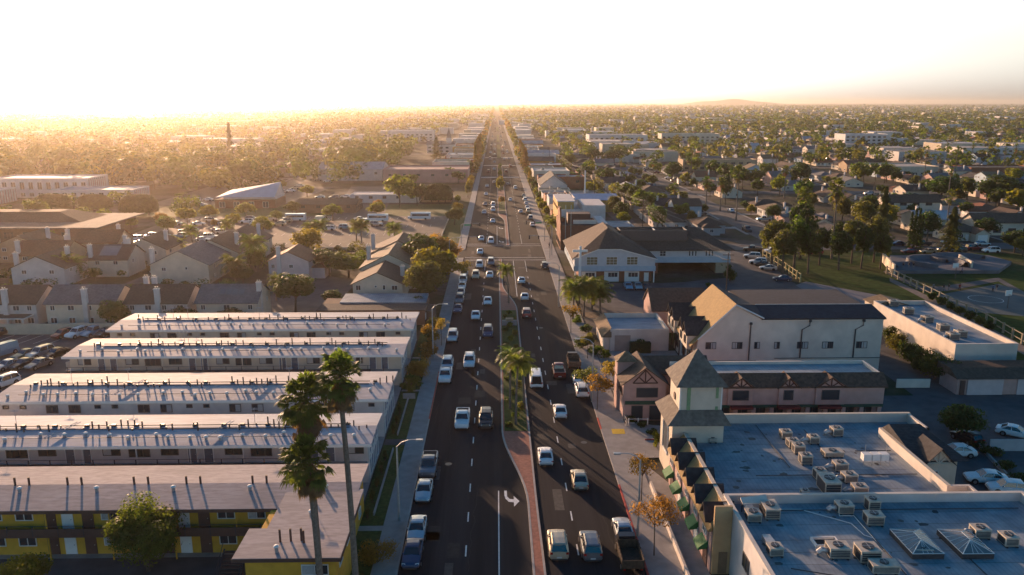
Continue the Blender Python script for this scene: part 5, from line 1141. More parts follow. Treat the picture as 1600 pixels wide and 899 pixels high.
w_ = MB(org); w_.box(a0, a1, b1 - .3, b1, 6.6, 7.1, W_PALE); w_.box(a1 - .3, a1, b0 + 1.45, b1 - .3, 6.6, 7.1, W_PALE); w_.build('parapet', PW)
w_ = MB(org); w_.box(a0, a1, b0 - .1, b0 - .004, 2.75, 3.15, mat('dark_green_band', (.02, .07, .05), .6, .1, 2))
for px in (1158, 1232, 1297): 
    xx = G(px, 600, 6)[0]; w_.box(xx - 1.5, xx + 1.5, b0 - .9, b0 - .11, 2.8, 3.1, mat('maroon_canopy', (.16, .03, .03), .7, .1, 2))
w_.build('canopy_band', PW)
for i, (px, ww) in enumerate(((1156, 2.2), (1231, 1.3), (1297, 2.4))):
    xx = G(px, 600, 6)[0]; hw = (1.7, 1.3, 2.0)[i]; d = MB(org); d.gwall(xx - hw, xx + hw, b0 - .25, b0 + 1.6, 3.2, 5.9, 1.25, 'y', W_PINK); dm = d.build('dormer', PW)
    d = MB(org); d.gable(xx - hw, xx + hw, b0 - .25, b0 + 1.9, 5.95, 1.25, 'y', R_BROWN, .3, .3, .12); d.build('dormer_roof', dm)
    timber_gable(PW, org, xx, b0 - .28, 5.75, hw * 1.7, 1.3); window(PW, org, 'S', xx, b0 - .25, 3.9, ww, 1.4, FRAME_D, GLASS, 0)
for k in range(11):
    xx = a0 + .4 + (k + .5) * (a1 - a0 - .8) / 11; window(PW, org, 'S', xx, b0 + 1.4, .2, 1.6, 2.3, FRAME_D, GLASS, 1, name='shopfront')
org = (21.2, 107, 0); PF = root('tudor_plaza_unit', org, 'pink tudor plaza front unit with timbered gable beside the corner tower', 'shop building')
w_ = MB(org); w_.gwall(17.4, 23.2, 103.2, 110.2, -.1, 5.6, 2.2, 'y', W_PINK); w_.box(23.2, 29.8, 106.6, 112, -.1, 5.8, W_PINK); w_.build('wall', PF)
w_ = MB(org); w_.gable(17.4, 23.2, 103.2, 110.2, 5.6, 2.2, 'y', R_BROWN, .45, .35, .14); w_.gable(20, 30, 106.6, 112, 5.85, 1.6, 'x', R_BROWN, .3, .2, .14); w_.build('roof', PF)
w_ = MB(org); w_.box(17.0, 19.6, 107.0, 109.2, 0, 7.3, W_PINK); w_.add([(16.8, 106.8, 7.3), (19.8, 106.8, 7.3), (19.8, 109.4, 7.3), (16.8, 109.4, 7.3), (18.3, 108.1, 8.6)], [(0, 1, 4), (1, 2, 4), (2, 3, 4), (3, 0, 4), (0, 3, 2, 1)], R_TAN); w_.build('entry_bay', PF)
timber_gable(PF, org, 20.3, 103.15, 5.5, 3.4, 1.9); timber_gable(PF, org, 17.35, 105.6, 3.4, 3.0, 1.9, 'W')
window(PF, org, 'S', 20.6, 103.2, 3.4, 3.0, 1.4, FRAME_D, GLASS, 0)
w_ = MB(org); w_.box(17.6, 23.2, 103.05, 103.19, 2.4, 2.9, MATS['dark_green_band']); w_.build('sign_band', PF)
window(PF, org, 'S', 19.3, 103.2, .1, 1.6, 2.1, FRAME_D, GLASS, 0, name='shopfront'); window(PF, org, 'S', 21.8, 103.2, .1, 1.6, 2.1, FRAME_D, GLASS, 0, name='shopfront')
# big hall with tan gabled cross roof
org = (48, 134, 0); H = root('stucco_hall', org, 'large pale hall with dark roof and steep sunlit tan gable at its left end', 'hall')
hx0, hx1, hy0, hy1 = 33.0, 62.3, 122.8, 142; zt = 9.1
w_ = MB(org); w_.box(42.5, hx1, hy0, hy1, -.1, zt, W_PALE)
w_.add([(31.8, hy0, 0), (42.5, hy0, 0), (42.5, hy0, zt), (38.2, hy0, 11.3), (32.4, hy0, 5.6), (31.8, hy0 + 14, 0), (42.5, hy0 + 14, 0), (42.5, hy0 + 14, zt), (38.2, hy0 + 14, 11.3), (32.4, hy0 + 14, 5.6)], [(0, 1, 2, 3, 4), (9, 8, 7, 6, 5), (0, 4, 9, 5), (1, 6, 7, 2)], W_PALE); w_.build('wall', H)
w_ = MB(org); w_.add([(31.2, hy0 - .3, 4.75), (38.2, hy0 - .3, 11.65), (38.2, hy0 + 14.3, 11.65), (31.2, hy0 + 14.3, 4.75), (31.2, hy0 - .3, 4.5), (38.2, hy0 - .3, 11.4), (38.2, hy0 + 14.3, 11.4), (31.2, hy0 + 14.3, 4.5)], [(0, 3, 2, 1), (0, 1, 5, 4), (4, 5, 6, 7), (0, 4, 7, 3), (2, 3, 7, 6)], mat('golden_tan_shingles', (.36, .235, .10), .9, .15, 2.2, stain=.2, lines=('Z', 4.5, .3), bump=.3)); w_.build('gable_roof', H)
w_ = MB(org); w_.add([(38.25, hy0 - .3, 11.65), (43.0, hy0 - .3, 9.25), (hx1 + .3, hy0 - .3, 9.25), (hx1 + .3, hy1, 9.25), (38.25, hy0 + 14.3, 11.65), (43, hy0 + 14.3, 9.25), (43.0, hy0 + 5.2, 10.15), (hx1 + .3, hy0 + 5.2, 10.15), (hx1 + .3, hy0 + 6, 9.4), (43, hy0 + 6, 9.4), (hx1 + .3, hy1, 9.4), (43, hy1, 9.4)],
    [(0, 1, 6), (0, 6, 5, 4), (1, 2, 7, 6), (6, 7, 8, 9), (9, 8, 10, 11)], mat('navy_roofing', (.03, .034, .048), .9, .25, 1.5, stain=.4, lines=('Z', 4.5, .3))); w_.box(42.5, hx1 + .3, hy0 - .32, hy1, 9.0, 9.24, R_DARK); w_.box(43, hx1 + .3, hy0 + 5.12, hy0 + 5.28, 10.1, 10.2, METAL); w_.build('main_roof', H)
w_ = MB(org); w_.box(42.6, hx1 + .05, hy0 - .12, hy0 - .004, zt - .25, zt - .02, TRIM_W)
for a, b_ in (((32.3, 5.75), (38.2, 11.5)), ((38.2, 11.5), (42.8, 9.25))): w_.tube([(a[0], hy0 - .32, a[1]), (b_[0], hy0 - .32, b_[1])], .12, TRIM_W, 4)
w_.build('verge_trim', H)
for i, (px, ww) in enumerate(((1110, 1.7), (1151, 1.7), (1182, .9), (1213, .9), (1253, 1.8), (1292, 1.8), (1345, 1.8))):
    xx = G(px, 550, 3.5)[0] * hy0 / G(px, 550, 3.5)[1]; window(H, org, 'S', xx, hy0, 4.1, ww, 1.15, FRAME_D, GLASS, 2 if ww > 1 else 1, half='l' if i % 2 else 'r')
    if i not in (2, 3): window(H, org, 'S', xx, hy0, 1.0, 1.8, .9, FRAME_D, GLASS, 1)
w_ = MB(org)
for px in (1170, 1250, 1333):
    xx = G(px, 550, 5)[0] * hy0 / G(px, 550, 5)[1]
    if px == 1170: P = [(xx, 8.2), (xx, 2.2)]
    else: P = [(xx + 1.2, 8.6), (xx + 1.2, 8.0), (xx, 7.3), (xx, 2.6)]
    w_.tube([(a, hy0 - .12, b_) for a, b_ in P], .10, METAL_D, 6); w_.box(P[0][0] - .2, P[0][0] + .2, hy0 - .3, hy0 - .05, P[0][1], P[0][1] + .35, METAL_D)
w_.tube([(33.5, hy0 - .1, 2.1), (hx0 + 9, hy0 - .1, 2.1)], .06, METAL_D, 5); w_.tube([(45, hy0 - .1, 2.5), (hx1, hy0 - .1, 2.5)], .06, METAL_D, 5); w_.build('downpipes', H)
w_ = MB(org)   # half-timber pieces of west face with timber verticals
for k in range(6): yy = hy0 + .8 + k * 2.9; w_.box(31.62, 31.78, yy - .12, yy + .12, .1, 4.6, TRIM_B)
w_.build('wall_timbers', H)
for k in range(3): yy = hy0 + 2.3 + k * 4.6; window(H, org, 'W', 31.8, yy, 1.0, 1.6, 2.2, FRAME_D)
for k, yy in enumerate((125.2, 128.0, 134.5, 137.3)):
    d = MB(org); hw = 1.3; xf = 30.9
    d.add([(xf, yy - hw, 3.8), (xf, yy + hw, 3.8), (xf, yy + hw, 6.3), (xf, yy, 8.0), (xf, yy - hw, 6.3), (34.4, yy - hw, 3.8), (34.4, yy + hw, 3.8), (33.2, yy + hw, 6.3), (35, yy, 8.0), (33.2, yy - hw, 6.3)], [(0, 1, 2, 3, 4), (1, 6, 7, 2), (0, 4, 9, 5), (0, 5, 6, 1)], W_CREAM); dm = d.build('dormer', H)
    f = MB(org); e = .25
    for s in (-1, 1): f.add([(xf - .3, yy, 8.25), (xf - .3, yy + s * (hw + e), 6.2), (33.5, yy + s * (hw + e), 6.2), (35.6, yy, 8.25), (xf - .3, yy, 8.1), (xf - .3, yy + s * (hw + e), 6.05), (33.5, yy + s * (hw + e), 6.05), (35.6, yy, 8.1)], [(0, 1, 2, 3), (4, 7, 6, 5), (0, 4, 5, 1), (1, 5, 6, 2)], R_DARK)
    f.build('dormer_roof', dm); window(H, org, 'W', xf, yy, 4.5, 1.2, 1.3, FRAME_D)
    timber_gable(H, org, xf, yy, 6.2, 2.4, 1.7, 'W')
# rear brown-roofed part of the hall
org = (33, 152, 0); r = root('pink_annex', org, 'pink annex with dark roof behind the low flat-roofed shop', 'annex'); w_ = MB(org); w_.gwall(29.6, 40, 146.2, 155.2, -.1, 4.6, 3.2, 'x', W_PINK); w_.build('wall', r)
w_ = MB(org); w_.gable(29.6, 40, 146.2, 155.2, 4.6, 3.2, 'x', R_BROWN, .3, .25, .15); w_.build('roof', r)
# low flat shop between lot and hall
org = (24.5, 141, 0); r = root('low_flat_shop', org, 'low pale flat-roofed shop with tall side parapets and small hipped front roof', 'shop')
x0, x1, y0, y1 = 18.6, 30.4, 134.9, 146; flat_shell(r, org, x0 + 1.4, x1, y0, y1, 3.1, .9, W_PALE, R_WHITE, .25)
w_ = MB(org); w_.add([(x0 - .2, y0 - .3, 2.6), (x0 - .2, y1 + .3, 2.6), (x0 + 1.6, y1 - .2, 4.2), (x0 + 1.6, y0 + .2, 4.2), (x0 + 1.6, y0 - .3, 2.6), (x0 + 1.6, y1 + .3, 2.6)], [(0, 1, 2, 3), (0, 3, 4), (1, 5, 2), (0, 4, 5, 1)], R_TAN); w_.build('front_roof', r)
w_ = MB(org); w_.box(x0 + .3, x0 + 1.39, y0 + .5, y1 - .5, -.1, 2.6, W_PALE); w_.build('front_wall', r)
w_ = MB(org); w_.box(x0 + 2.2, x0 + 5, y0 - .05, y0 - .004, 0, 2.9, mat('patched_plaster', (.33, .26, .22), .9, .1, 1)); w_.build('patched_wall_panel', r)
hb = MB((26.0, 133.8, 0)); me = crown_mesh('foliage', 2.0, .8, 1.5, 1.15, L_DARK, None, 16, 1500, .3, 99)
r = root('clipped_hedge', (25.2, 133.9, 0), 'dark clipped hedge block against the pale shop wall', 'hedge'); inst('foliage', me, r); q = MB(); q.box(-1.8, 1.8, -.55, .55, 0, 1.9, mat('hedge_core', (.02, .03, .012), 1, .2, 3)); q.build('inner_branches', r)
# long white building at right
org = (79, 135, 0); r = root('long_white_building', org, 'long white flat-roofed building with rooftop machines beside the playing field', 'warehouse')
x0, x1, y0, y1 = 74.0, 84.2, 121.8, 150.5; flat_shell(r, org, x0, x1, y0, y1, 4.2, .75, W_PALE, R_BLUISH, .25, W_PALE)
w_ = MB(org); w_.gable(x0 + .3, x1 - 3.5, 149.8, 155.2, 4.3, .9, 'y', R_TAN, .2, .1, .15); w_.box(x0 + .4, x1 - 4, 150.6, 155, -.1, 4.25, W_CREAM); w_.build('rear_porch', r)
for (px, py, lab) in ((1395, 478, 'grey machine farthest back on the long white roof'), (1419, 490, 'rusty beige machine second from the back on the long white roof'), (1473, 516, 'beige machine with pipes in the middle of the long white roof'), (1500, 526, 'large pale machine nearest the front of the long white roof'), (1488, 530, 'dark fan machine beside the large pale one on the long white roof'), (1448, 503, 'low red-tagged machine at mid length of the long white roof')):
    X, Y = G(px, py, 4.3); ac_unit(X, Y, 4.27, lab, 1.7, 1.4, 1.1, rnd.uniform(-.3, .3), rnd.choice((0, 1)), 'machines on the long white roof')
# garage row
org = (78, 113.5, 0); r = root('garage_row', org, 'row of pink garages with brown mansard roof beside the blue-grey yard', 'garage')
w_ = MB(org); w_.box(69.2, 92, 112.2, 117, -.1, 2.7, W_PINK); w_.build('wall', r)
w_ = MB(org); w_.add([(68.8, 111.7, 2.6), (92.4, 111.7, 2.6), (92.4, 114, 3.7), (68.8, 114, 3.7), (68.8, 117.4, 3.7), (92.4, 117.4, 3.7), (68.8, 117.4, 2.6), (92.4, 117.4, 2.6)], [(0, 1, 2, 3), (3, 2, 5, 4), (0, 3, 4, 6), (1, 7, 5, 2), (0, 6, 7, 1)], R_BROWN); w_.build('roof', r)
for k, xx in enumerate((73.4, 81, 88)):
    g = MB(org); g.box(xx - 2.7, xx + 2.7, 112.05, 112.19, 0, 2.45, mat('garage_door', (.52, .44, .44), .7, .08, 1, lines=('Z', 3.5, .2))); g.build('garage_door', r)
g = MB(org); g.box(69.6, 70.3, 112.0, 112.19, 0, 2.3, DOOR); g.build('door', r)
# yard surfaces
S('yard_surface', [(50.6, 60), (110, 60), (110, 112), (53, 112), (53, 92), (50.6, 92)], .03, ASPH_LOT)
S('plaza_forecourt', [(SW_R1, 91.5), (26, 91.5), (53, 91.0), (53, 100), (24, 100.5), (17.4, 103)], .02, CONC)
S('forecourt_drive', [(SW_R1 - .2, 91), (27, 91), (27, 100), (SW_R1 - .2, 102)], .155, CONC)
S('rear_lane', [(62.6, 112), (70, 112), (74, 122), (74, 160), (64, 160)], .03, ASPH_OLD)
S('shop_yard', [(17.5, 111), (31.6, 113), (31.6, 134.8), (17.5, 134.8)], .03, CONC)
S('tactile_pad', [G(955, 672), G(975, 672), G(977, 680), G(957, 680)], .16, PAINT_Y)
mk = MB(); mk.box(19.2, 26.5, 96.2, 96.4, 0, .28, mat('maroon_kerb', (.2, .03, .03), .7, .1, 2)); mk.build('red_kerb', kind='structure')
S('covered_walk', [(SW_R1, 58), (19.8, 58), (19.8, 84.6), (SW_R1, 91)], .04, CONC)
S('shop_access_lane', [(17.5, 146.4), (62, 146.4), (62, 158), (17.5, 158)], .03, ASPH_OLD)
S('church_car_park', [(18, 160), (66, 160), (72.5, 166), (72.5, 190), (76, 232), (61, 232), (61, 196), (46, 190), (40, 189), (18, 189.5)], .03, ASPH_LOT)
S('dry_verge', [(17.6, 157), (44, 157), (44, 161.5), (17.6, 161.5)], .045, mat('dry_soil', (.20, .14, .09), .95, .25, 1.2, bump=.4))
gR = 'cars in the yard right of the shop building'
for (k, c, px, py, rz, lab) in (('sedan', 'white', 1493, 712, 1.5, 'white sedan beside the gabled pavilion'), ('sedan', 'white', 1540, 754, 1.35, 'white saloon with dark rear window by the planted strip'), ('hatch', 'white', 1572, 770, 1.35, 'white hatchback with black roof, nearest car in the yard'), ('sedan', 'white', 1586, 682, PI + .9, 'white sedan alone at the right edge of the yard'),
        ('hatch', 'black', 1509, 690, .3, 'dark hatchback half hidden under the dark yard tree')):
    X, Y = G(px, py); vehicle(k, c, X, Y, rz, lab, gR, z=.035)
wall_run('yard_wall', [G(1400, 606), G(1452, 606)], 1.4, .2, W_PALE, 'short pale wall beside the blue tarpaulin near the bushes')
# planted strip and fence in the yard
wall_run('planter_fence', [G(1480, 665), G(1530, 700), G(1600, 775)], .5, .2, CONC, 'low concrete edge of the planted strip between the yard cars')
wall_run('grey_yard_fence', [G(1545, 705), G(1612, 705)], 1.6, .12, W_GREY, 'grey board fence at the right picture edge behind the yard cars')
for i, (px, py, s) in enumerate(((1495, 672, 1.1), (1525, 698, 1.2), (1548, 712, 1.4), (1572, 735, 1.3), (1592, 752, 1.2))): X, Y = G(px, py); bush(X, Y, 1.3 * s, 1.0 * s, .9 * s, L_DARK, f'dark shrub in the planted strip of the yard, {nth(i)} from the shop end', group='shrubs in the yard strip')
# tree shading the yard
P_ = tree_proto('t', 5.2, 3.7, L_DARK, 333, 5200, .34, trunkh=1.8, nclump=26, r=.16)
X, Y = G(1500, 690); plant(P_, 'broadleaf_tree', X, Y, 'dark spreading tree beside the gabled pavilion in the yard', 'tree')
# forecourt things in front of the tudor plaza: ramp rails, plants, awning posts
fence_posts('ramp_railing', [(17.6, 101), (17.6, 118)], 1.0, 'pale ramp railing along the pavement by the plaza front', 'railing', CONC, True, 1.6, r=.09)
fence_posts('plaza_railing', [(20.5, 101.5), (17.9, 101.5)], 1.0, 'short white railing across the ramp in front of the plaza', 'railing', TRIM_W, True, 1.2, r=.07)
wall_run('arcade_parapet', [(17.5, 60), (17.5, 83.5)], .8, .22, W_PALE, 'low pale wall with posts between the pavement and the shop arcade')
# ---------------------------------------------------------------- church by the crossing
S2 = S
org = (28.5, 200, 0); CH = root('church_building', org, 'two-storey church with pale blue siding, brick base and wide brown roof by the crossing', 'church')
w_ = MB(org); w_.box(20.2, 38.0, 191.2, 216, -.1, 2.9, W_BRICK); w_.build('brick_wall', CH)
w_ = MB(org); P = [(18.9, 2.9), (38.6, 2.9), (38.6, 6.0), (30, 8.1), (24.7, 8.1), (18.9, 6.1)]
w_.add([(a, 190, b_) for a, b_ in P] + [(a, 216, 6.0 if b_ > 3 else b_) for a, b_ in P], [(0, 1, 2, 3, 4, 5), (0, 1, 7, 6), (1, 2, 8, 7), (5, 11, 6, 0)], mat('white_lap_siding', (.50, .50, .52), .8, .06, 1, lines=('Z', 4, .2))); w_.build('upper_wall', CH)
w_ = MB(org); w_.box(18.75, 38.75, 189.8, 189.998, 2.85, 4.1, W_BLUE); w_.box(18.7, 18.898, 189.8, 216, 2.85, 4.1, W_BLUE); w_.build('spandrel_band', CH)
w_ = MB(org); A = (18.2, 189.5, 5.9); B = (24.6, 189.5, 8.35); C_ = (30.1, 189.5, 8.35); D = (39.1, 189.5, 5.9); F_ = (39.1, 216.6, 5.9); g_ = (18.2, 216.6, 5.9); P1 = (28, 198.5, 12.3); P2 = (28, 208, 12.3)
w_.add([A, B, C_, D, F_, g_, P1, P2], [(0, 1, 6), (1, 2, 6), (2, 3, 6), (3, 4, 7, 6), (4, 5, 7), (5, 0, 6, 7)], R_BROWN)
w_.add([(A[0], A[1], 5.7), (B[0], B[1], 8.15), (C_[0], C_[1], 8.15), (D[0], D[1], 5.7)] + [A, B, C_, D], [(0, 1, 5, 4), (1, 2, 6, 5), (2, 3, 7, 6)], TRIM_W); w_.build('roof', CH)
for xx in (23.2, 28.0, 33.0): window(CH, org, 'S', xx, 190, 4.4, 2.7, 2.0, FRAME_W, mat('amber_glass', (.16, .13, .07), .25, .1, 1), 2, 2)
for xx in (22.6, 28.2, 33.2):
    w_ = MB(org); w_.box(xx - 1.8, xx + 1.8, 191.05, 191.195, 0, 2.5, TRIM_W); pn = w_.build('white_entrance_panel', CH)
    window(CH, org, 'S', xx + .3, 191.05, 1.1, 2.4, 1.2, FRAME_W, GLASS, 2, name='entrance_window')
door(CH, org, 'S', 36.8, 191.2, 0, 1.0, 2.2, TRIM_W)
for k in range(5): window(CH, org, 'W', 18.9, 193.5 + k * 4.8, 4.5, 1.6, 1.7, FRAME_W, GLASS, 1, 1)
w_ = MB(org); w_.box(38.3, 38.55, 189.9, 190.15, 0, 2.85, TRIM_W); w_.box(19.0, 19.25, 189.9, 190.15, 0, 2.85, TRIM_W); w_.build('columns', CH)
# wing bridging the driveway
w_ = MB(org); w_.box(38.65, 60, 200.4, 219, 2.9, 6.2, MATS['white_lap_siding']); w_.box(38.5, 41.5, 200.6, 218.8, -.1, 2.85, W_BRICK); w_.box(56.5, 59.8, 200.6, 218.8, -.1, 2.85, W_TAN); w_.box(42, 56.5, 217, 218.8, -.1, 2.85, W_BRICK); w_.build('wing_wall', CH)
w_ = MB(org); w_.box(38.7, 60.1, 200.2, 200.39, 2.85, 4.3, W_BLUE); w_.build('wing_band', CH)
w_ = MB(org); x0, x1, y0, y1, z = 38.6, 61.0, 199.6, 220.2, 6.2
w_.add([(x0 - 8, y0, z), (x1, y0, z), (x1, y1, z), (x0 - 8, y1, z), (31, 209.8, 10.6), (53.5, 209.8, 10.6), (x0 - 8, y0, z - .2), (x1, y0, z - .2), (x1, y1, z - .2), (x0 - 8, y1, z - .2)], [(0, 1, 5, 4), (1, 2, 5), (2, 3, 4, 5), (0, 6, 7, 1), (1, 7, 8, 2)], R_BROWN); w_.build('wing_roof', CH)
w_ = MB(org); w_.parapet(32, 49.5, 203.6, 209.7, 8.0, 10.75, .2, METAL_D); w_.box(41.2, 41.4, 203.9, 209.5, 9.3, 10.6, METAL); w_.box(32.2, 49.3, 203.8, 209.5, 8.0, 9.9, R_DARK); w_.build('mechanical_well', CH)
for xx, ww in ((42.6, 1.6), (49.5, .5), (50.3, .5), (51.1, .5), (53.8, .5), (54.6, .5), (55.4, .5)): window(CH, org, 'S', xx, 200.4, 4.5, ww, 1.4, FRAME_W, GLASS, 1 if ww > 1 else 0, 1 if ww > 1 else 0)
cr = MB((20.1, 188.6, 0)); cr.box(19.85, 20.4, 188.35, 188.9, -.1, 9.3, TRIM_W); cr.box(18.3, 21.9, 188.42, 188.83, 7.9, 8.4, TRIM_W); cr.build('white_cross', None, 'tall white cross standing in front of the church', 'cross')
gC = 'cars parked in front of the church'
for (k, c, px, py, lab) in (('hatch', 'grey', 948, 452, 'grey hatchback alone at the left, parked before the church doors'), ('sedan', 'light blue', 982, 452, 'pale blue sedan parked before the church, left of three together'), ('sedan', 'silver', 997, 452, 'silver sedan parked before the church, middle of three together'), ('sedan', 'black', 1011, 453, 'black sedan parked before the church, right of three together')):
    X, Y = G(px, py); vehicle(k, c, X, Y + .5, PI, lab, gC, z=.035)
gC = 'cars parked along the park fence'
for (k, c, px, py, rz, lab) in (('pickup', 'brown', 1176, 393, 1.3, 'brown pickup at the far end of the cars along the park fence'), ('suv', 'silver', 1175, 404, 1.25, 'silver SUV second from the far end along the park fence'), ('suv', 'white', 1184, 413, 1.25, 'white SUV in the middle of the cars along the park fence'), ('sedan', 'black', 1192, 416, 1.25, 'black sedan just in front of the white SUV along the park fence'), ('sedan', 'silver', 1200, 422, 1.25, 'silver sedan nearest of the group along the park fence'), ('sedan', 'dark blue', 1222, 439, 1.35, 'dark blue sedan alone near the trash enclosure by the park fence')):
    X, Y = G(px, py); vehicle(k, c, X, Y, rz, lab, gC, z=.035)
for (px, py, s, lab) in ((1125, 425, 1.0, 'clipped dark bush beside the church driveway, farther of two'), (1140, 440, 1.25, 'clipped dark bush beside the church driveway, nearer of two')): X, Y = G(px, py); bush(X, Y, 1.6 * s, 2.0 * s, 3.4 * s, L_DARK, lab, n=1500, size=.4)
hd = G(1052, 420); bush(50.5, 180, .8, 8, 1.1, L_DARK, 'long low hedge strip between the church car park and its driveway', name='hedge', cat='hedge', n=2200, size=.35)
# low row with windows behind the hall
org = (60, 163, 0); r = root('low_classroom_row', org, 'long low building with flat tan roof and dark windows just behind the stucco hall', 'building')
w_ = MB(org); w_.box(44.5, 72, 158.6, 165, -.1, 2.7, W_CREAM); w_.build('wall', r); w_ = MB(org); w_.box(44, 73, 157.9, 165.6, 2.7, 2.95, R_TAN); w_.build('roof', r)
for k in range(7): window(r, org, 'S', 47 + k * 3.8, 158.6, 1.1, 1.9, 1.0, FRAME_D, GLASS, 1)
w_ = MB((75, 170, 0)); w_.box(71.5, 74.5, 168, 171.5, 0, 2.2, mat('maroon_shed', (.12, .04, .04), .8, .15, 2)); w_.box(71.2, 74.8, 167.7, 171.8, 2.2, 2.4, R_BLUISH); w_.build('bin_shed', None, 'small maroon bin shed with pale roof at the end of the church car park', 'shed')
S('paved_yard', [(72, 150), (90, 150), (90, 172), (76, 190), (72, 186)], .035, mat('pale_paving', (.17, .165, .175), .85, .15, .4, stain=.5, sscale=.1))
# ---------------------------------------------------------------- park
GR2 = mat('park_grass', (.038, .065, .014), .95, .35, .6, stain=.9, stain_col=(.085, .07, .035), sscale=.05, bump=.5, spec=.05)
S('park_lawn', [(77, 120), (190, 120), (190, 223), (79, 232), (75, 190)], .012, GR2)
S('park_path', [G(1380, 425), G(1440, 455), G(1480, 455), G(1560, 440), G(1612, 470), G(1612, 463), G(1560, 434), G(1470, 448), G(1440, 448), G(1385, 422)], .03, ASPH_LOT)
COURT = mat('court_surface', (.06, .085, .09), .8, .15, .5, stain=.5, stain_col=(.16, .15, .14), sscale=.1)
S('basketball_court', [G(1462, 462), G(1560, 444), G(1640, 470), G(1640, 498), G(1520, 488)], .035, COURT)
cm = MB((100, 170, 0)); c0 = G(1540, 468)
for rr in (3.4,):
    n = 36
    for k in range(n):
        a, b_ = 2 * PI * k / n, 2 * PI * (k + 1) / n
        cm.quad(*[(c0[0] + q_ * math.cos(t), c0[1] + q_ * math.sin(t), .045) for q_, t in ((rr, a), (rr, b_), (rr + .12, b_), (rr + .12, a))], PAINT)
cm.build('court_lines', kind='structure')
def hoop(px, py, lab, h=3.6):
    X, Y = G(px, py); r = root('basketball_hoop', (X, Y, 0), lab, 'basketball hoop', 'hoops by the court', rz=.3); q = MB(); q.tube([(0, 0, 0), (0, 0, h - .8), (-.6, -.2, h - .3)], [.1, .08, .07], METAL_D, 6); q.build('pole', r)
    q = MB(); q.box(-1.5, .3, -.35, -.28, h - .7, h + .5, TRIM_W); q.build('backboard', r); q = MB(); q.tube([(-.6 + .25 * math.cos(k * PI / 5), -.62 + .25 * math.sin(k * PI / 5), h - .45) for k in range(11)], .03, mat('orange_rim', (.5, .12, .03), .5, 0), 4); q.build('rim', r)
hoop(1574, 482, 'basketball hoop with pale backboard at the near end of the court'); hoop(1492, 436, 'basketball hoop with pale backboard near the skate bowl')
# skate park
org = (*G(1470, 422), 0); sk_ = root('skate_park', org, 'grey concrete skate park with curved bowls and sunlit side walls', 'skate park')
SKC = mat('skate_concrete', (.12, .12, .135), .8, .12, .5, stain=.4, sscale=.15)
w_ = MB(org); w_.prism([G(1392, 428), G(1560, 428), G(1580, 414), G(1545, 404), G(1390, 404)], -.1, .9, SKC); w_.build('platform', sk_)
def bowl(c, rx, ry, h, a0=0, a1=2 * PI):
    w2 = MB(org); n = 22; vs = []; fs = []
    for j, (q_, z) in enumerate(((1.12, .95), (1.10, .95 + h), (1.0, .95 + h), (.93, .95 + h * .4), (.82, .97), (.7, .93))):
        for k in range(n + 1): t = a0 + (a1 - a0) * k / n; vs.append((c[0] + rx * q_ * math.cos(t), c[1] + ry * q_ * math.sin(t), z))
    for j in range(5):
        for k in range(n): fs.append((j * (n + 1) + k, j * (n + 1) + k + 1, (j + 1) * (n + 1) + k + 1, (j + 1) * (n + 1) + k))
    w2.add(vs, fs, SKC); w2.smooth = False; w2.build('bowl', sk_)
bowl(G(1462, 418), 6.5, 7, 1.2, -.6, PI * 1.35); bowl(G(1500, 412), 7, 6, 1.0, .2, PI * 1.2); bowl(G(1430, 424), 5, 4, .8, 0, PI)
w_ = MB(org)
a, b_ = G(1378, 410), G(1396, 430)
w_.prism([a, b_, (b_[0] + .4, b_[1]), (a[0] + .4, a[1])], 0, 2.6, W_CREAM); w_.build('side_wall', sk_)
w_ = MB(org); a, b_ = G(1496, 412), G(1516, 424); w_.prism([a, b_, (b_[0] + .5, b_[1]), (a[0] + .5, a[1])], .9, 2.6, W_CREAM); w_.build('bank_wall', sk_)
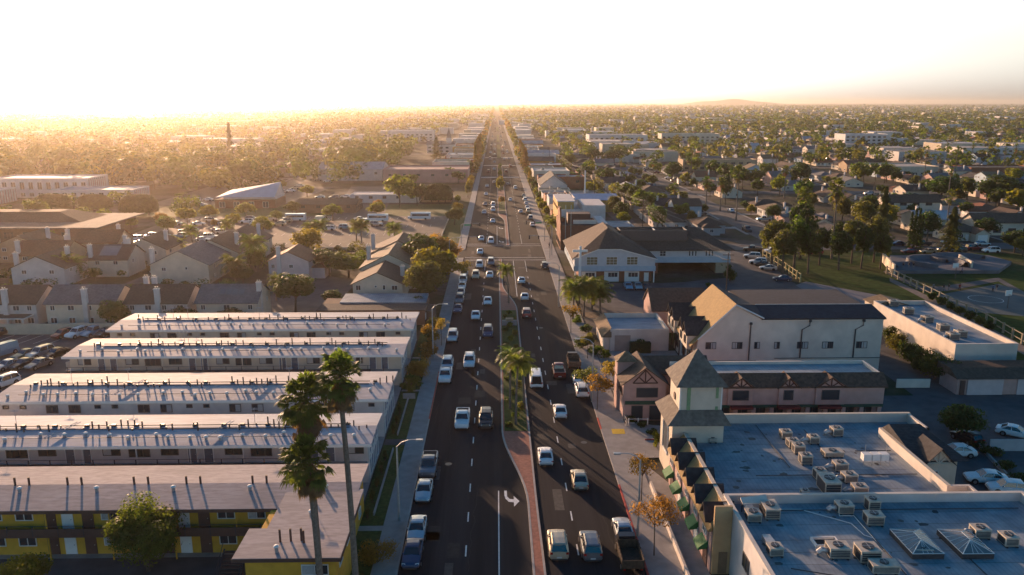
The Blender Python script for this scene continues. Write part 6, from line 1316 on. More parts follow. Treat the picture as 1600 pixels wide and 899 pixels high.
# people in the park (small)
SKIN = mat('skin', (.35, .2, .14), .6, 0)
def person(x, y, rz, top, bottom, label, pose=0, z=0, group=None, h=1.72):
    """one continuous skinned body, hair and clothes as children"""
    k = h / 1.72; me = bpy.data.meshes.new('person'); sw = .16 if pose != 2 else .3
    J = [(0, 0, .95, .13), (0, 0, 1.2, .12), (0, .01, 1.42, .10), (0, .02, 1.5, .055), (0, .03, 1.60, .085), (0, .03, 1.68, .075),
         (-.19, 0, 1.40, .055), (-.25, .03 + sw * .3, 1.14, .042), (-.24, .10 + sw * .5, .92, .034), (.19, 0, 1.40, .055), (.25, .03 - sw * .3, 1.14, .042), (.24, .10 - sw * .4, .92, .034),
         (-.10, 0, .88, .085), (-.11, sw * .6, .48, .058), (-.11, sw * .5 - .02, .08, .042), (-.11, sw * .5 + .12, .04, .038), (.10, 0, .88, .085), (.11, -sw * .5, .48, .058), (.11, -sw * 1.1, .10, .042), (.11, -sw * 1.1 + .13, .05, .038)]
    E_ = [(0, 1), (1, 2), (2, 3), (3, 4), (4, 5), (2, 6), (6, 7), (7, 8), (2, 9), (9, 10), (10, 11), (0, 12), (12, 13), (13, 14), (14, 15), (0, 16), (16, 17), (17, 18), (18, 19)]
    me.from_pydata([(a * k, b_ * k, c * k) for a, b_, c, _ in J], E_, []); o = bpy.data.objects.new('person', me); COL.objects.link(o)
    o.modifiers.new('skin', 'SKIN').use_smooth_shade = True; sv = me.skin_vertices
    if not sv: me.attributes; 
    if len(me.skin_vertices) == 0:
        bm_ = __import__('bmesh').new(); bm_.from_mesh(me); bm_.verts.layers.skin.verify(); bm_.to_mesh(me); bm_.free()
    for i, (_, _, _, q_) in enumerate(J): me.skin_vertices[0].data[i].radius = (q_ * k, q_ * k * (.8 if i in (0, 1, 2) else 1)); 
    me.skin_vertices[0].data[0].use_root = True
    s_ = o.modifiers.new('sub', 'SUBSURF'); s_.levels = 1; s_.render_levels = 1
    me.materials.append(SKIN); o.location = (x, y, z); o.rotation_euler = (0, 0, rz)
    q = MB(); q.tube([(0, 0, .86 * k), (0, 0, 1.1 * k), (0, .01 * k, 1.36 * k), (0, .02 * k, 1.47 * k)], [.19 * k, .185 * k, .21 * k, .09 * k], top, 10)
    for s in (-1, 1): q.tube([(s * .2 * k, 0, 1.41 * k), (s * .26 * k, .03 * k, 1.14 * k)], [.075 * k, .06 * k], top, 7)
    q.build('shirt', o); q = MB()
    for s, jj in ((-1, (12, 13, 14)), (1, (16, 17, 18))): q.tube([tuple(c * k for c in J[j][:3]) for j in jj], [.11 * k, .08 * k, .065 * k], bottom, 8)
    q.tube([(0, 0, .8 * k), (0, 0, .98 * k)], [.17 * k, .18 * k], bottom, 10); q.build('trousers', o)
    q = MB(); q.dome((0, .02 * k, 1.63 * k), .1 * k, .11 * k, .13 * k, mat('dark_hair', (.03, .02, .015), .8, 0), 10, 4, -.2); q.build('hair', o)
    return tag(o, label, 'person', group)
CL = [mat('dark_cloth', (.03, .03, .035), .9, .1, 4), mat('white_cloth', (.6, .58, .55), .9, .1, 4), mat('blue_cloth', (.05, .09, .2), .9, .1, 4), mat('red_cloth', (.3, .04, .04), .9, .1, 4), mat('grey_cloth', (.2, .2, .2), .9, .1, 4)]
pp_ = [(1411, 420, 0, 'person in dark clothes at the skate park, nearest its sunlit left wall'), (1420, 419, 0, 'person in dark clothes at the skate park, between two others near its left wall'), (1427, 420, 0, 'person in dark clothes at the skate park, right of the group near the left wall'),
       (1502, 428, 2, 'person in grey standing beside the skate park bank wall'), (1458, 454, 4, 'person on the court path in grey top, leftmost on the court'), (1474, 455, 0, 'person in dark clothes on the court, second from the left'), (1482, 454, 0, 'person in dark clothes on the court, third from the left'), (1499, 454, 3, 'person in a red top standing alone on the court'),
       (1551, 456, 2, 'person in blue sitting group at the court edge, left one'), (1557, 455, 0, 'person in dark clothes at the court edge beside the one in blue')]
for i, (px, py, c, lab) in enumerate(pp_):
    X, Y = G(px, py, .9 if py < 425 else .04); person(X, Y, i * 1.3, CL[c], CL[0] if c else CL[4], lab, i % 2 * 2, .9 if py < 425 else .04, 'people at the skate park and court')
X, Y = G(858.5, 389); person(X, Y, .3, CL[0], CL[0], 'person in dark clothes waiting at the right kerb of the crossing', 0, .15)
X, Y = G(287, 863); person(X, Y, 2.0, CL[1], CL[3], 'person in white top in the courtyard before the yellow block, right of the leafy tree', 0, .03, h=1.6)
# fences round the park
FB = mat('green_fence_screen', (.05, .07, .03), .9, .3, 3)
fence_posts('park_fence', [G(1192, 402), G(1222, 420), G(1250, 441)], 2.2, 'sunlit wooden rail fence between church car park and park trees', 'fence', mat('pale_fence_wood', (.42, .34, .16), .8, .1, 3), True, 3.2, r=.14)
fence_posts('field_fence', [G(1385, 428), G(1432, 452), G(1480, 476), G(1540, 505), G(1612, 547)], 2.0, 'long fence with pale square posts along the playing field', 'fence', mat('pale_post', (.24, .21, .15), .8, .1, 3), True, 3.4, r=.16)
S('maintenance_track', [G(1390, 440), G(1440, 466), G(1500, 500), G(1620, 566), G(1620, 552), G(1500, 487), G(1440, 458), G(1390, 434)], .05, mat('dirt_track', (.17, .14, .12), .95, .2, 1))
for i in range(7):
    t = i / 6; px, py = 1455 + (1545 - 1455) * t, 466 + (512 - 466) * t + 3; X, Y = G(px, py); bush(X, Y, 1.3, 1.3, 1.9, (L_DARK, L_OLIVE)[i % 2], f'round shrub against the playing field fence, {nth(i)} from the skate park', group='shrubs along the field fence', n=420, size=.5)
# bushes beside the long white building
for i, (px, py, s) in enumerate(((1392, 535, 1.2), (1402, 552, 1.4), (1418, 565, 1.5), (1438, 580, 1.6), (1460, 593, 1.7), (1482, 600, 1.6), (1500, 603, 1.5))):
    X, Y = G(px, py); bush(X, Y, 2.0 * s, 2.0 * s, 2.6 * s, L_OLIVE if i % 3 == 1 else L_DARK, f'big dark bush below the long white building, {nth(i)} from its far end', group='bushes beside the long white building')
# ---------------------------------------------------------------- commercial buildings on the right beyond the church
def shop(name, x0, x1, y0, y1, h, wallm, roofm, label, ph=.6, win=4, face=True, cat='shop', gable=None, rise=3, unit=0, ug=None):
    org = ((x0 + x1) / 2, (y0 + y1) / 2, 0); r = root(name, org, label, cat)
    if gable:
        w_ = MB(org); w_.gwall(x0, x1, y0, y1, -.1, h, rise, gable, wallm); w_.build('wall', r); w_ = MB(org); w_.gable(x0, x1, y0, y1, h, rise, gable, roofm, .4, .3, .18); w_.build('roof', r)
    else: flat_shell(r, org, x0, x1, y0, y1, h, ph, wallm, roofm)
    side = 'W' if x0 > 0 else 'E'; xx = x0 if x0 > 0 else x1
    if (y1 - y0) > 4:
        for k in range(max(1, int((y1 - y0) / 4))): window(r, org, side, xx, y0 + 2 + k * 4, .6, 2.4, 1.9, FRAME_D, GLASS, 1, name='shopfront')
    for k in range(win): window(r, org, 'S', x0 + (x1 - x0) * (k + .5) / win, y0, h * .55, min(1.6, (x1 - x0) / win * .6), 1.2, FRAME_D)
    if unit and not gable:
        for k in range(unit):
            u = MB(org); ux = x0 + (x1 - x0) * (.25 + .5 * rnd.random()); uy = y0 + (y1 - y0) * (k + .5) / unit; u.box(ux - .8, ux + .8, uy - .7, uy + .7, h + .06, h + 1.2, UNIT); u.box(ux - .5, ux + .5, uy - .4, uy + .4, h + 1.2, h + 1.32, METAL_D); u.build('roof_unit', r)
    return r, org
W_OCH = mat('ochre_wall', (.50, .30, .10), .9, .1, .8); W_TEAL = mat('pale_teal_wall', (.32, .42, .44), .9, .1, .8); W_TERR = mat('terracotta_wall', (.42, .20, .12), .9, .12, .8); R_BLUE = mat('blue_metal_roof', (.20, .30, .46), .5, .1, .6, lines=('X', 1.2, .2))
r, org = shop('brick_theatre', 19.0, 30.5, 234, 250, 6.2, W_BRICK, R_DARK, 'brick building with curved parapet corner and thin tall pipes beside the church', 1.2, 0)
w_ = MB(org); P = [(234, 6), (234, 8.4), (235.5, 9.2), (236.5, 11.4), (238, 12.2), (242, 12.2), (243.5, 11.4), (244.5, 9.2), (246, 8.4), (250, 8.4), (250, 6)]
w_.add([(18.9, a, b_) for a, b_ in P] + [(19.35, a, b_) for a, b_ in P], [tuple(range(11)), tuple(range(21, 10, -1))] + [(i, i + 1, 12 + i, 11 + i) for i in range(10)], W_BRICK); w_.build('curved_parapet', r)
w_ = MB(org); w_.box(23, 30, 237, 237.3, 7.4, 8.6, W_PALE); w_.box(30.4, 33, 234.2, 250, -.1, 8.0, W_WHITE); w_.box(22, 29, 244, 249, 6.26, 9.5, TRIM_B); w_.build('roof_housing', r)
for k, (a, b_) in enumerate(((20.4, 233.6), (22.0, 233.6))): w_ = MB(org); w_.cyl(a, b_, 0, 13.5, .1, METAL, 6); w_.build('flue_pipe', r)
r, org = shop('white_stepped_building', 20.5, 35.5, 258, 284, 8.4, W_WHITE, R_WHITE, 'white stepped commercial building with ochre street front beyond the brick building', .6, 0)
w_ = MB(org); w_.box(20.2, 25.5, 262, 283, 8.4, 11.0, W_OCH); w_.box(20.1, 26, 261.8, 283.2, 11.0, 11.3, W_WHITE); w_.box(28, 35.4, 257.7, 275, 8.4, 10.4, W_WHITE); w_.build('roof_housing', r)
w_ = MB(org); w_.box(20.2, 20.49, 258, 284, 3.6, 9.2, W_OCH); w_.build('street_front', r)
shop('low_blue_carport', 36.5, 45, 256, 270, 3.2, W_TEAL, R_BLUISH, 'low pale blue building behind the white stepped one, by the alley', .3, 2)
shop('gabled_shop', 20, 30, 287, 300, 5.2, W_TERR, R_TAN, 'terracotta shop with pale gabled roof beyond the white stepped building', gable='y', rise=2.2, win=0)
shop('blue_roofed_hall', 31, 49, 318, 338, 5.0, W_OCH, R_BLUE, 'ochre hall with long blue metal roof behind the street shops', gable='x', rise=1.4, win=4)
spec = [(20, 30, 302, 316, 7.0, W_WHITE, R_WHITE, 'white two-storey shop with roof terrace next to the blue-roofed hall'), (19.5, 29, 318, 330, 6.0, W_TERR, R_RED, 'terracotta shop with red roof edge beside the blue-roofed hall'), (19.5, 30, 334, 352, 4.6, W_PALE, R_BLUISH, 'long pale shop with bluish flat roof beyond the blue-roofed hall'),
        (19, 33, 357, 366, 4.4, W_CREAM, R_TAN, 'cream shop with long pale fascia in front of the white chapel'), (32, 48, 345, 356, 4.0, W_BEIGE, R_GRAV, 'beige workshop with gravel roof behind the street shops')]
for s in spec: shop('street_shop', *s, unit=2)
shop('chapel', 20.5, 33, 372, 398, 5.5, W_WHITE, R_DARK, 'white gabled chapel with dark roof at the right of the main road', gable='y', rise=4.6, win=1, cat='chapel')
# generated shops further down both sides of the main road
wl = [(W_CREAM, 'cream'), (W_WHITE, 'white'), (W_TERR, 'terracotta'), (W_BEIGE, 'beige'), (W_PALE, 'pale plaster'), (W_OCH, 'ochre'), (W_BRICK, 'brick'), (W_TEAL, 'pale teal')]
rl_ = [(R_GRAV, 'gravel'), (R_WHITE, 'white'), (R_BLUISH, 'bluish'), (R_DARK, 'dark')]
q = random.Random(21)
def strip(side, y, yend, rows=1):
    i = 0
    while y < yend:
        L_ = q.uniform(12, 26); w2, wn = q.choice(wl); r2, rn = q.choice(rl_); h = q.choice((4, 4.4, 4.8, 5.5, 7.2)); d = q.uniform(14, 26); xa = 19.3 + q.uniform(0, 2)
        x0, x1 = (xa, xa + d) if side > 0 else (-14 - q.uniform(0, 2) - d, -14)
        g = q.random() < .18
        shop('street_shop', x0, x1, y, y + L_, h, w2, r2, f'{wn} shop with {rn} roof, {nth(i)} beyond the {"chapel" if side > 0 else "pink market hall"} on that side', unit=0 if g else q.randint(0, 3), gable='x' if g else None, rise=2.2, win=3)
        y += L_ + q.choice((0.6, .6, 5, 14)); i += 1
strip(1, 408, 800)
strip(-1, 505, 800)
# ---------------------------------------------------------------- left side of the main road beyond the crossing
LOTL = mat('warm_lot_asphalt', (.115, .095, .085), .88, .2, .4, stain=.6, stain_col=(.12, .10, .09), sscale=.08)  # warmer, paler asphalt tone for the big car park
S('large_car_park', [(-122, 236), (-18, 236), (-18, 308), (-122, 308)], .03, LOTL)
S('verge', [(-18, 236), (SW_L0, 236), (SW_L0, 330), (-18, 330)], .05, GRASS)
S('far_lawn', [(-140, 308), (-18, 308), (-18, 345), (-140, 345)], .02, mat('patchy_lawn', (.06, .09, .02), .95, .3, 1, stain=.5, stain_col=(.16, .13, .06), sscale=.06))  # green lawn colour with tan patches
S('car_park_drive', [(-64, 308), (-44, 308), (-52, 420), (-76, 420)], .035, LOTL)
S('upper_car_park', [(-150, 345), (-92, 345), (-84, 420), (-150, 420)], .03, LOTL)
bl = MB((-60, 270, 0))
for row in (243, 262, 281, 300):
    for k in range(34): x = -116 + k * 2.8; bl.quad((x, row, .04), (x + .1, row, .04), (x + .1, row + 4.6, .04), (x, row + 4.6, .04), PAINT)
bl.build('parking_bay_lines', kind='structure')
wall_run('car_park_wall', [(-120, 236.2), (-18, 236.2), (-18, 305)], .7, .2, W_BEIGE, 'low beige wall round the big car park beside the crossing')
cars = [(437, 353, 'suv'), (447, 348, 'suv'), (457, 343, 'suv'), (422, 345, 'pickup'), (513, 360, 'suv'), (504, 347, 'van'), (588, 353, 'suv'), (400, 352, 'sedan'), (330, 347, 'suv'), (346, 351, 'sedan'), (386, 349, 'suv'), (394, 345, 'suv'), (371, 348, 'sedan'), (311, 352, 'sedan'), (330, 373, 'suv'), (318, 377, 'sedan'), (290, 367, 'suv'), (282, 372, 'suv'),
        (256, 371, 'sedan'), (245, 378, 'sedan'), (300, 362, 'sedan'), (305, 315, 'suv'), (325, 314, 'sedan'), (437, 305, 'sedan'), (445, 301, 'sedan'), (500, 310, 'sedan'), (497, 283, 'sedan'), (515, 283, 'sedan'), (522, 311, 'suv'), (540, 309, 'sedan'), (235, 372, 'suv'), (268, 380, 'suv'), (512, 285, 'suv'), (563, 345, 'sedan'), (410, 356, 'sedan'), (418, 352, 'sedan'), (353, 356, 'suv'), (340, 362, 'sedan'), (348, 366, 'suv'), (275, 352, 'sedan'), (222, 382, 'sedan'), (212, 376, 'suv'), (455, 300, 'sedan'), (462, 296, 'suv'), (470, 292, 'sedan'), (316, 322, 'sedan'), (290, 318, 'sedan'), (540, 358, 'suv')]
for i, (px, py, k) in enumerate(cars):
    X, Y = G(px, py); c = q.choice(('white', 'white', 'white', 'silver', 'silver', 'grey', 'beige', 'light blue'))
    cars[i] = (px, py, k, c)
cars.sort(key=lambda s: -s[0])
for i, (px, py, k, c) in enumerate(cars):
    X, Y = G(px, py); near = 'near rows' if py > 340 else 'far part'
    vehicle(k, c, X, Y, PI / 2 + q.choice((0, PI)) + q.uniform(-.15, .15), f'{c} {KW[k]} in the {near} of the big car park, {nth(i)} from the road', 'cars in the large car park left of the crossing', z=.035)
# dome-clipped trees
def dome_tree(px, py, wpx, hpx, lab, lm=L_DARK):
    X, Y = G(px, py); s = Y / FPX; rx = wpx * s / 2; h = hpx * s * 1.05; rt = root('clipped_dome_tree', (X, Y, 0), lab, 'tree', 'dome-clipped trees')
    me = bpy.data.meshes.get(f'dome{int(rx)}')
    q = random.Random(int(px)); vs = []; fs = []; n = 5200
    for i in range(n):
        a = q.uniform(0, 2 * PI); e = math.asin(q.uniform(-.25, 1)); d = Vector((math.cos(a) * math.cos(e), math.sin(a) * math.cos(e), math.sin(e))); f = q.uniform(.86, 1.02); sx = 1 if True else 1
        den = (abs(d.x) ** 2.6 + abs(d.y) ** 2.6 + abs(d.z) ** 2.6) ** (1 / 2.6); p = d / den * f; p = Vector((p.x * rx, p.y * rx * .55, p.z * h * .62 + h * .36)); nn = (d + Vector((q.uniform(-.5, .5), q.uniform(-.5, .5), q.uniform(-.2, .6)))).normalized()
        a1 = nn.cross(Vector((0, 0, 1))).normalized(); b1 = nn.cross(a1); z = rx * .07 * q.uniform(.6, 1.3); k = len(vs); vs += [tuple(p - a1 * z), tuple(p + b1 * z * .7), tuple(p + a1 * z), tuple(p - b1 * z * .7)]; fs.append((k, k + 1, k + 2, k + 3))
    mb = MB(); mb.add(vs, fs, lm); mb.build('crown', rt); t = MB()
    for s_ in (-.5, 0, .5): t.tube([(rx * s_, 0, -.1), (rx * s_ * .9, 0, h * .55)], [.28, .15], BARK, 6)
    t.build('trunk', rt)
dome_tree(685, 318, 44, 30, 'wide dome-clipped dark tree beside the main road, right of the big bright tree'); dome_tree(218, 337, 58, 32, 'dome-clipped dark tree, right one of three in a row by the school')
dome_tree(148, 330, 54, 25, 'dome-clipped dark tree, middle one of three in a row by the school'); dome_tree(84, 332, 56, 28, 'dome-clipped dark tree, left one of three in a row by the school'); dome_tree(203, 305, 26, 16, 'smaller dome-clipped tree behind the row of three')
# big buildings on the left
def P3(px, py, z=0): a = G(px, py, z); return (a[0], a[1], z)
org = (-150, 268, 0); r = root('brown_school_hall', org, 'brown low school hall with wide flat roof and raised hipped middle at the left edge', 'school')
w_ = MB(org); w_.box(-182, -127, 252, 282, -.1, 4.4, W_BROWN); w_.build('wall', r); w_ = MB(org); w_.box(-184, -125, 250, 284, 4.4, 4.75, R_GREY); w_.build('roof', r)
w_ = MB(org); w_.add([(-176, 262, 4.76), (-136, 262, 4.76), (-136, 280, 4.76), (-176, 280, 4.76), (-170, 268, 7.4), (-146, 268, 7.4), (-146, 275, 7.4), (-170, 275, 7.4)], [(0, 1, 5, 4), (1, 2, 6, 5), (2, 3, 7, 6), (3, 0, 4, 7), (4, 5, 6, 7)], R_BROWN); w_.build('raised_roof', r)
for k in range(8): window(r, org, 'S', -178 + k * 6, 252, 1.0, 3, 2, FRAME_D, GLASS, 2)
for (x0, x1, y0, y1, h, lab) in ((-232, -188, 372, 392, 8.5, 'white modern school block with tall framed windows at the left edge'), (-196, -160, 355, 372, 5.0, 'white flat-roofed school wing with ribbed pink wall, right of the modern block'), (-262, -215, 345, 362, 5.5, 'glassy white school building at the left picture edge')):
    org = ((x0 + x1) / 2, y0, 0); r = root('school_block', org, lab, 'school'); flat_shell(r, org, x0, x1, y0, y1, h, .5, W_WHITE, R_WHITE)
    n = int((x1 - x0) / 4)
    for k in range(n): window(r, org, 'S', x0 + 2 + k * 4, y0, h * .45, 2.2, h * .4, FRAME_W, GLASS, 1); window(r, org, 'S', x0 + 2 + k * 4, y0, .6, 2.2, 1.8, FRAME_W, GLASS, 1)
    w_ = MB(org)
    for k in range(9): w_.box(x1 + .004, x1 + .25, y0 + 1 + k * 1.9, y0 + 1.4 + k * 1.9, 0, h, W_PINK)
    w_.build('wall_fins', r)
org = (-104, 346, 0); r = root('blue_roofed_school_hall', org, 'hall with large slanted pale blue roof beside the upper car park', 'hall')
x0, x1, y0, y1 = -117, -92, 333, 350; w_ = MB(org); w_.box(x0, x1, y0, y1, -.1, 3.4, W_BRICK); w_.box(x0 + 3, x1 - .5, y0 + 2.2, y1, 3.4, 4.6, W_WHITE)
w_.add([(x0 + 1, y0 + 2, 4.2), (x1 - 1, y0 + 2, 4.2), (x1 - 1, y1, 4.2), (x0 + 1, y1, 4.2), (x0 + 5, y1 - 4, 6.2), (x1 - 1, y1 - 4, 9.6)], [(1, 2, 5)], W_WHITE); w_.build('wall', r)
w_ = MB(org); w_.add([(x0, y0 + 1.5, 4.4), (x1 - .6, y0 + 1.5, 4.4), (x1 - .6, y1 - 4, 9.7), (x0 + 3, y1 - 4, 6.3), (x0, y1, 4.4), (x1 - .6, y1, 4.4)], [(0, 1, 2, 3), (3, 2, 5, 4), (0, 3, 4)], mat('pale_blue_roof_sheet', (.33, .43, .48), .6, .1, .4)); w_.box(x0 - .5, x1 + .5, y0 - .6, y0 + 2, 3.4, 3.65, R_TAN); w_.build('roof', r)
for k in range(4): window(r, org, 'S', x0 + 3 + k * 6, y0, .3, 2.4, 2.4, FRAME_W)
# buildings by the road left: pink market hall and white gabled block
r, org = shop('market_hall', -62, -15.5, 440, 470, 6.5, mat('rose_wall', (.42, .22, .20), .9, .1, .5), mat('rose_roof', (.38, .22, .20), .85, .12, .3), 'long pink market hall with pinkish flat roof left of the main road', .8, 6)
shop('white_gabled_market', -100, -64, 452, 478, 6.5, W_WHITE, R_BLUISH, 'white building with gabled left end and grey roof beside the pink market hall', gable='x', rise=3.2, win=5, cat='market')
shop('arcade_building', -38, -16, 478, 500, 7.5, W_CREAM, R_GRAV, 'cream building with two white end gables behind the pink market hall', 1.0, 5, cat='building')
shop('low_white_office', -64, -34, 350, 362, 3.4, W_WHITE, R_WHITE, 'low white office with flat roof behind the wide dome-clipped tree', .3, 5, cat='office')
shop('low_brown_office', -33, -20, 352, 368, 3.2, W_TAN, R_BROWN, 'low brown office with hipped roof near the main road', gable='x', rise=1.6, win=3, cat='office')
shop('brown_lodge', -80, -56, 318, 334, 3.4, W_BROWN, R_BROWN, 'brown lodge with pinkish low roof by the lawn of the big car park', gable='x', rise=1.5, win=4, cat='lodge')
# lamps and poles
for i, (px, py, side, h) in enumerate(((624, 815, -1, 9.0), (677, 561, -1, 9.5), (703, 430, -1, 9.5))): X, Y = G(px, py); street_lamp(X, Y, h, 2.0, f'curved-arm street lamp on the left pavement, {nth(i)} from the camera')
for i, (px, py, side, h) in enumerate(((996, 840, 1, 9.0), (925, 628, 1, 9.5), (873, 480, 1, 9.5), (862, 400, 1, 9))): X, Y = G(px, py); street_lamp(X, Y, h, -2.0, f'curved-arm street lamp on the right pavement, {nth(i)} from the camera')
for i, (x, y, sd_) in enumerate(((-11, CY1 + 2, 1), (15, CY0 - 2, -1), (15.2, CY1 + 6, -1), (-11, CY0 - 3, 1))):
    r = root('traffic_signal', (x, y, 0), ['traffic signal mast at the far left corner of the crossing', 'traffic signal mast at the near right corner of the crossing', 'traffic signal mast at the far right corner of the crossing', 'traffic signal mast at the near left corner of the crossing'][i], 'traffic light', 'traffic signals at the crossing')
    p = MB(); p.tube([(0, 0, 0), (0, 0, 6.0), (sd_ * .4, 0, 6.3), (sd_ * 6, 0, 6.6)], [.13, .1, .09, .06], METAL, 6); p.build('mast', r)
    p = MB()
    for q_ in (3.2, 5.8): p.box(sd_ * q_ - .2, sd_ * q_ + .2, -.15, .15, 5.6, 6.6, METAL_D)
    p.build('signal_heads', r)
    if i in (0, 2): p = MB(); p.box(min(sd_ * 1.0, sd_ * 3.0), max(sd_ * 1.0, sd_ * 3.0), -.05, .0, 5.75, 6.25, mat('green_street_sign', (.03, .30, .16), .5, 0)); p.build('street_name_sign', r)
def wires(name, pts, label, sag=1.0, offs=(-.9, -.3, .3, .9)):
    mb = MB(pts[0]); 
    for o_ in offs:
        for a, b_ in zip(pts, pts[1:]):
            L_ = []
            for k in range(9): t = k / 8; L_.append((a[0] + (b_[0] - a[0]) * t + o_, a[1] + (b_[1] - a[1]) * t, a[2] + (b_[2] - a[2]) * t - sag * 4 * t * (1 - t)))
            mb.tube(L_, .018, METAL_D, 3, False)
    return mb.build(name, None, label, 'power lines')
def upole(x, y, h, label, arms=2):
    r = root('utility_pole', (x, y, 0), label, 'utility pole', 'utility poles along the alley'); p = MB(); p.tube([(0, 0, -.1), (0, 0, h)], [.17, .11], POLE, 7); p.build('pole', r)
    for k in range(arms): p = MB(); p.box(-1.2, 1.2, -.08, .08, h - .5 - k * 1.1, h - .35 - k * 1.1, POLE); p.build('crossarm', r)
PL = [(50.5, 170, 11), (48.9, 264, 11.5), (42.5, 345, 12.5), (39.4, 376, 14), (38, 470, 13), (37, 560, 13)]
for i, (x, y, h) in enumerate(PL): upole(x, y, h, f'wooden utility pole along the alley right of the main road, {nth(i)} from the camera')
wires('power_lines', [(x, y, h - .3) for x, y, h in PL], 'sunlit power lines sagging along the alley behind the right-hand shops', 1.6); wires('power_lines', [(x, y, h - 1.6) for x, y, h in PL], 'lower bundle of cables along the alley behind the right-hand shops', 2.2, (-.2, .2))
p = MB((39.4, 330, 0)); p.cyl(37.5, 338, 0, 15, .25, TRIM_W, 8); p.build('white_mast', None, 'tall white mast beside the blue-roofed hall', 'mast')
for i, (px, py, h) in enumerate(((1204, 300, 16), (1345, 350, 12), (1362, 330, 12), (690, 245, 13), (540, 215, 12))):
    X, Y = G(px, py); upole(X, Y, h, ['wooden utility pole among the houses right of the alley', 'wooden utility pole behind the park trees, left of two', 'wooden utility pole behind the park trees, right of two', 'utility pole behind the dark conical tree left of the main road', 'distant utility pole in the glare left of the main road'][i])
S('alley', [(44, 243), (51, 243), (51, 800), (44, 800)], .03, ASPH_OLD)
# entrance monument in the median
mo = MB((2.4, 152, .15)); mo.box(1.0, 3.9, 151.2, 151.9, .1, 1.15, CONC); mo.box(1.7, 3.2, 151.0, 151.95, 1.15, 1.6, mat('tan_stone', (.36, .28, .19), .9, .2, 2)); mo.build('median_monument', None, 'low grey stone monument wall across the planted median', 'monument')
mo = MB((2.4, 316, .15)); mo.box(.9, 3.6, 313.5, 314.3, .1, 1.2, mat('tan_stone2', (.40, .30, .20), .9, .2, 2)); mo.build('median_monument', None, 'tan stone monument wall in the median beyond the crossing', 'monument')
# ---------------------------------------------------------------- suburb: individual houses, then the far mass
q = random.Random(5)
HW = {'cream': W_CREAM, 'white': W_WHITE, 'beige': W_BEIGE, 'tan': W_TAN, 'pale blue': W_BLUE, 'grey': W_GREY, 'pink': W_PINK}
HR = {'brown': R_BROWN, 'dark grey': R_DARK, 'tan': R_TAN, 'red': R_RED, 'grey': R_GREY, 'white': R_WHITE}
def house_proto(kind):
    r = root('suburban_house', (0, 0, -500), 'x', 'house'); o0 = (0, 0, 0)
    W_, D_ = (13, 10) if kind != 2 else (12, 11); h = 2.9 if kind != 2 else 5.4; rise = (2.3, 2.0, 2.2, 1.9)[kind]
    w_ = MB(); f = MB()
    if kind == 0: w_.gwall(-W_ / 2, W_ / 2, -D_ / 2, D_ / 2, -.1, h, rise, 'x', W_CREAM); f.gable(-W_ / 2, W_ / 2, -D_ / 2, D_ / 2, h, rise, 'x', R_BROWN, .55, .4, .16)
    elif kind == 1:
        w_.box(-W_ / 2, W_ / 2, -D_ / 2, D_ / 2, -.1, h, W_CREAM); f.hip(-W_ / 2, W_ / 2, -D_ / 2, D_ / 2, h, rise, R_BROWN)
        w_.gwall(1.5, 6.4, -D_ / 2 - 3.5, -D_ / 2 + .1, -.1, h, 1.3, 'y', W_CREAM); f.gable(1.5, 6.4, -D_ / 2 - 3.5, -D_ / 2 + 3, h + .02, 1.3, 'y', R_BROWN, .45, .35, .15)
    elif kind == 2: w_.gwall(-W_ / 2, W_ / 2, -D_ / 2, D_ / 2, -.1, h, rise, 'y', W_CREAM); f.gable(-W_ / 2, W_ / 2, -D_ / 2, D_ / 2, h, rise, 'y', R_BROWN, .5, .4, .16)
    else:
        w_.box(-W_ / 2, W_ / 2, -D_ / 2, D_ / 2, -.1, h, W_CREAM); f.hip(-W_ / 2, W_ / 2, -D_ / 2, D_ / 2, h, rise, R_BROWN); w_.box(-W_ / 2 - 4, -W_ / 2 + .1, -2, D_ / 2 - 1, -.1, 2.5, W_CREAM); f.hip(-W_ / 2 - 4, -W_ / 2, -2, D_ / 2 - 1, 2.55, 1.1, R_BROWN, .4)
    w_.build('wall', r); f.build('roof', r); yf = -D_ / 2
    xs = (-4.4, -1.6, 3.8) if kind != 1 else (-4.4, -1.8)
    for x in xs:
        window(r, o0, 'S', x, yf, 1.0, 1.6, 1.2, FRAME_W)
        if kind == 2: window(r, o0, 'S', x, yf, 3.6, 1.4, 1.1, FRAME_W)
    door(r, o0, 'S', .4, yf, 0, 1, 2.1, TRIM_W)
    for y in (-2.2, 2.4): window(r, o0, 'W', -W_ / 2 if kind != 3 or y < 0 else -W_ / 2 - 4, y if kind != 3 or y < 0 else 1, .9, 1.3, 1.1, FRAME_W); window(r, o0, 'E', W_ / 2, y, .9, 1.3, 1.1, FRAME_W); 
    for x in (-3, 2.6): window(r, o0, 'N', x, D_ / 2, .9, 1.6, 1.1, FRAME_W)
    if kind == 1: g = MB(); g.box(2.2, 5.7, yf - 3.6, yf - 3.504, 0, 2.3, TRIM_W); g.build('garage_door', r)
    else: chimney(r, o0, W_ / 2 - 1.6, 1.6, h * .8, h + rise + .7, .8, .6)
    return r
HP = [house_proto(k) for k in range(4)]
for k, h in enumerate(HP): KIDS[h.name] = list(h.children)
RT = ['gabled', 'hipped', 'front-gabled', 'hipped']
def in_view(x, y, m=1.06): return y > 60 and -.66 * m * y - 12 < x < .665 * m * y + 12
BLOCKED = [(16, 64, 150, 258), (17, 37, 250, 850), (-127, -14, 60, 420), (-270, -127, 236, 420), (-105, -14, 420, 520), (-36, -14, 500, 850), (70, 200, 60, 234), (44, 51, 240, 900), (60, 84, 240, 252)]
def free(x, y): return not any(a - 7 < x < b_ + 7 and c - 7 < y < d + 7 for a, b_, c, d in BLOCKED)
sites = []
RS = [90 + 78 * k for k in range(30)]      # right-hand streets
LS = [-112 - 78 * k for k in range(26)]
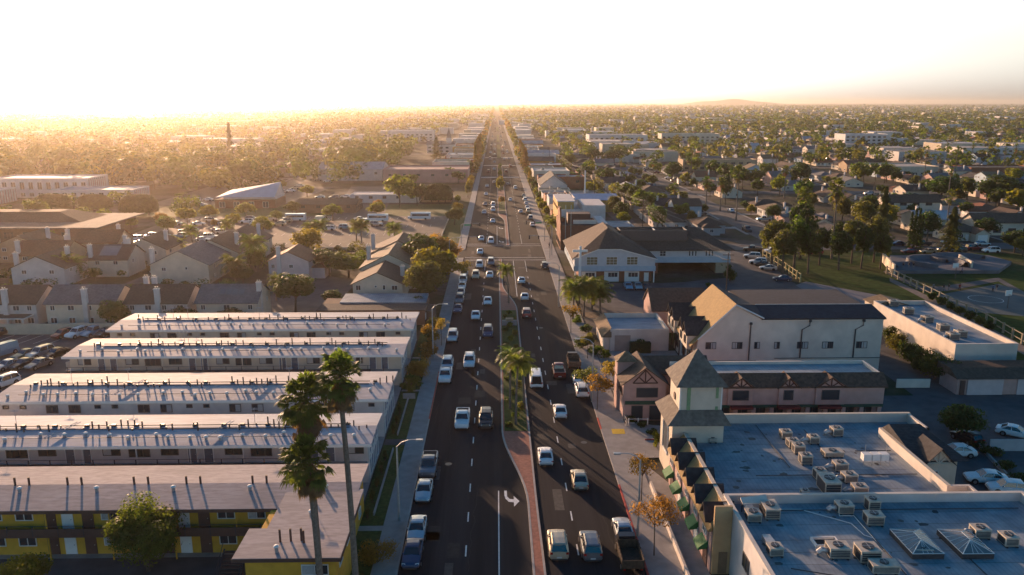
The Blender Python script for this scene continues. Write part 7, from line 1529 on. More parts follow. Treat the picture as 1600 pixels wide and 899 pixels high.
cross = [240 + 150 * k for k in range(60)]
def make_sites(streets, side, y0):
    for si, sx in enumerate(streets):
        for ci, off in ((0, -19), (1, 19)):
            y = y0; n = 0
            while y < 1500:
                yc = (y - 240) % 150
                if 10 < yc < 140:
                    x = sx + off + q.uniform(-1.5, 1.5)
                    if in_view(x, y) and free(x, y) and q.random() > .06:
                        sites.append((math.hypot(x, y), x, y, side, si, ci, n)); n += 1
                y += q.uniform(15.5, 18.5) * (1 if y < 700 else 1.15)
make_sites(RS, 1, 252); make_sites(LS, -1, 426)
for y in range(262, 640, 17):                       # column between alley and first street
    for x, c in ((60, 2),):
        if in_view(x, y) and free(x, y) and (y - 240) % 150 > 8: sites.append((math.hypot(x, y), x, y, 1, 90, c, (y - 262) // 17))
sites.sort()
NH = 300
sidew = {1: 'right', -1: 'left'}
htrees = []
def hlabel(s, wn, rn, k):
    _, x, y, side, si, ci, n = s
    if si == 90: return f'{wn} house with {rn} {RT[k]} roof, {nth(n)} along the alley behind the right-hand shops'
    return f'{wn} house with {rn} {RT[k]} roof, {nth(n)} on {nth(si)} {sidew[side]} side street, {"inner" if (ci == 0) == (side > 0) else "outer"} side'
for s in sites[:NH]:
    d, x, y, side, si, ci, n = s; k = q.choice((0, 0, 1, 1, 2, 3)); wn = q.choice(('cream', 'white', 'beige', 'tan', 'cream', 'pale blue', 'grey', 'pink')); rn = q.choice(('brown', 'brown', 'dark grey', 'tan', 'red', 'grey', 'brown', 'grey', 'white'))
    face = PI / 2 if ci == 0 or si == 90 else -PI / 2          # fronts the street
    if q.random() < .25: face += PI / 2 * q.choice((-1, 1))
    sc = q.uniform(.88, 1.08)
    copy_tree(HP[k], (x, y, 0), face + q.uniform(-.03, .03), hlabel(s, wn, rn, k), f'houses in the suburb {sidew[side]} of the main road', (sc, sc, q.uniform(.9, 1.08)), {'cream_stucco': HW[wn], 'brown_shingles': HR[rn]})
    htrees.append(s)
for h in HP:
    for c in list(h.children):
        for g in list(c.children): bpy.data.objects.remove(g)
        bpy.data.objects.remove(c)
    bpy.data.objects.remove(h)
# side streets
for i, sx in enumerate(RS[:9]): S('side_street', [(sx - 5.5, 240), (sx + 5.5, 240), (sx + 5.5, 1500), (sx - 5.5, 1500)], .03, ASPH_OLD)
for i, sx in enumerate(LS[:9]): S('side_street', [(sx - 5.5, 425), (sx + 5.5, 425), (sx + 5.5, 1500), (sx - 5.5, 1500)], .03, ASPH_OLD)
for c in cross[:9]:
    S('side_street', [(52 if c < 300 else 18, c - 7), (c * .72 + 40, c - 7), (c * .72 + 40, c + 4), (52 if c < 300 else 18, c + 4)], .036, ASPH_OLD)
    if c > 400: S('side_street', [(-c * .72 - 40, c - 7), (-14, c - 7), (-14, c + 4), (-c * .72 - 40, c + 4)], .036, ASPH_OLD)
dv = MB((0, 400, 0))
for s in sites[:450]:
    d, x, y, side, si, ci, n = s
    if si == 90: continue
    sx = (RS if side > 0 else LS)[si]; t = 1 if ci else -1; dv.sheet([(sx + t * 5.6, y + 4.5), (sx + t * 13, y + 4.5), (sx + t * 13, y + 8), (sx + t * 5.6, y + 8)], .05, CONC)
    dv.sheet([(sx + t * 5.6, y - 8), (sx + t * 6.8, y - 8), (sx + t * 6.8, y + 9), (sx + t * 5.6, y + 9)], .055, CONC)
dv.build('driveways', kind='structure')
# parked cars in the suburb
ncar = 0; carsub = []
for s in sites[:260]:
    d, x, y, side, si, ci, n = s
    if si == 90 or q.random() < .42: continue
    sx = (RS if side > 0 else LS)[si]; t = 1 if ci else -1; c = q.choice(('white', 'white', 'silver', 'silver', 'grey', 'black', 'dark red', 'light blue', 'beige', 'dark blue')); k = q.choice(('sedan', 'suv', 'hatch', 'pickup', 'sedan', 'suv', 'van'))
    if q.random() < .55: px_, py_, rz = sx + t * 4.3, y + q.uniform(-5, 3), 0 if t > 0 else PI; where = 'at the kerb by'
    else: px_, py_, rz = sx + t * 9.5, y + 6.2, PI / 2 * t; where = 'in drive of'
    vehicle(k, c, px_, py_, rz, f'{c} {KW[k]} {where} {nth(n)} house, {nth(si)} {sidew[side]} side street, {"inner" if (ci == 0) == (side > 0) else "outer"} side', 'cars parked in the side streets', z=.04, tiny=True); ncar += 1
pk = sorted([(1420, 396, 'sedan', 'dark red', 1.55), (1450, 396, 'sedan', 'beige', 1.55), (1476, 393, 'suv', 'grey', 1.55), (1497, 395, 'suv', 'black', 1.55), (1521, 391, 'suv', 'dark red', -1.55), (1548, 395, 'suv', 'white', 1.55), (1482, 381, 'sedan', 'light blue', 1.55), (1535, 384, 'sedan', 'light blue', -1.55), (1402, 384, 'sedan', 'dark blue', 1.55), (1440, 384, 'pickup', 'black', 1.55), (1272, 398, 'suv', 'dark red', 1.55), (1205, 396, 'suv', 'white', 1.5)])
for i, (px, py, k, c, rz) in enumerate(pk):
    X, Y = G(px, py); vehicle(k, c, X, Y, rz, f'{c} {KW[k]} on the street behind the park, {nth(i)} counting from the church', 'cars on the street behind the park', z=.045)
# specific larger buildings on the right, mid distance
for (x0, x1, y0, y1, h, wm_, rm, g, lab, cat) in ((150, 172, 305, 312, 6.6, W_CREAM, R_BROWN, 'x', 'long two-storey cream house row with brown roof behind the park street', 'house'), (158, 196, 258, 266, 5.4, W_CREAM, R_BROWN, 'x', 'two-storey cream apartment house with brown roof facing the skate park', 'apartment house'),
        (330, 372, 760, 785, 13, W_WHITE, R_WHITE, None, 'tall white hospital-like block standing above the houses on the right', 'office block'), (372, 395, 770, 790, 9, W_WHITE, R_WHITE, None, 'lower white wing right of the tall white block', 'office block'),
        (395, 440, 640, 662, 7, W_WHITE, R_WHITE, None, 'white block with tall blank wall farther right', 'office block'), (272, 312, 455, 475, 6, W_BRICK, R_DARK, None, 'reddish flat-roofed school block among the trees on the right', 'school'), (225, 262, 470, 500, 5.5, W_BEIGE, R_GRAV, None, 'beige flat-roofed hall left of the reddish school block', 'hall'),
        (120, 168, 515, 530, 6.5, W_TAN, R_BROWN, None, 'long two-storey tan apartment house with dark balconies beyond the alley', 'apartment house'), (92, 150, 800, 830, 11, W_WHITE, R_GRAV, None, 'wide white apartment complex in the hazy middle distance', 'apartment building'), (170, 230, 830, 850, 11, W_CREAM, R_GRAV, None, 'cream apartment complex right of the wide white one', 'apartment building'),
        (-120, -70, 900, 930, 12, W_WHITE, R_WHITE, None, 'pale wide building in the glare left of the main road', 'building'), (-260, -200, 620, 640, 7, W_WHITE, R_WHITE, None, 'white low building shining in the glare at the left', 'building'), (-60, -36, 700, 720, 9, W_WHITE, R_GREY, 'x', 'white building with spired gable left of the main road', 'church')):
    org = ((x0 + x1) / 2, (y0 + y1) / 2, 0); r = root('large_building' if cat != 'church' else 'spired_church', org, lab, cat)
    if g: w_ = MB(org); w_.gwall(x0, x1, y0, y1, -.1, h * .85, 2.4, g, wm_); w_.build('wall', r); w_ = MB(org); w_.gable(x0, x1, y0, y1, h * .85, 2.4, g, rm, .5, .4, .2); w_.build('roof', r)
    else: flat_shell(r, org, x0, x1, y0, y1, h, .6, wm_, rm)
    if cat == 'church': w_ = MB(org); w_.box(x1 - 7, x1 - 3, y0 + 3, y0 + 7, 0, 13, W_WHITE); w_.add([(x1 - 7.3, y0 + 2.7, 13), (x1 - 2.7, y0 + 2.7, 13), (x1 - 2.7, y0 + 7.3, 13), (x1 - 7.3, y0 + 7.3, 13), (x1 - 5, y0 + 5, 22)], [(0, 1, 4), (1, 2, 4), (2, 3, 4), (3, 0, 4), (0, 3, 2, 1)], R_GREY); w_.build('steeple', r)
    nf = max(1, int(h / 3.2)); n = int((x1 - x0) / 5)
    for a in range(nf):
        for b_ in range(n): window(r, org, 'S', x0 + 2.5 + b_ * 5, y0, .9 + a * 3.1, 2.6, 1.5, FRAME_D, GLASS, 1)
# the far suburb as one mass
fm = MB(); wcol = [W_CREAM, W_WHITE, W_WHITE, W_BEIGE, W_PALE]; rcol = [R_BROWN, R_TAN, R_TAN, R_RED, R_GREY, R_WHITE, R_WHITE]
def mass_house(x, y, s=1.0, big=False):
    w2 = q.choice(wcol); r2 = q.choice(rcol); a = q.uniform(9, 14) * s; b_ = q.uniform(8, 12) * s; h = q.uniform(2.8, 4.5) if not big else q.uniform(5, 10)
    if big: fm.box(x - a, x + a, y - b_, y + b_, 0, h, w2); fm.add([(x - a, y - b_, h + .1), (x + a, y - b_, h + .1), (x + a, y + b_, h + .1), (x - a, y + b_, h + .1)], [(0, 1, 2, 3)], q.choice((R_WHITE, R_GRAV, R_GREY))); return
    a /= 2; b_ /= 2; ax = q.random() < .5; rr = q.uniform(1.8, 2.6)
    fm.box(x - a, x + a, y - b_, y + b_, 0, h, w2)
    e = .5; z = h - .1
    if ax: fm.add([(x - a - e, y - b_ - e, z), (x + a + e, y - b_ - e, z), (x + a + e, y + b_ + e, z), (x - a - e, y + b_ + e, z), (x - a - e + 1.5, y, z + rr), (x + a + e - 1.5, y, z + rr)], [(0, 1, 5, 4), (1, 2, 5), (2, 3, 4, 5), (3, 0, 4)], r2)
    else: fm.add([(x - a - e, y - b_ - e, z), (x + a + e, y - b_ - e, z), (x + a + e, y + b_ + e, z), (x - a - e, y + b_ + e, z), (x, y - b_ - e + 1.5, z + rr), (x, y + b_ + e - 1.5, z + rr)], [(0, 1, 4), (1, 2, 5, 4), (2, 3, 5), (3, 0, 4, 5)], r2)
for s in sites[NH:]:
    mass_house(s[1], s[2])
y = 1500.0
while y < 7500:
    step = 24 + (y - 1500) * .022; x = -.66 * y
    while x < .68 * y:
        if not -20 < x < 24: 
            big = q.random() < .10; mass_house(x + q.uniform(-8, 8), y + q.uniform(-8, 8), 1.0 + (y - 1500) / 5000, big)
        x += step * q.uniform(.8, 1.4)
    y += step * 1.1
for i in range(150):     # larger sheds and shops scattered in the middle distance
    y = 600 + 1500 * q.random() ** 1.3; x = q.uniform(-.64, .66) * y
    if free(x, y) and abs(x) > 50: mass_house(x, y, q.uniform(.9, 1.6), True)
for side in (1, -1):
    y = 810
    while y < 4500:
        L_ = q.uniform(10, 34); hw_ = q.uniform(6, 14); x = side * (18 + hw_ + q.uniform(0, 8)) + 2; fm.box(x - hw_, x + hw_, y, y + L_, 0, q.uniform(3.5, 9), q.choice(wcol)); y += L_ + q.uniform(3, 55)
fm.build('far_houses', kind='stuff', label='far suburb of small houses spreading to the horizon')
# ---------------------------------------------------------------- trees in view
q = random.Random(12)
def fan(px, py, top, lab, proto=None, nf=70, lean=(0, 0), skirt=1.0, r=.3, rad=2.2, seed=1, group=None):
    X, Y = G(px, py); h = ztop(px, py, top) if top else 12
    P = fan_palm_proto(h, rad, seed, nf, lean, skirt, r); return plant(P, 'fan_palm', X, Y, lab, 'palm tree', group, 1, rz=0)
# foreground trio (trunks run below the frame)
def fan_at(x, y, h, lab, **k):
    P = fan_palm_proto(h, k.get('rad', 2.3), k.get('seed', 1), k.get('nf', 92), k.get('lean', (0, 0)), 1.0, .30); return plant(P, 'fan_palm', x, y, lab, 'palm tree', 'tall fan palms in front of the yellow apartments', 1, rz=0)
fan_at(-12.2, 61.2, 21.0, 'tall fan palm with bare trunk, right one of the three foreground palms', seed=3, lean=(-.9, 1.5), rad=2.0)
fan_at(-15.0, 60.3, 19.0, 'tall shaggy fan palm, middle one of the three foreground palms', seed=4, lean=(-1.0, 2.5), rad=2.3)
fan_at(-14.4, 58.0, 15.6, 'shorter fan palm with thick drooping crown, nearest of the three foreground palms', seed=5, lean=(-.6, .5), rad=2.1)
NEARP = tree_proto('t', 8.0, 4.0, L_MID, 77, 15000, .25, trunkh=1.3, nclump=34, r=.2)
plant(NEARP, 'broadleaf_tree', *G(232, 893), 'round leafy green tree in the courtyard before the yellow apartments', 'tree', rz=.5)
NEARP = tree_proto('t', 4.8, 2.8, L_YEL, 78, 6000, .24, trunkh=1.6, nclump=20, r=.12)
plant(NEARP, 'broadleaf_tree', *G(42, 938), 'bright green small tree at the bottom left corner of the courtyard', 'tree', rz=.5)
for (k, c, x, y, rz, lab) in (('sedan', 'white', -30.5, 60.6, .3, 'white sedan half hidden under the courtyard tree'), ('sedan', 'silver', -27.5, 59.5, 0, 'silver sedan beside the courtyard tree at the bottom edge')): vehicle(k, c, x, y, rz, lab, 'cars in the courtyard')
# lawn strip bushes and orange shrubs, left pavement
for i, (px, py, s, lm, w1) in enumerate(((590, 880, 1.9, L_GOLD, 'orange'), (672, 535, 2.1, L_GOLD, 'orange'), (668, 560, 2.0, L_GOLD, 'golden'), (655, 590, 2.1, L_GOLD, 'orange'), (643, 612, 1.8, L_MID, 'green'), (682, 515, 1.7, L_GOLD, 'golden'), (617, 560, .9, L_DARK, 'dark'))):
    X, Y = G(px, py); bush(X, Y, 1.2 * s, 1.2 * s, 1.5 * s, lm, [f'orange leafy shrub at the bottom edge beside the left pavement', 'orange shrub by the pavement near the flat-roofed garage', 'golden shrub between two orange ones beside the left pavement', 'orange shrub by the low sign wall on the left lawn', 'green shrub beside the low sign wall on the left lawn', 'small golden shrub nearest the brown garage by the pavement', 'small dark shrub against the end wall of the white apartments'][i], group=None)
for i, y in enumerate((77, 80.5, 84, 87.5, 91, 99, 102.5, 106)): bush(-13.8, y, .35, .35, 1.9 if i % 2 else 1.5, L_DARK, f'slim dark cypress shrub along the apartment end walls, {nth(i)} from the camera', group='slim shrubs beside the apartment end walls', n=260, size=.22)
for i, (px, py) in enumerate(((432, 588), (443, 588), (454, 588))): X, Y = G(px, py); r = plant(conifer_proto(4.2, .55, L_DARK, i, 700, .3, .08, .03), 'cypress', X - 1, Y - 3, f'slim cypress before the second white block, {nth(i)} from the left', 'cypress', 'slim cypresses before the second white block')
# median palms
MP = [(806, 665, 553, 'feather'), (797, 640, 545, 'feather'), (819, 640, 560, 'feather'), (795, 475, 415, 'feather'), (780, 300, 279, 'tree')]
for i, (px, py, top, k) in enumerate(MP[:4]):
    X, Y = G(px, py); h = ztop(px, py, top) * .9; P = feather_palm_proto(h, 2.3, 20 + i, 20, (.3 * (i - 1), .2)); plant(P, 'queen_palm', X, Y, ['feather palm at the near end of the median planter', 'feather palm in the median, left of the pair behind the nearest one', 'feather palm in the median leaning over the right lanes', 'lone feather palm in the median before the crossing'][i], 'palm tree', 'feather palms on the median')
X, Y = G(782, 300); tree(X, Y, 8, 'yellow-green', 'bright yellow-green tree in the median beyond the crossing', rad=2.6)
for i, (y, c) in enumerate(((430, 'golden'), (470, 'yellow-green'), (520, 'green'), (345, 'golden'))): tree(2.3, y, 5 if i < 3 else 3.5, c, f'{c} median tree beyond the crossing, {["second","third","fourth","first"][i]} from it' , rad=1.9)
for i, (y, s) in enumerate([(101 + 3.1 * k, .55 + .25 * (k % 3)) for k in range(20)]): bush(1.6 + (i % 3) * .9, y, .8, 1.0, s * 1.15, (L_DARK, L_MID, L_OLIVE)[i % 3], f'low shrub in the median planting, {nth(i)} from the near end', group='low shrubs in the median', z=.18)
# street saplings with golden leaves on the right pavement
def sapling(px, py, h, rad, c, lab, n=900, size=.3):
    X, Y = G(px, py, .15); th = h * .5; P = dict(crown=crown_mesh('crown', rad, rad, (h - th) * .55, h - (h - th) * .5, {'g': L_GOLD, 'y': L_YEL, 'o': L_OLIVE}[c], None, 14, n, size, int(px)), trunk=trunk_mesh('trunk', th * 1.5, .07, rad * .9, BARK, int(px), 7, .1)); return plant(P, 'street_tree', X, Y, lab, 'tree', 'young street trees on the right pavement', 1, z=.15)
sapling(1002, 782, 5.6, 2.1, 'g', 'young golden-leaved street tree before the green awnings, farther of two', 900, .22); sapling(1022, 868, 6.2, 3.1, 'g', 'young golden-leaved street tree before the green awnings, nearer and wider of two', 1700, .21)
sapling(933, 640, 5.4, 2.7, 'g', 'golden street tree by the parked white cars', 900, .3); sapling(915, 622, 5.0, 2.4, 'o', 'olive street tree behind the brown stake-bed truck', 900, .3); sapling(958, 612, 4.8, 2.6, 'g', 'golden tree beside the plaza ramp', 900, .3)
sapling(892, 521, 6.0, 2.2, 'g', 'thin brown-leaved street tree with bare lower trunk near the feather palms', 450, .34); sapling(918, 560, 4.5, 1.7, 'o', 'olive street tree near the stuccoed low shop', 800, .32); sapling(722, 452, 7.5, 3.0, 'g', 'thin golden street tree over the left pavement before the crossing', 900, .4)
sapling(690, 540, 5.5, 1.7, 'g', 'thin bare golden tree on the left pavement by the second lamp', 420, .3); sapling(705, 425, 7.5, 3.4, 'g', 'wide golden tree at the left kerb just before the crossing', 1500, .45)
for i, (px, py, s) in enumerate(((905, 545, 1.6), (925, 556, 1.5), (940, 560, 1.2), (912, 520, 1.3), (898, 505, 1.2))): X, Y = G(px, py); bush(X + .5, Y, 1.3 * s, 1.3 * s, 1.4 * s, (L_DARK, L_MID, L_YEL)[i % 3], f'clipped shrub before the low flat shop, {nth(i)} from the front', group='shrubs before the low flat shop')
for i, (px, py, top) in enumerate(((895, 500, 442), (912, 495, 438), (925, 485, 440), (905, 475, 445), (938, 490, 450))): X, Y = G(px, py); P = feather_palm_proto(ztop(px, py, top) * .85, 3.4, 50 + i, 30, (.3, .2), .2); plant(P, 'queen_palm', X, Y, ['leftmost feather palm of the clump before the church car park', 'tallest middle feather palm of the clump before the church car park', 'feather palm at the right of the clump before the church car park', 'rear feather palm of the clump before the church car park', 'outer right feather palm of the clump before the church car park'][i], 'palm tree', 'feather palms before the church car park')
X, Y = G(1030, 700); bush(X - .4, Y, .8, 1.2, 2.4, L_YEL, 'bright green shrub at the foot of the corner tower'); X, Y = G(970, 618); bush(X, Y, .8, .8, 2.2, L_YEL, 'bright green shrub beside the plaza entry bay')
for i, (px, py) in enumerate(((985, 660), (1003, 668), (1018, 680))): X, Y = G(px, py); bush(X, Y, .9, .8, 1.0, L_DARK, f'small dark planter shrub before the plaza front, {nth(i)} from the left', group='planter shrubs before the plaza')
X, Y = G(956, 575); bush(X, Y, 1.2, 1.0, 1.4, L_DARK, 'dark shrub with junk beside the entry bay of the plaza')
# palms and trees at the church corner
for i, (px, py, top) in enumerate(((862, 372, 345), (872, 372, 338), (885, 375, 345), (858, 365, 347))): X, Y = G(px, py); P = feather_palm_proto(max(5, ztop(px, py, top) * .8), 2.6, 70 + i, 20); plant(P, 'queen_palm', X, Y, f'feather palm before the brick building at the crossing, {nth(i)} of four', 'palm tree', 'feather palms before the brick building')
# left mid: trees near the townhouses
L_ = [(182, 513, 6.0, 3.9, 'green', 'round green tree between the second and third townhouse'), (282, 514, 4.4, 4.0, 'dark green', 'dark low tree in front of the third townhouse'), (362, 514, 4.3, 3.8, 'dark green', 'dark low tree in front of the solar-roofed townhouse'),
      (462, 488, 9, 5.6, 'dark green', 'large dark tree behind the farthest white block, left of the leafy court'), (520, 480, 4, 2.8, 'dark green', 'dark round shrub tree in the leafy court'), (545, 434, 7, 6.4, 'green', 'bright broad tree beside the cream gabled houses'), (515, 432, 7, 5.2, 'dark green', 'dark tree left of the bright broad one in the court'), (500, 428, 7, 3.5, 'dark green', 'dark tree against the red-roofed house'),
      (482, 405, 9.5, 5.2, 'golden', 'rusty brown tree behind the red-roofed house'), (666, 478, 10.5, 5.8, 'olive', 'tall olive tree by the left pavement, nearest of the leafy row'), (682, 455, 11.5, 6.2, 'yellow-green', 'tall yellowish tree in the leafy row by the left pavement'), (660, 436, 12, 6.4, 'dark green', 'tall dark tree in the leafy row beside the gabled houses'), (690, 425, 10.5, 5.2, 'golden', 'tall golden tree at the far end of the leafy row'), (655, 490, 4, 2.4, 'dark green', 'low dark tree beside the brown garage'), (912, 470, 6, 4.2, 'olive', 'olive tree behind the feather palm clump'), (928, 478, 5, 3.4, 'dark green', 'dark tree at the right of the feather palm clump'), (893, 470, 5, 3.2, 'yellow-green', 'yellowish tree at the left of the feather palm clump'),
      (380, 445, 5, 3.5, 'dark green', 'dark undergrowth tree below the palms by the stepped row'), (400, 425, 7, 3.8, 'green', 'green tree behind the blush house'), (90, 400, 4.5, 3.6, 'yellow-green', 'glowing yellow-green tree between the solar house and white house'), (20, 395, 4, 3.6, 'golden', 'golden bush tree at the far left behind the townhouses'), (75, 378, 4.5, 3.2, 'yellow-green', 'yellow shrub tree between chimneys at the left'),
      (62, 355, 11, 5.2, 'green', 'tall bright tree before the brown school hall'), (205, 360, 5, 3, 'yellow-green', 'yellow-green tree behind the solar house'), (270, 392, 5, 3, 'yellow-green', 'yellow-green tree at the end of the townhouse court'), (235, 400, 4.5, 2.5, 'golden', 'golden tree at the end of the townhouse court'), (150, 440, 4, 2, 'green', 'small green tree before the white stucco house'), (155, 500, 3, 1.8, 'green', 'small green shrub tree between the first townhouses'),
      (327, 345, 6.5, 4.4, 'yellow-green', 'round tree before the blue-roofed school hall, left of two'), (385, 342, 7, 4.8, 'yellow-green', 'round tree before the blue-roofed school hall, right of two'), (412, 372, 8, 4.6, 'yellow-green', 'round lot tree nearest the stepped row'), (364, 358, 6, 3.4, 'yellow-green', 'round lot tree above the stepped row ridge'), (335, 356, 3.2, 1.8, 'golden', 'little golden lot tree left of the others'), (293, 352, 7, 4.2, 'yellow-green', 'round lot tree by the parked white cars at left'), (262, 365, 6.5, 4.2, 'green', 'green lot tree at the left end of the big car park'), (432, 348, 5, 3, 'green', 'green lot tree beside the left minibus'), (252, 352, 5, 3, 'golden', 'golden lot tree in the sun glare'),
      (480, 308, 6, 4.6, 'yellow-green', 'round sunlit tree by the upper car park entrance'), (425, 305, 7, 4.6, 'green', 'round tree beside the slanted blue roof, left of pair'), (440, 298, 6, 3.6, 'green', 'round tree beside the slanted blue roof, right of pair'), (520, 345, 7, 4.6, 'yellow-green', 'round tree at the far edge of the big car park'), (588, 340, 6.5, 4.6, 'yellow-green', 'round tree beside the middle minibus'), (458, 335, 5.5, 4.5, 'olive', 'olive tree beside the bright lawn'),
      (625, 325, 15, 7.5, 'yellow-green', 'big bright tree left of the wide dome-clipped tree'), (652, 322, 11, 5.5, 'dark green', 'dark tree between the big bright tree and the dome-clipped one'), (592, 330, 5, 3, 'golden', 'golden shrub tree beside the brown lodge'), (710, 352, 7, 4.8, 'olive', 'olive tree at the road corner of the big car park'), (715, 335, 5, 3, 'golden', 'reddish young tree behind the olive corner tree'), (715, 318, 4, 2, 'yellow-green', 'small yellow tree by the pavement beyond the crossing'),
      (700, 282, 8, 6, 'green', 'broad green tree before the pink market hall, left of two'), (716, 288, 8, 5, 'dark green', 'broad dark tree before the pink market hall, right of two'), (640, 292, 7, 6, 'green', 'green tree behind the big bright tree'), (733, 275, 10, 3.2, 'dark green', 'dark column tree at the road end of the pink market hall')]
for (px, py, h, rad, c, lab) in L_: X, Y = G(px, py); tree(X, Y, h, c, lab, rad=rad)
# palms at left
for i, (px, py, top, rad) in enumerate(((100, 440, 402, 3.0), (118, 438, 405, 3.0), (368, 442, 405, 3.2), (400, 425, 370, 3.4), (385, 400, 375, 3.0), (392, 392, 380, 2.8), (265, 400, 374, 2.8), (280, 402, 385, 2.6), (300, 378, 363, 2.6), (485, 378, 350, 2.8), (500, 378, 346, 2.8), (557, 378, 345, 2.8), (565, 380, 348, 2.6), (617, 380, 352, 2.8), (683, 420, 374, 3.0), (432, 470, 430, 2.0), (355, 368, 352, 2.4))):
    X, Y = G(px, py); P = feather_palm_proto(max(4, ztop(px, py, top) * .84), rad * 1.15, 90 + i, 26, (.2, .2), .18)
    plant(P, 'queen_palm', X, Y, ['palm before the white stucco house, left of two', 'palm before the white stucco house, right of two', 'palm before the stepped row with drooping bright fronds', 'palm with dense dark skirt right of the stepped row', 'palm at the ridge end of the stepped row', 'palm just behind the stepped row', 'palm at the end of the townhouse court, left', 'palm at the end of the townhouse court, right', 'small palm beside the parked cars in the lot', 'dark palm in the big car park, left of the first pair', 'dark palm in the big car park, right of the first pair', 'palm in the middle of the big car park, left of pair', 'palm in the middle of the big car park, right of pair', 'single palm in the right part of the big car park', 'palm top above the leafy row beside the road', 'small yellowish palm right of the solar-roofed townhouse', 'little palm at the ridge of the stepped row'][i], 'palm tree', 'feather palms left of the road')
# park trees: tall loose olive trees
pt = [(1205, 420, 15, 5, 'olive'), (1222, 432, 14, 5, 'olive'), (1240, 425, 17, 5.5, 'green'), (1262, 428, 13, 4.5, 'olive'), (1250, 405, 18, 6, 'dark green'), (1280, 415, 12, 4.5, 'olive'), (1310, 422, 12, 4.5, 'dark green'), (1330, 412, 14, 4.5, 'olive'), (1345, 420, 13, 4, 'dark green'), (1365, 410, 15, 4.5, 'olive'), (1375, 420, 11, 3.5, 'olive'), (1215, 400, 12, 4.5, 'dark green'), (1310, 398, 11, 4, 'dark green')]
for i, (px, py, h, rad, c) in enumerate(pt): X, Y = G(px, py); plant(LOOSE[{'olive': 0, 'green': 1, 'dark green': 2}[c]], 'park_tree', X, Y, f'tall loose {c} park tree beyond the church car park fence, {nth(i)} of the grove', 'tree', 'tall trees at the park edge', rad / 4.5, scz=h / 16)
X, Y = G(1483, 400); plant(conifer_proto(14, 4.2, L_OLIVE, 31, 2600, .9), 'conifer_tree', X, Y, 'broad green conifer beside the street behind the skate park', 'conifer')
X, Y = G(1375, 392); plant(conifer_proto(19, 3.6, L_OLIVE, 32, 2600, .9), 'conifer_tree', X, Y, 'tall shaggy conifer at the right end of the park grove', 'conifer')
for i, (px, py, h) in enumerate(((1420, 388, 11), (1426, 388, 12), (1432, 388, 12), (1437, 388, 10))): X, Y = G(px, py); plant(CYP['far'], 'cypress', X, Y, f'slim dark cypress in the row left of the broad conifer, {nth(i)} from the left', 'cypress', 'cypress row behind the park', h / 10 * .8, scz=h / 10)
for i, (px, py, h) in enumerate(((1299, 405, 20), (1248, 398, 17), (1300, 330, 12), (1102, 335, 13), (1125, 330, 12), (1225, 310, 13), (1150, 345, 18), (1075, 290, 15), (1020, 288, 12))): X, Y = G(px, py); plant(FANP['mid'], 'fan_palm', X, Y, ['tall fan palm rising from the park grove, right one', 'shaggy fan palm in the park grove, left one', 'fan palm behind the park grove', 'fan palm by the first right side street, left of two', 'fan palm by the first right side street, right of two', 'fan palm among houses above the park grove', 'tall thin fan palm by the first right side street', 'fan palm cluster leader beyond the alley houses', 'fan palm beside the alley houses'][i], 'palm tree', 'fan palms among the houses', scz=h / 14, sc=1.1)
big = [(1560, 322, 14, 11, 'dark green', 'very broad dark tree among houses at the right edge'), (1470, 318, 13, 10, 'dark green', 'very broad dark tree behind the park street, left of the edge one'), (1340, 285, 12, 6.5, 'green', 'round bright tree among the houses right of centre'), (1385, 285, 11, 7, 'yellow-green', 'broad yellow-green tree right of the round bright one'), (1133, 320, 14, 3.2, 'dark green', 'tall egg-shaped dark tree near the first right side street'), (1585, 395, 7, 5, 'dark green', 'dark tree at the right edge of the park street'), (1540, 372, 7, 5, 'dark green', 'dark tree before the cream apartment house'), (1598, 400, 6, 4, 'olive', 'olive tree at the right picture edge by the park'),
       (1250, 290, 13, 7, 'dark green', 'wide dark tree above the park grove, left'), (1200, 285, 12, 7, 'green', 'wide green tree above the park grove, middle'), (1050, 285, 12, 7, 'dark green', 'wide dark tree beside palms beyond the alley'), (960, 258, 12, 9, 'dark green', 'broad dark tree mass right of the main road, centre'), (925, 255, 12, 8, 'dark green', 'broad dark tree right of the main road, left of the centre one'), (890, 262, 10, 6, 'olive', 'olive tree right of the main road behind the chapel')]
for (px, py, h, rad, c, lab) in big: X, Y = G(px, py); tree(X, Y, h, c, lab, rad=rad, lod='mid')
# tree band at the left, partly lost in the glare
for i in range(64):
    px = q.uniform(20, 600); py = q.uniform(238, 296)
    if px > 470 and py > 262: continue
    X, Y = G(px, py)
    if X > -60: continue
    h = q.uniform(9, 17); c = q.choice(('green', 'dark green', 'olive', 'yellow-green', 'olive')); tree(X, Y, h, c, f'{c} tree in the sun-glazed grove at the left, {nth(i)} of the grove', rad=h * .45, group='trees in the hazy grove at the left', lod='far')
X, Y = G(362, 262); plant(conifer_proto(30, 4.2, L_DARK, 44, 1600, 1.6), 'conifer_tree', X, Y, 'very tall dark conifer standing above the hazy grove', 'conifer')
X, Y = G(682, 248); plant(conifer_proto(17, 6, L_DARK, 45, 2400, 1.3, low=.04), 'conifer_tree', X, Y, 'fat dark conical tree left of the main road', 'conifer')
for i in range(8): plant(CYP['gold'], 'golden_street_tree', -13 + (i % 2) * .6, 500 + i * 20, f'golden slim street tree left of the road, {nth(i)} of its row', 'tree', 'golden street trees left of the road', 1.6, scz=1.9)
for i in range(7): plant(CYP['gold'], 'golden_street_tree', 18.5, 500 + i * 22, f'golden slim street tree right of the road, {nth(i)} of its row', 'tree', 'golden street trees right of the road', 1.7, scz=1.5)
for i, y in enumerate(range(300, 480, 16)): tree(18.3 if i % 3 else 19, y, q.uniform(4.5, 7), q.choice(('golden', 'olive', 'yellow-green', 'dark green')), f'street tree before the shops on the right, {nth(i)} beyond the brick building', rad=2.4)
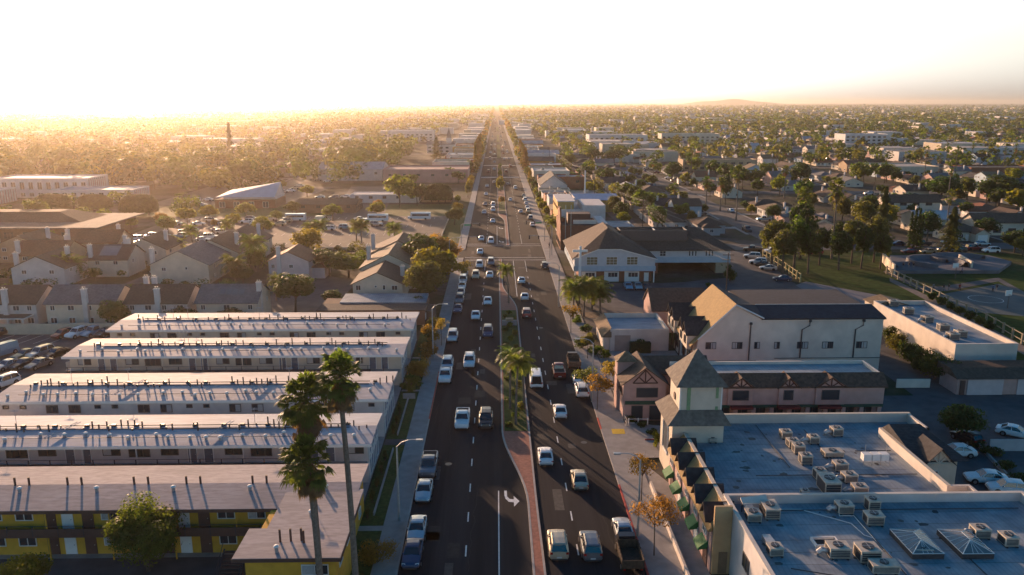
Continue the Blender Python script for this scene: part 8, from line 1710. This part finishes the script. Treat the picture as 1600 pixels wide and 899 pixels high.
for i, y in enumerate(range(370, 440, 14)): tree(-13.2, y, q.uniform(4.5, 7), q.choice(('golden', 'olive', 'dark green')), f'street tree left of the road before the market hall, {nth(i)} of its row', rad=2.2)
# garden trees of the individual houses
cnt = 0; WHERE = [('behind', 0), ('before', 1)]
for s in htrees:
    d, x, y, side, si, ci, n = s
    for wd, f in WHERE:
        if NT[0] > 292: break
        if q.random() < .12: continue
        t = 1 if (ci == 1) else -1
        if si == 90: t = -1
        dx = t * (14 + q.uniform(-2, 4)) if not f else -t * 9; X, Y = x + dx, y + q.uniform(-6, 6); c = q.choice(('green', 'dark green', 'dark green', 'olive', 'yellow-green')); h = q.uniform(6, 12) if not f else q.uniform(4, 8)
        where = f'the {nth(n)} house, {nth(si)} {sidew[side]} side street, {"inner" if (ci == 0) == (side > 0) else "outer"} side' if si != 90 else f'the {nth(n)} house of the alley row'
        tree(X, Y, h, c, f'{c} tree {wd} {where}', rad=h * .48, group='garden trees in the suburb')
npalm = 0
for s in htrees[:220]:
    if q.random() < .17:
        d, x, y, side, si, ci, n = s; h = q.uniform(9, 18); plant(FANP['far'], 'fan_palm', x + q.uniform(-9, 9), y + 8.5, f'fan palm beside the {nth(n)} house, {"alley row" if si == 90 else nth(si) + " " + sidew[side] + " side street"}, {"inner" if (ci == 0) == (side > 0) else "outer"} side', 'palm tree', 'fan palms among the houses', 1.0, scz=h / 14)
# far trees as one mass
LF = {k: v for k, v in (('a', L_MID), ('b', L_DARK), ('c', L_OLIVE), ('d', L_YEL))}
ft = MB()
def blob(x, y, r, h, n, lm, sz):
    vs = []; fs = []
    for i in range(n):
        d = Vector((q.gauss(0, 1), q.gauss(0, 1), q.gauss(0, 1))).normalized(); f = q.uniform(.6, 1.05); p = Vector((x + d.x * r * f, y + d.y * r * f, h * .58 + d.z * h * .42 * f))
        nn = (d + Vector((q.uniform(-.4, .4), q.uniform(-.4, .4), q.uniform(0, .6)))).normalized(); a = nn.cross(Vector((0, 0, 1))).normalized(); b_ = nn.cross(a); z = sz * q.uniform(.6, 1.2); k = len(vs)
        vs += [tuple(p - a * z), tuple(p + b_ * z * .8), tuple(p + a * z), tuple(p - b_ * z * .8)]; fs.append((k, k + 1, k + 2, k + 3))
    ft.add(vs, fs, lm)
for i in range(430):     # unbroken canopy of the grove and gardens at the left
    px, py = q.uniform(-30, 640), 232 + 74 * q.random() ** 1.1; X, Y = G(px, py)
    if X > -66 or (-125 < X < -44 and Y < 424) or (-270 < X < -150 and 340 < Y < 396): continue
    h = q.uniform(6, 12) if i % 3 else q.uniform(12, 18); blob(X, Y, h * .5, h, 70 if i % 3 else 150, q.choice((L_DARK, L_DARK, L_OLIVE)), h * .11 if i % 3 else h * .075)
for i in range(60):
    X, Y = q.uniform(-185, -122), q.uniform(285, 345); h = q.uniform(3, 7)
    if X < -130 and Y > 300 and Y < 330: continue
    blob(X, Y, h * .5, h, 90, q.choice((L_MID, L_DARK, L_OLIVE)), h * .11)
for i in range(190):
    X, Y = q.uniform(-130, -37), q.uniform(164, 236); h = q.uniform(1.5, 3.8)
    if not ((-61 < X < -33 and 157 < Y < 204) or (-93 < X < -84 and Y < 224)): blob(X, Y, h * .7, h, 120, q.choice((L_MID, L_DARK, L_OLIVE)), .3)
for s in sites[120:]:
    d, x, y, side, si, ci, n = s
    for k in range(2 if d > 450 else 1):
        h = q.uniform(6, 13); blob(x + q.uniform(-15, 15), y + q.uniform(-9, 9), h * .42, h, int(46 if d < 700 else 26), q.choice((L_MID, L_DARK, L_DARK, L_OLIVE, L_OLIVE, L_DARK)), h * .13 if d < 700 else h * .17)
for s in sites[NH::9]:
    d, x, y, side, si, ci, n = s; h = q.uniform(12, 22); ft.tube([(x + 5, y + 8, 0), (x + 5, y + 8, h)], .25, PALM_BARK, 3)
for side in (-1, 1):      # street trees far down the main road
    y = 560.0
    while y < 4200:
        h = q.uniform(5, 12) * (1 + y / 6000); blob((-13.5 if side < 0 else 18.5) + q.uniform(-1, 1), y, h * q.uniform(.25, .4), h, 40 if y < 1500 else 16, q.choice((L_DARK, L_OLIVE, L_GOLD)), h * .15); y += q.uniform(8, 40) * (1 + y / 3000)
y = 1450.0
while y < 9000:
    step = 17 + (y - 1450) * .018; x = -.67 * y
    while x < .69 * y:
        if not -12 < x < 17:
            v_ = noise.noise(Vector((x / 260, y / 420, 3))) + .5 * noise.noise(Vector((x / 70, y / 120, 8)))
            if v_ < q.uniform(-.75, .15): x += step * q.uniform(.4, 1.2); continue
            h = q.uniform(7, 12) * (1 + max(0, v_) * .9) * (1 + max(0, y - 2500) / 9000); blob(x + q.uniform(-6, 6), y + q.uniform(-9, 9), h * .55, h, 10 if y < 3000 else 6, q.choice((L_MID, L_DARK, L_DARK, L_OLIVE, L_OLIVE, L_DARK)), h * .28)
        x += step * q.uniform(.5, 1.7)
    y += step * 1.05
ft.build('far_trees', kind='stuff', label='far green tree canopy of the suburb reaching to the horizon')
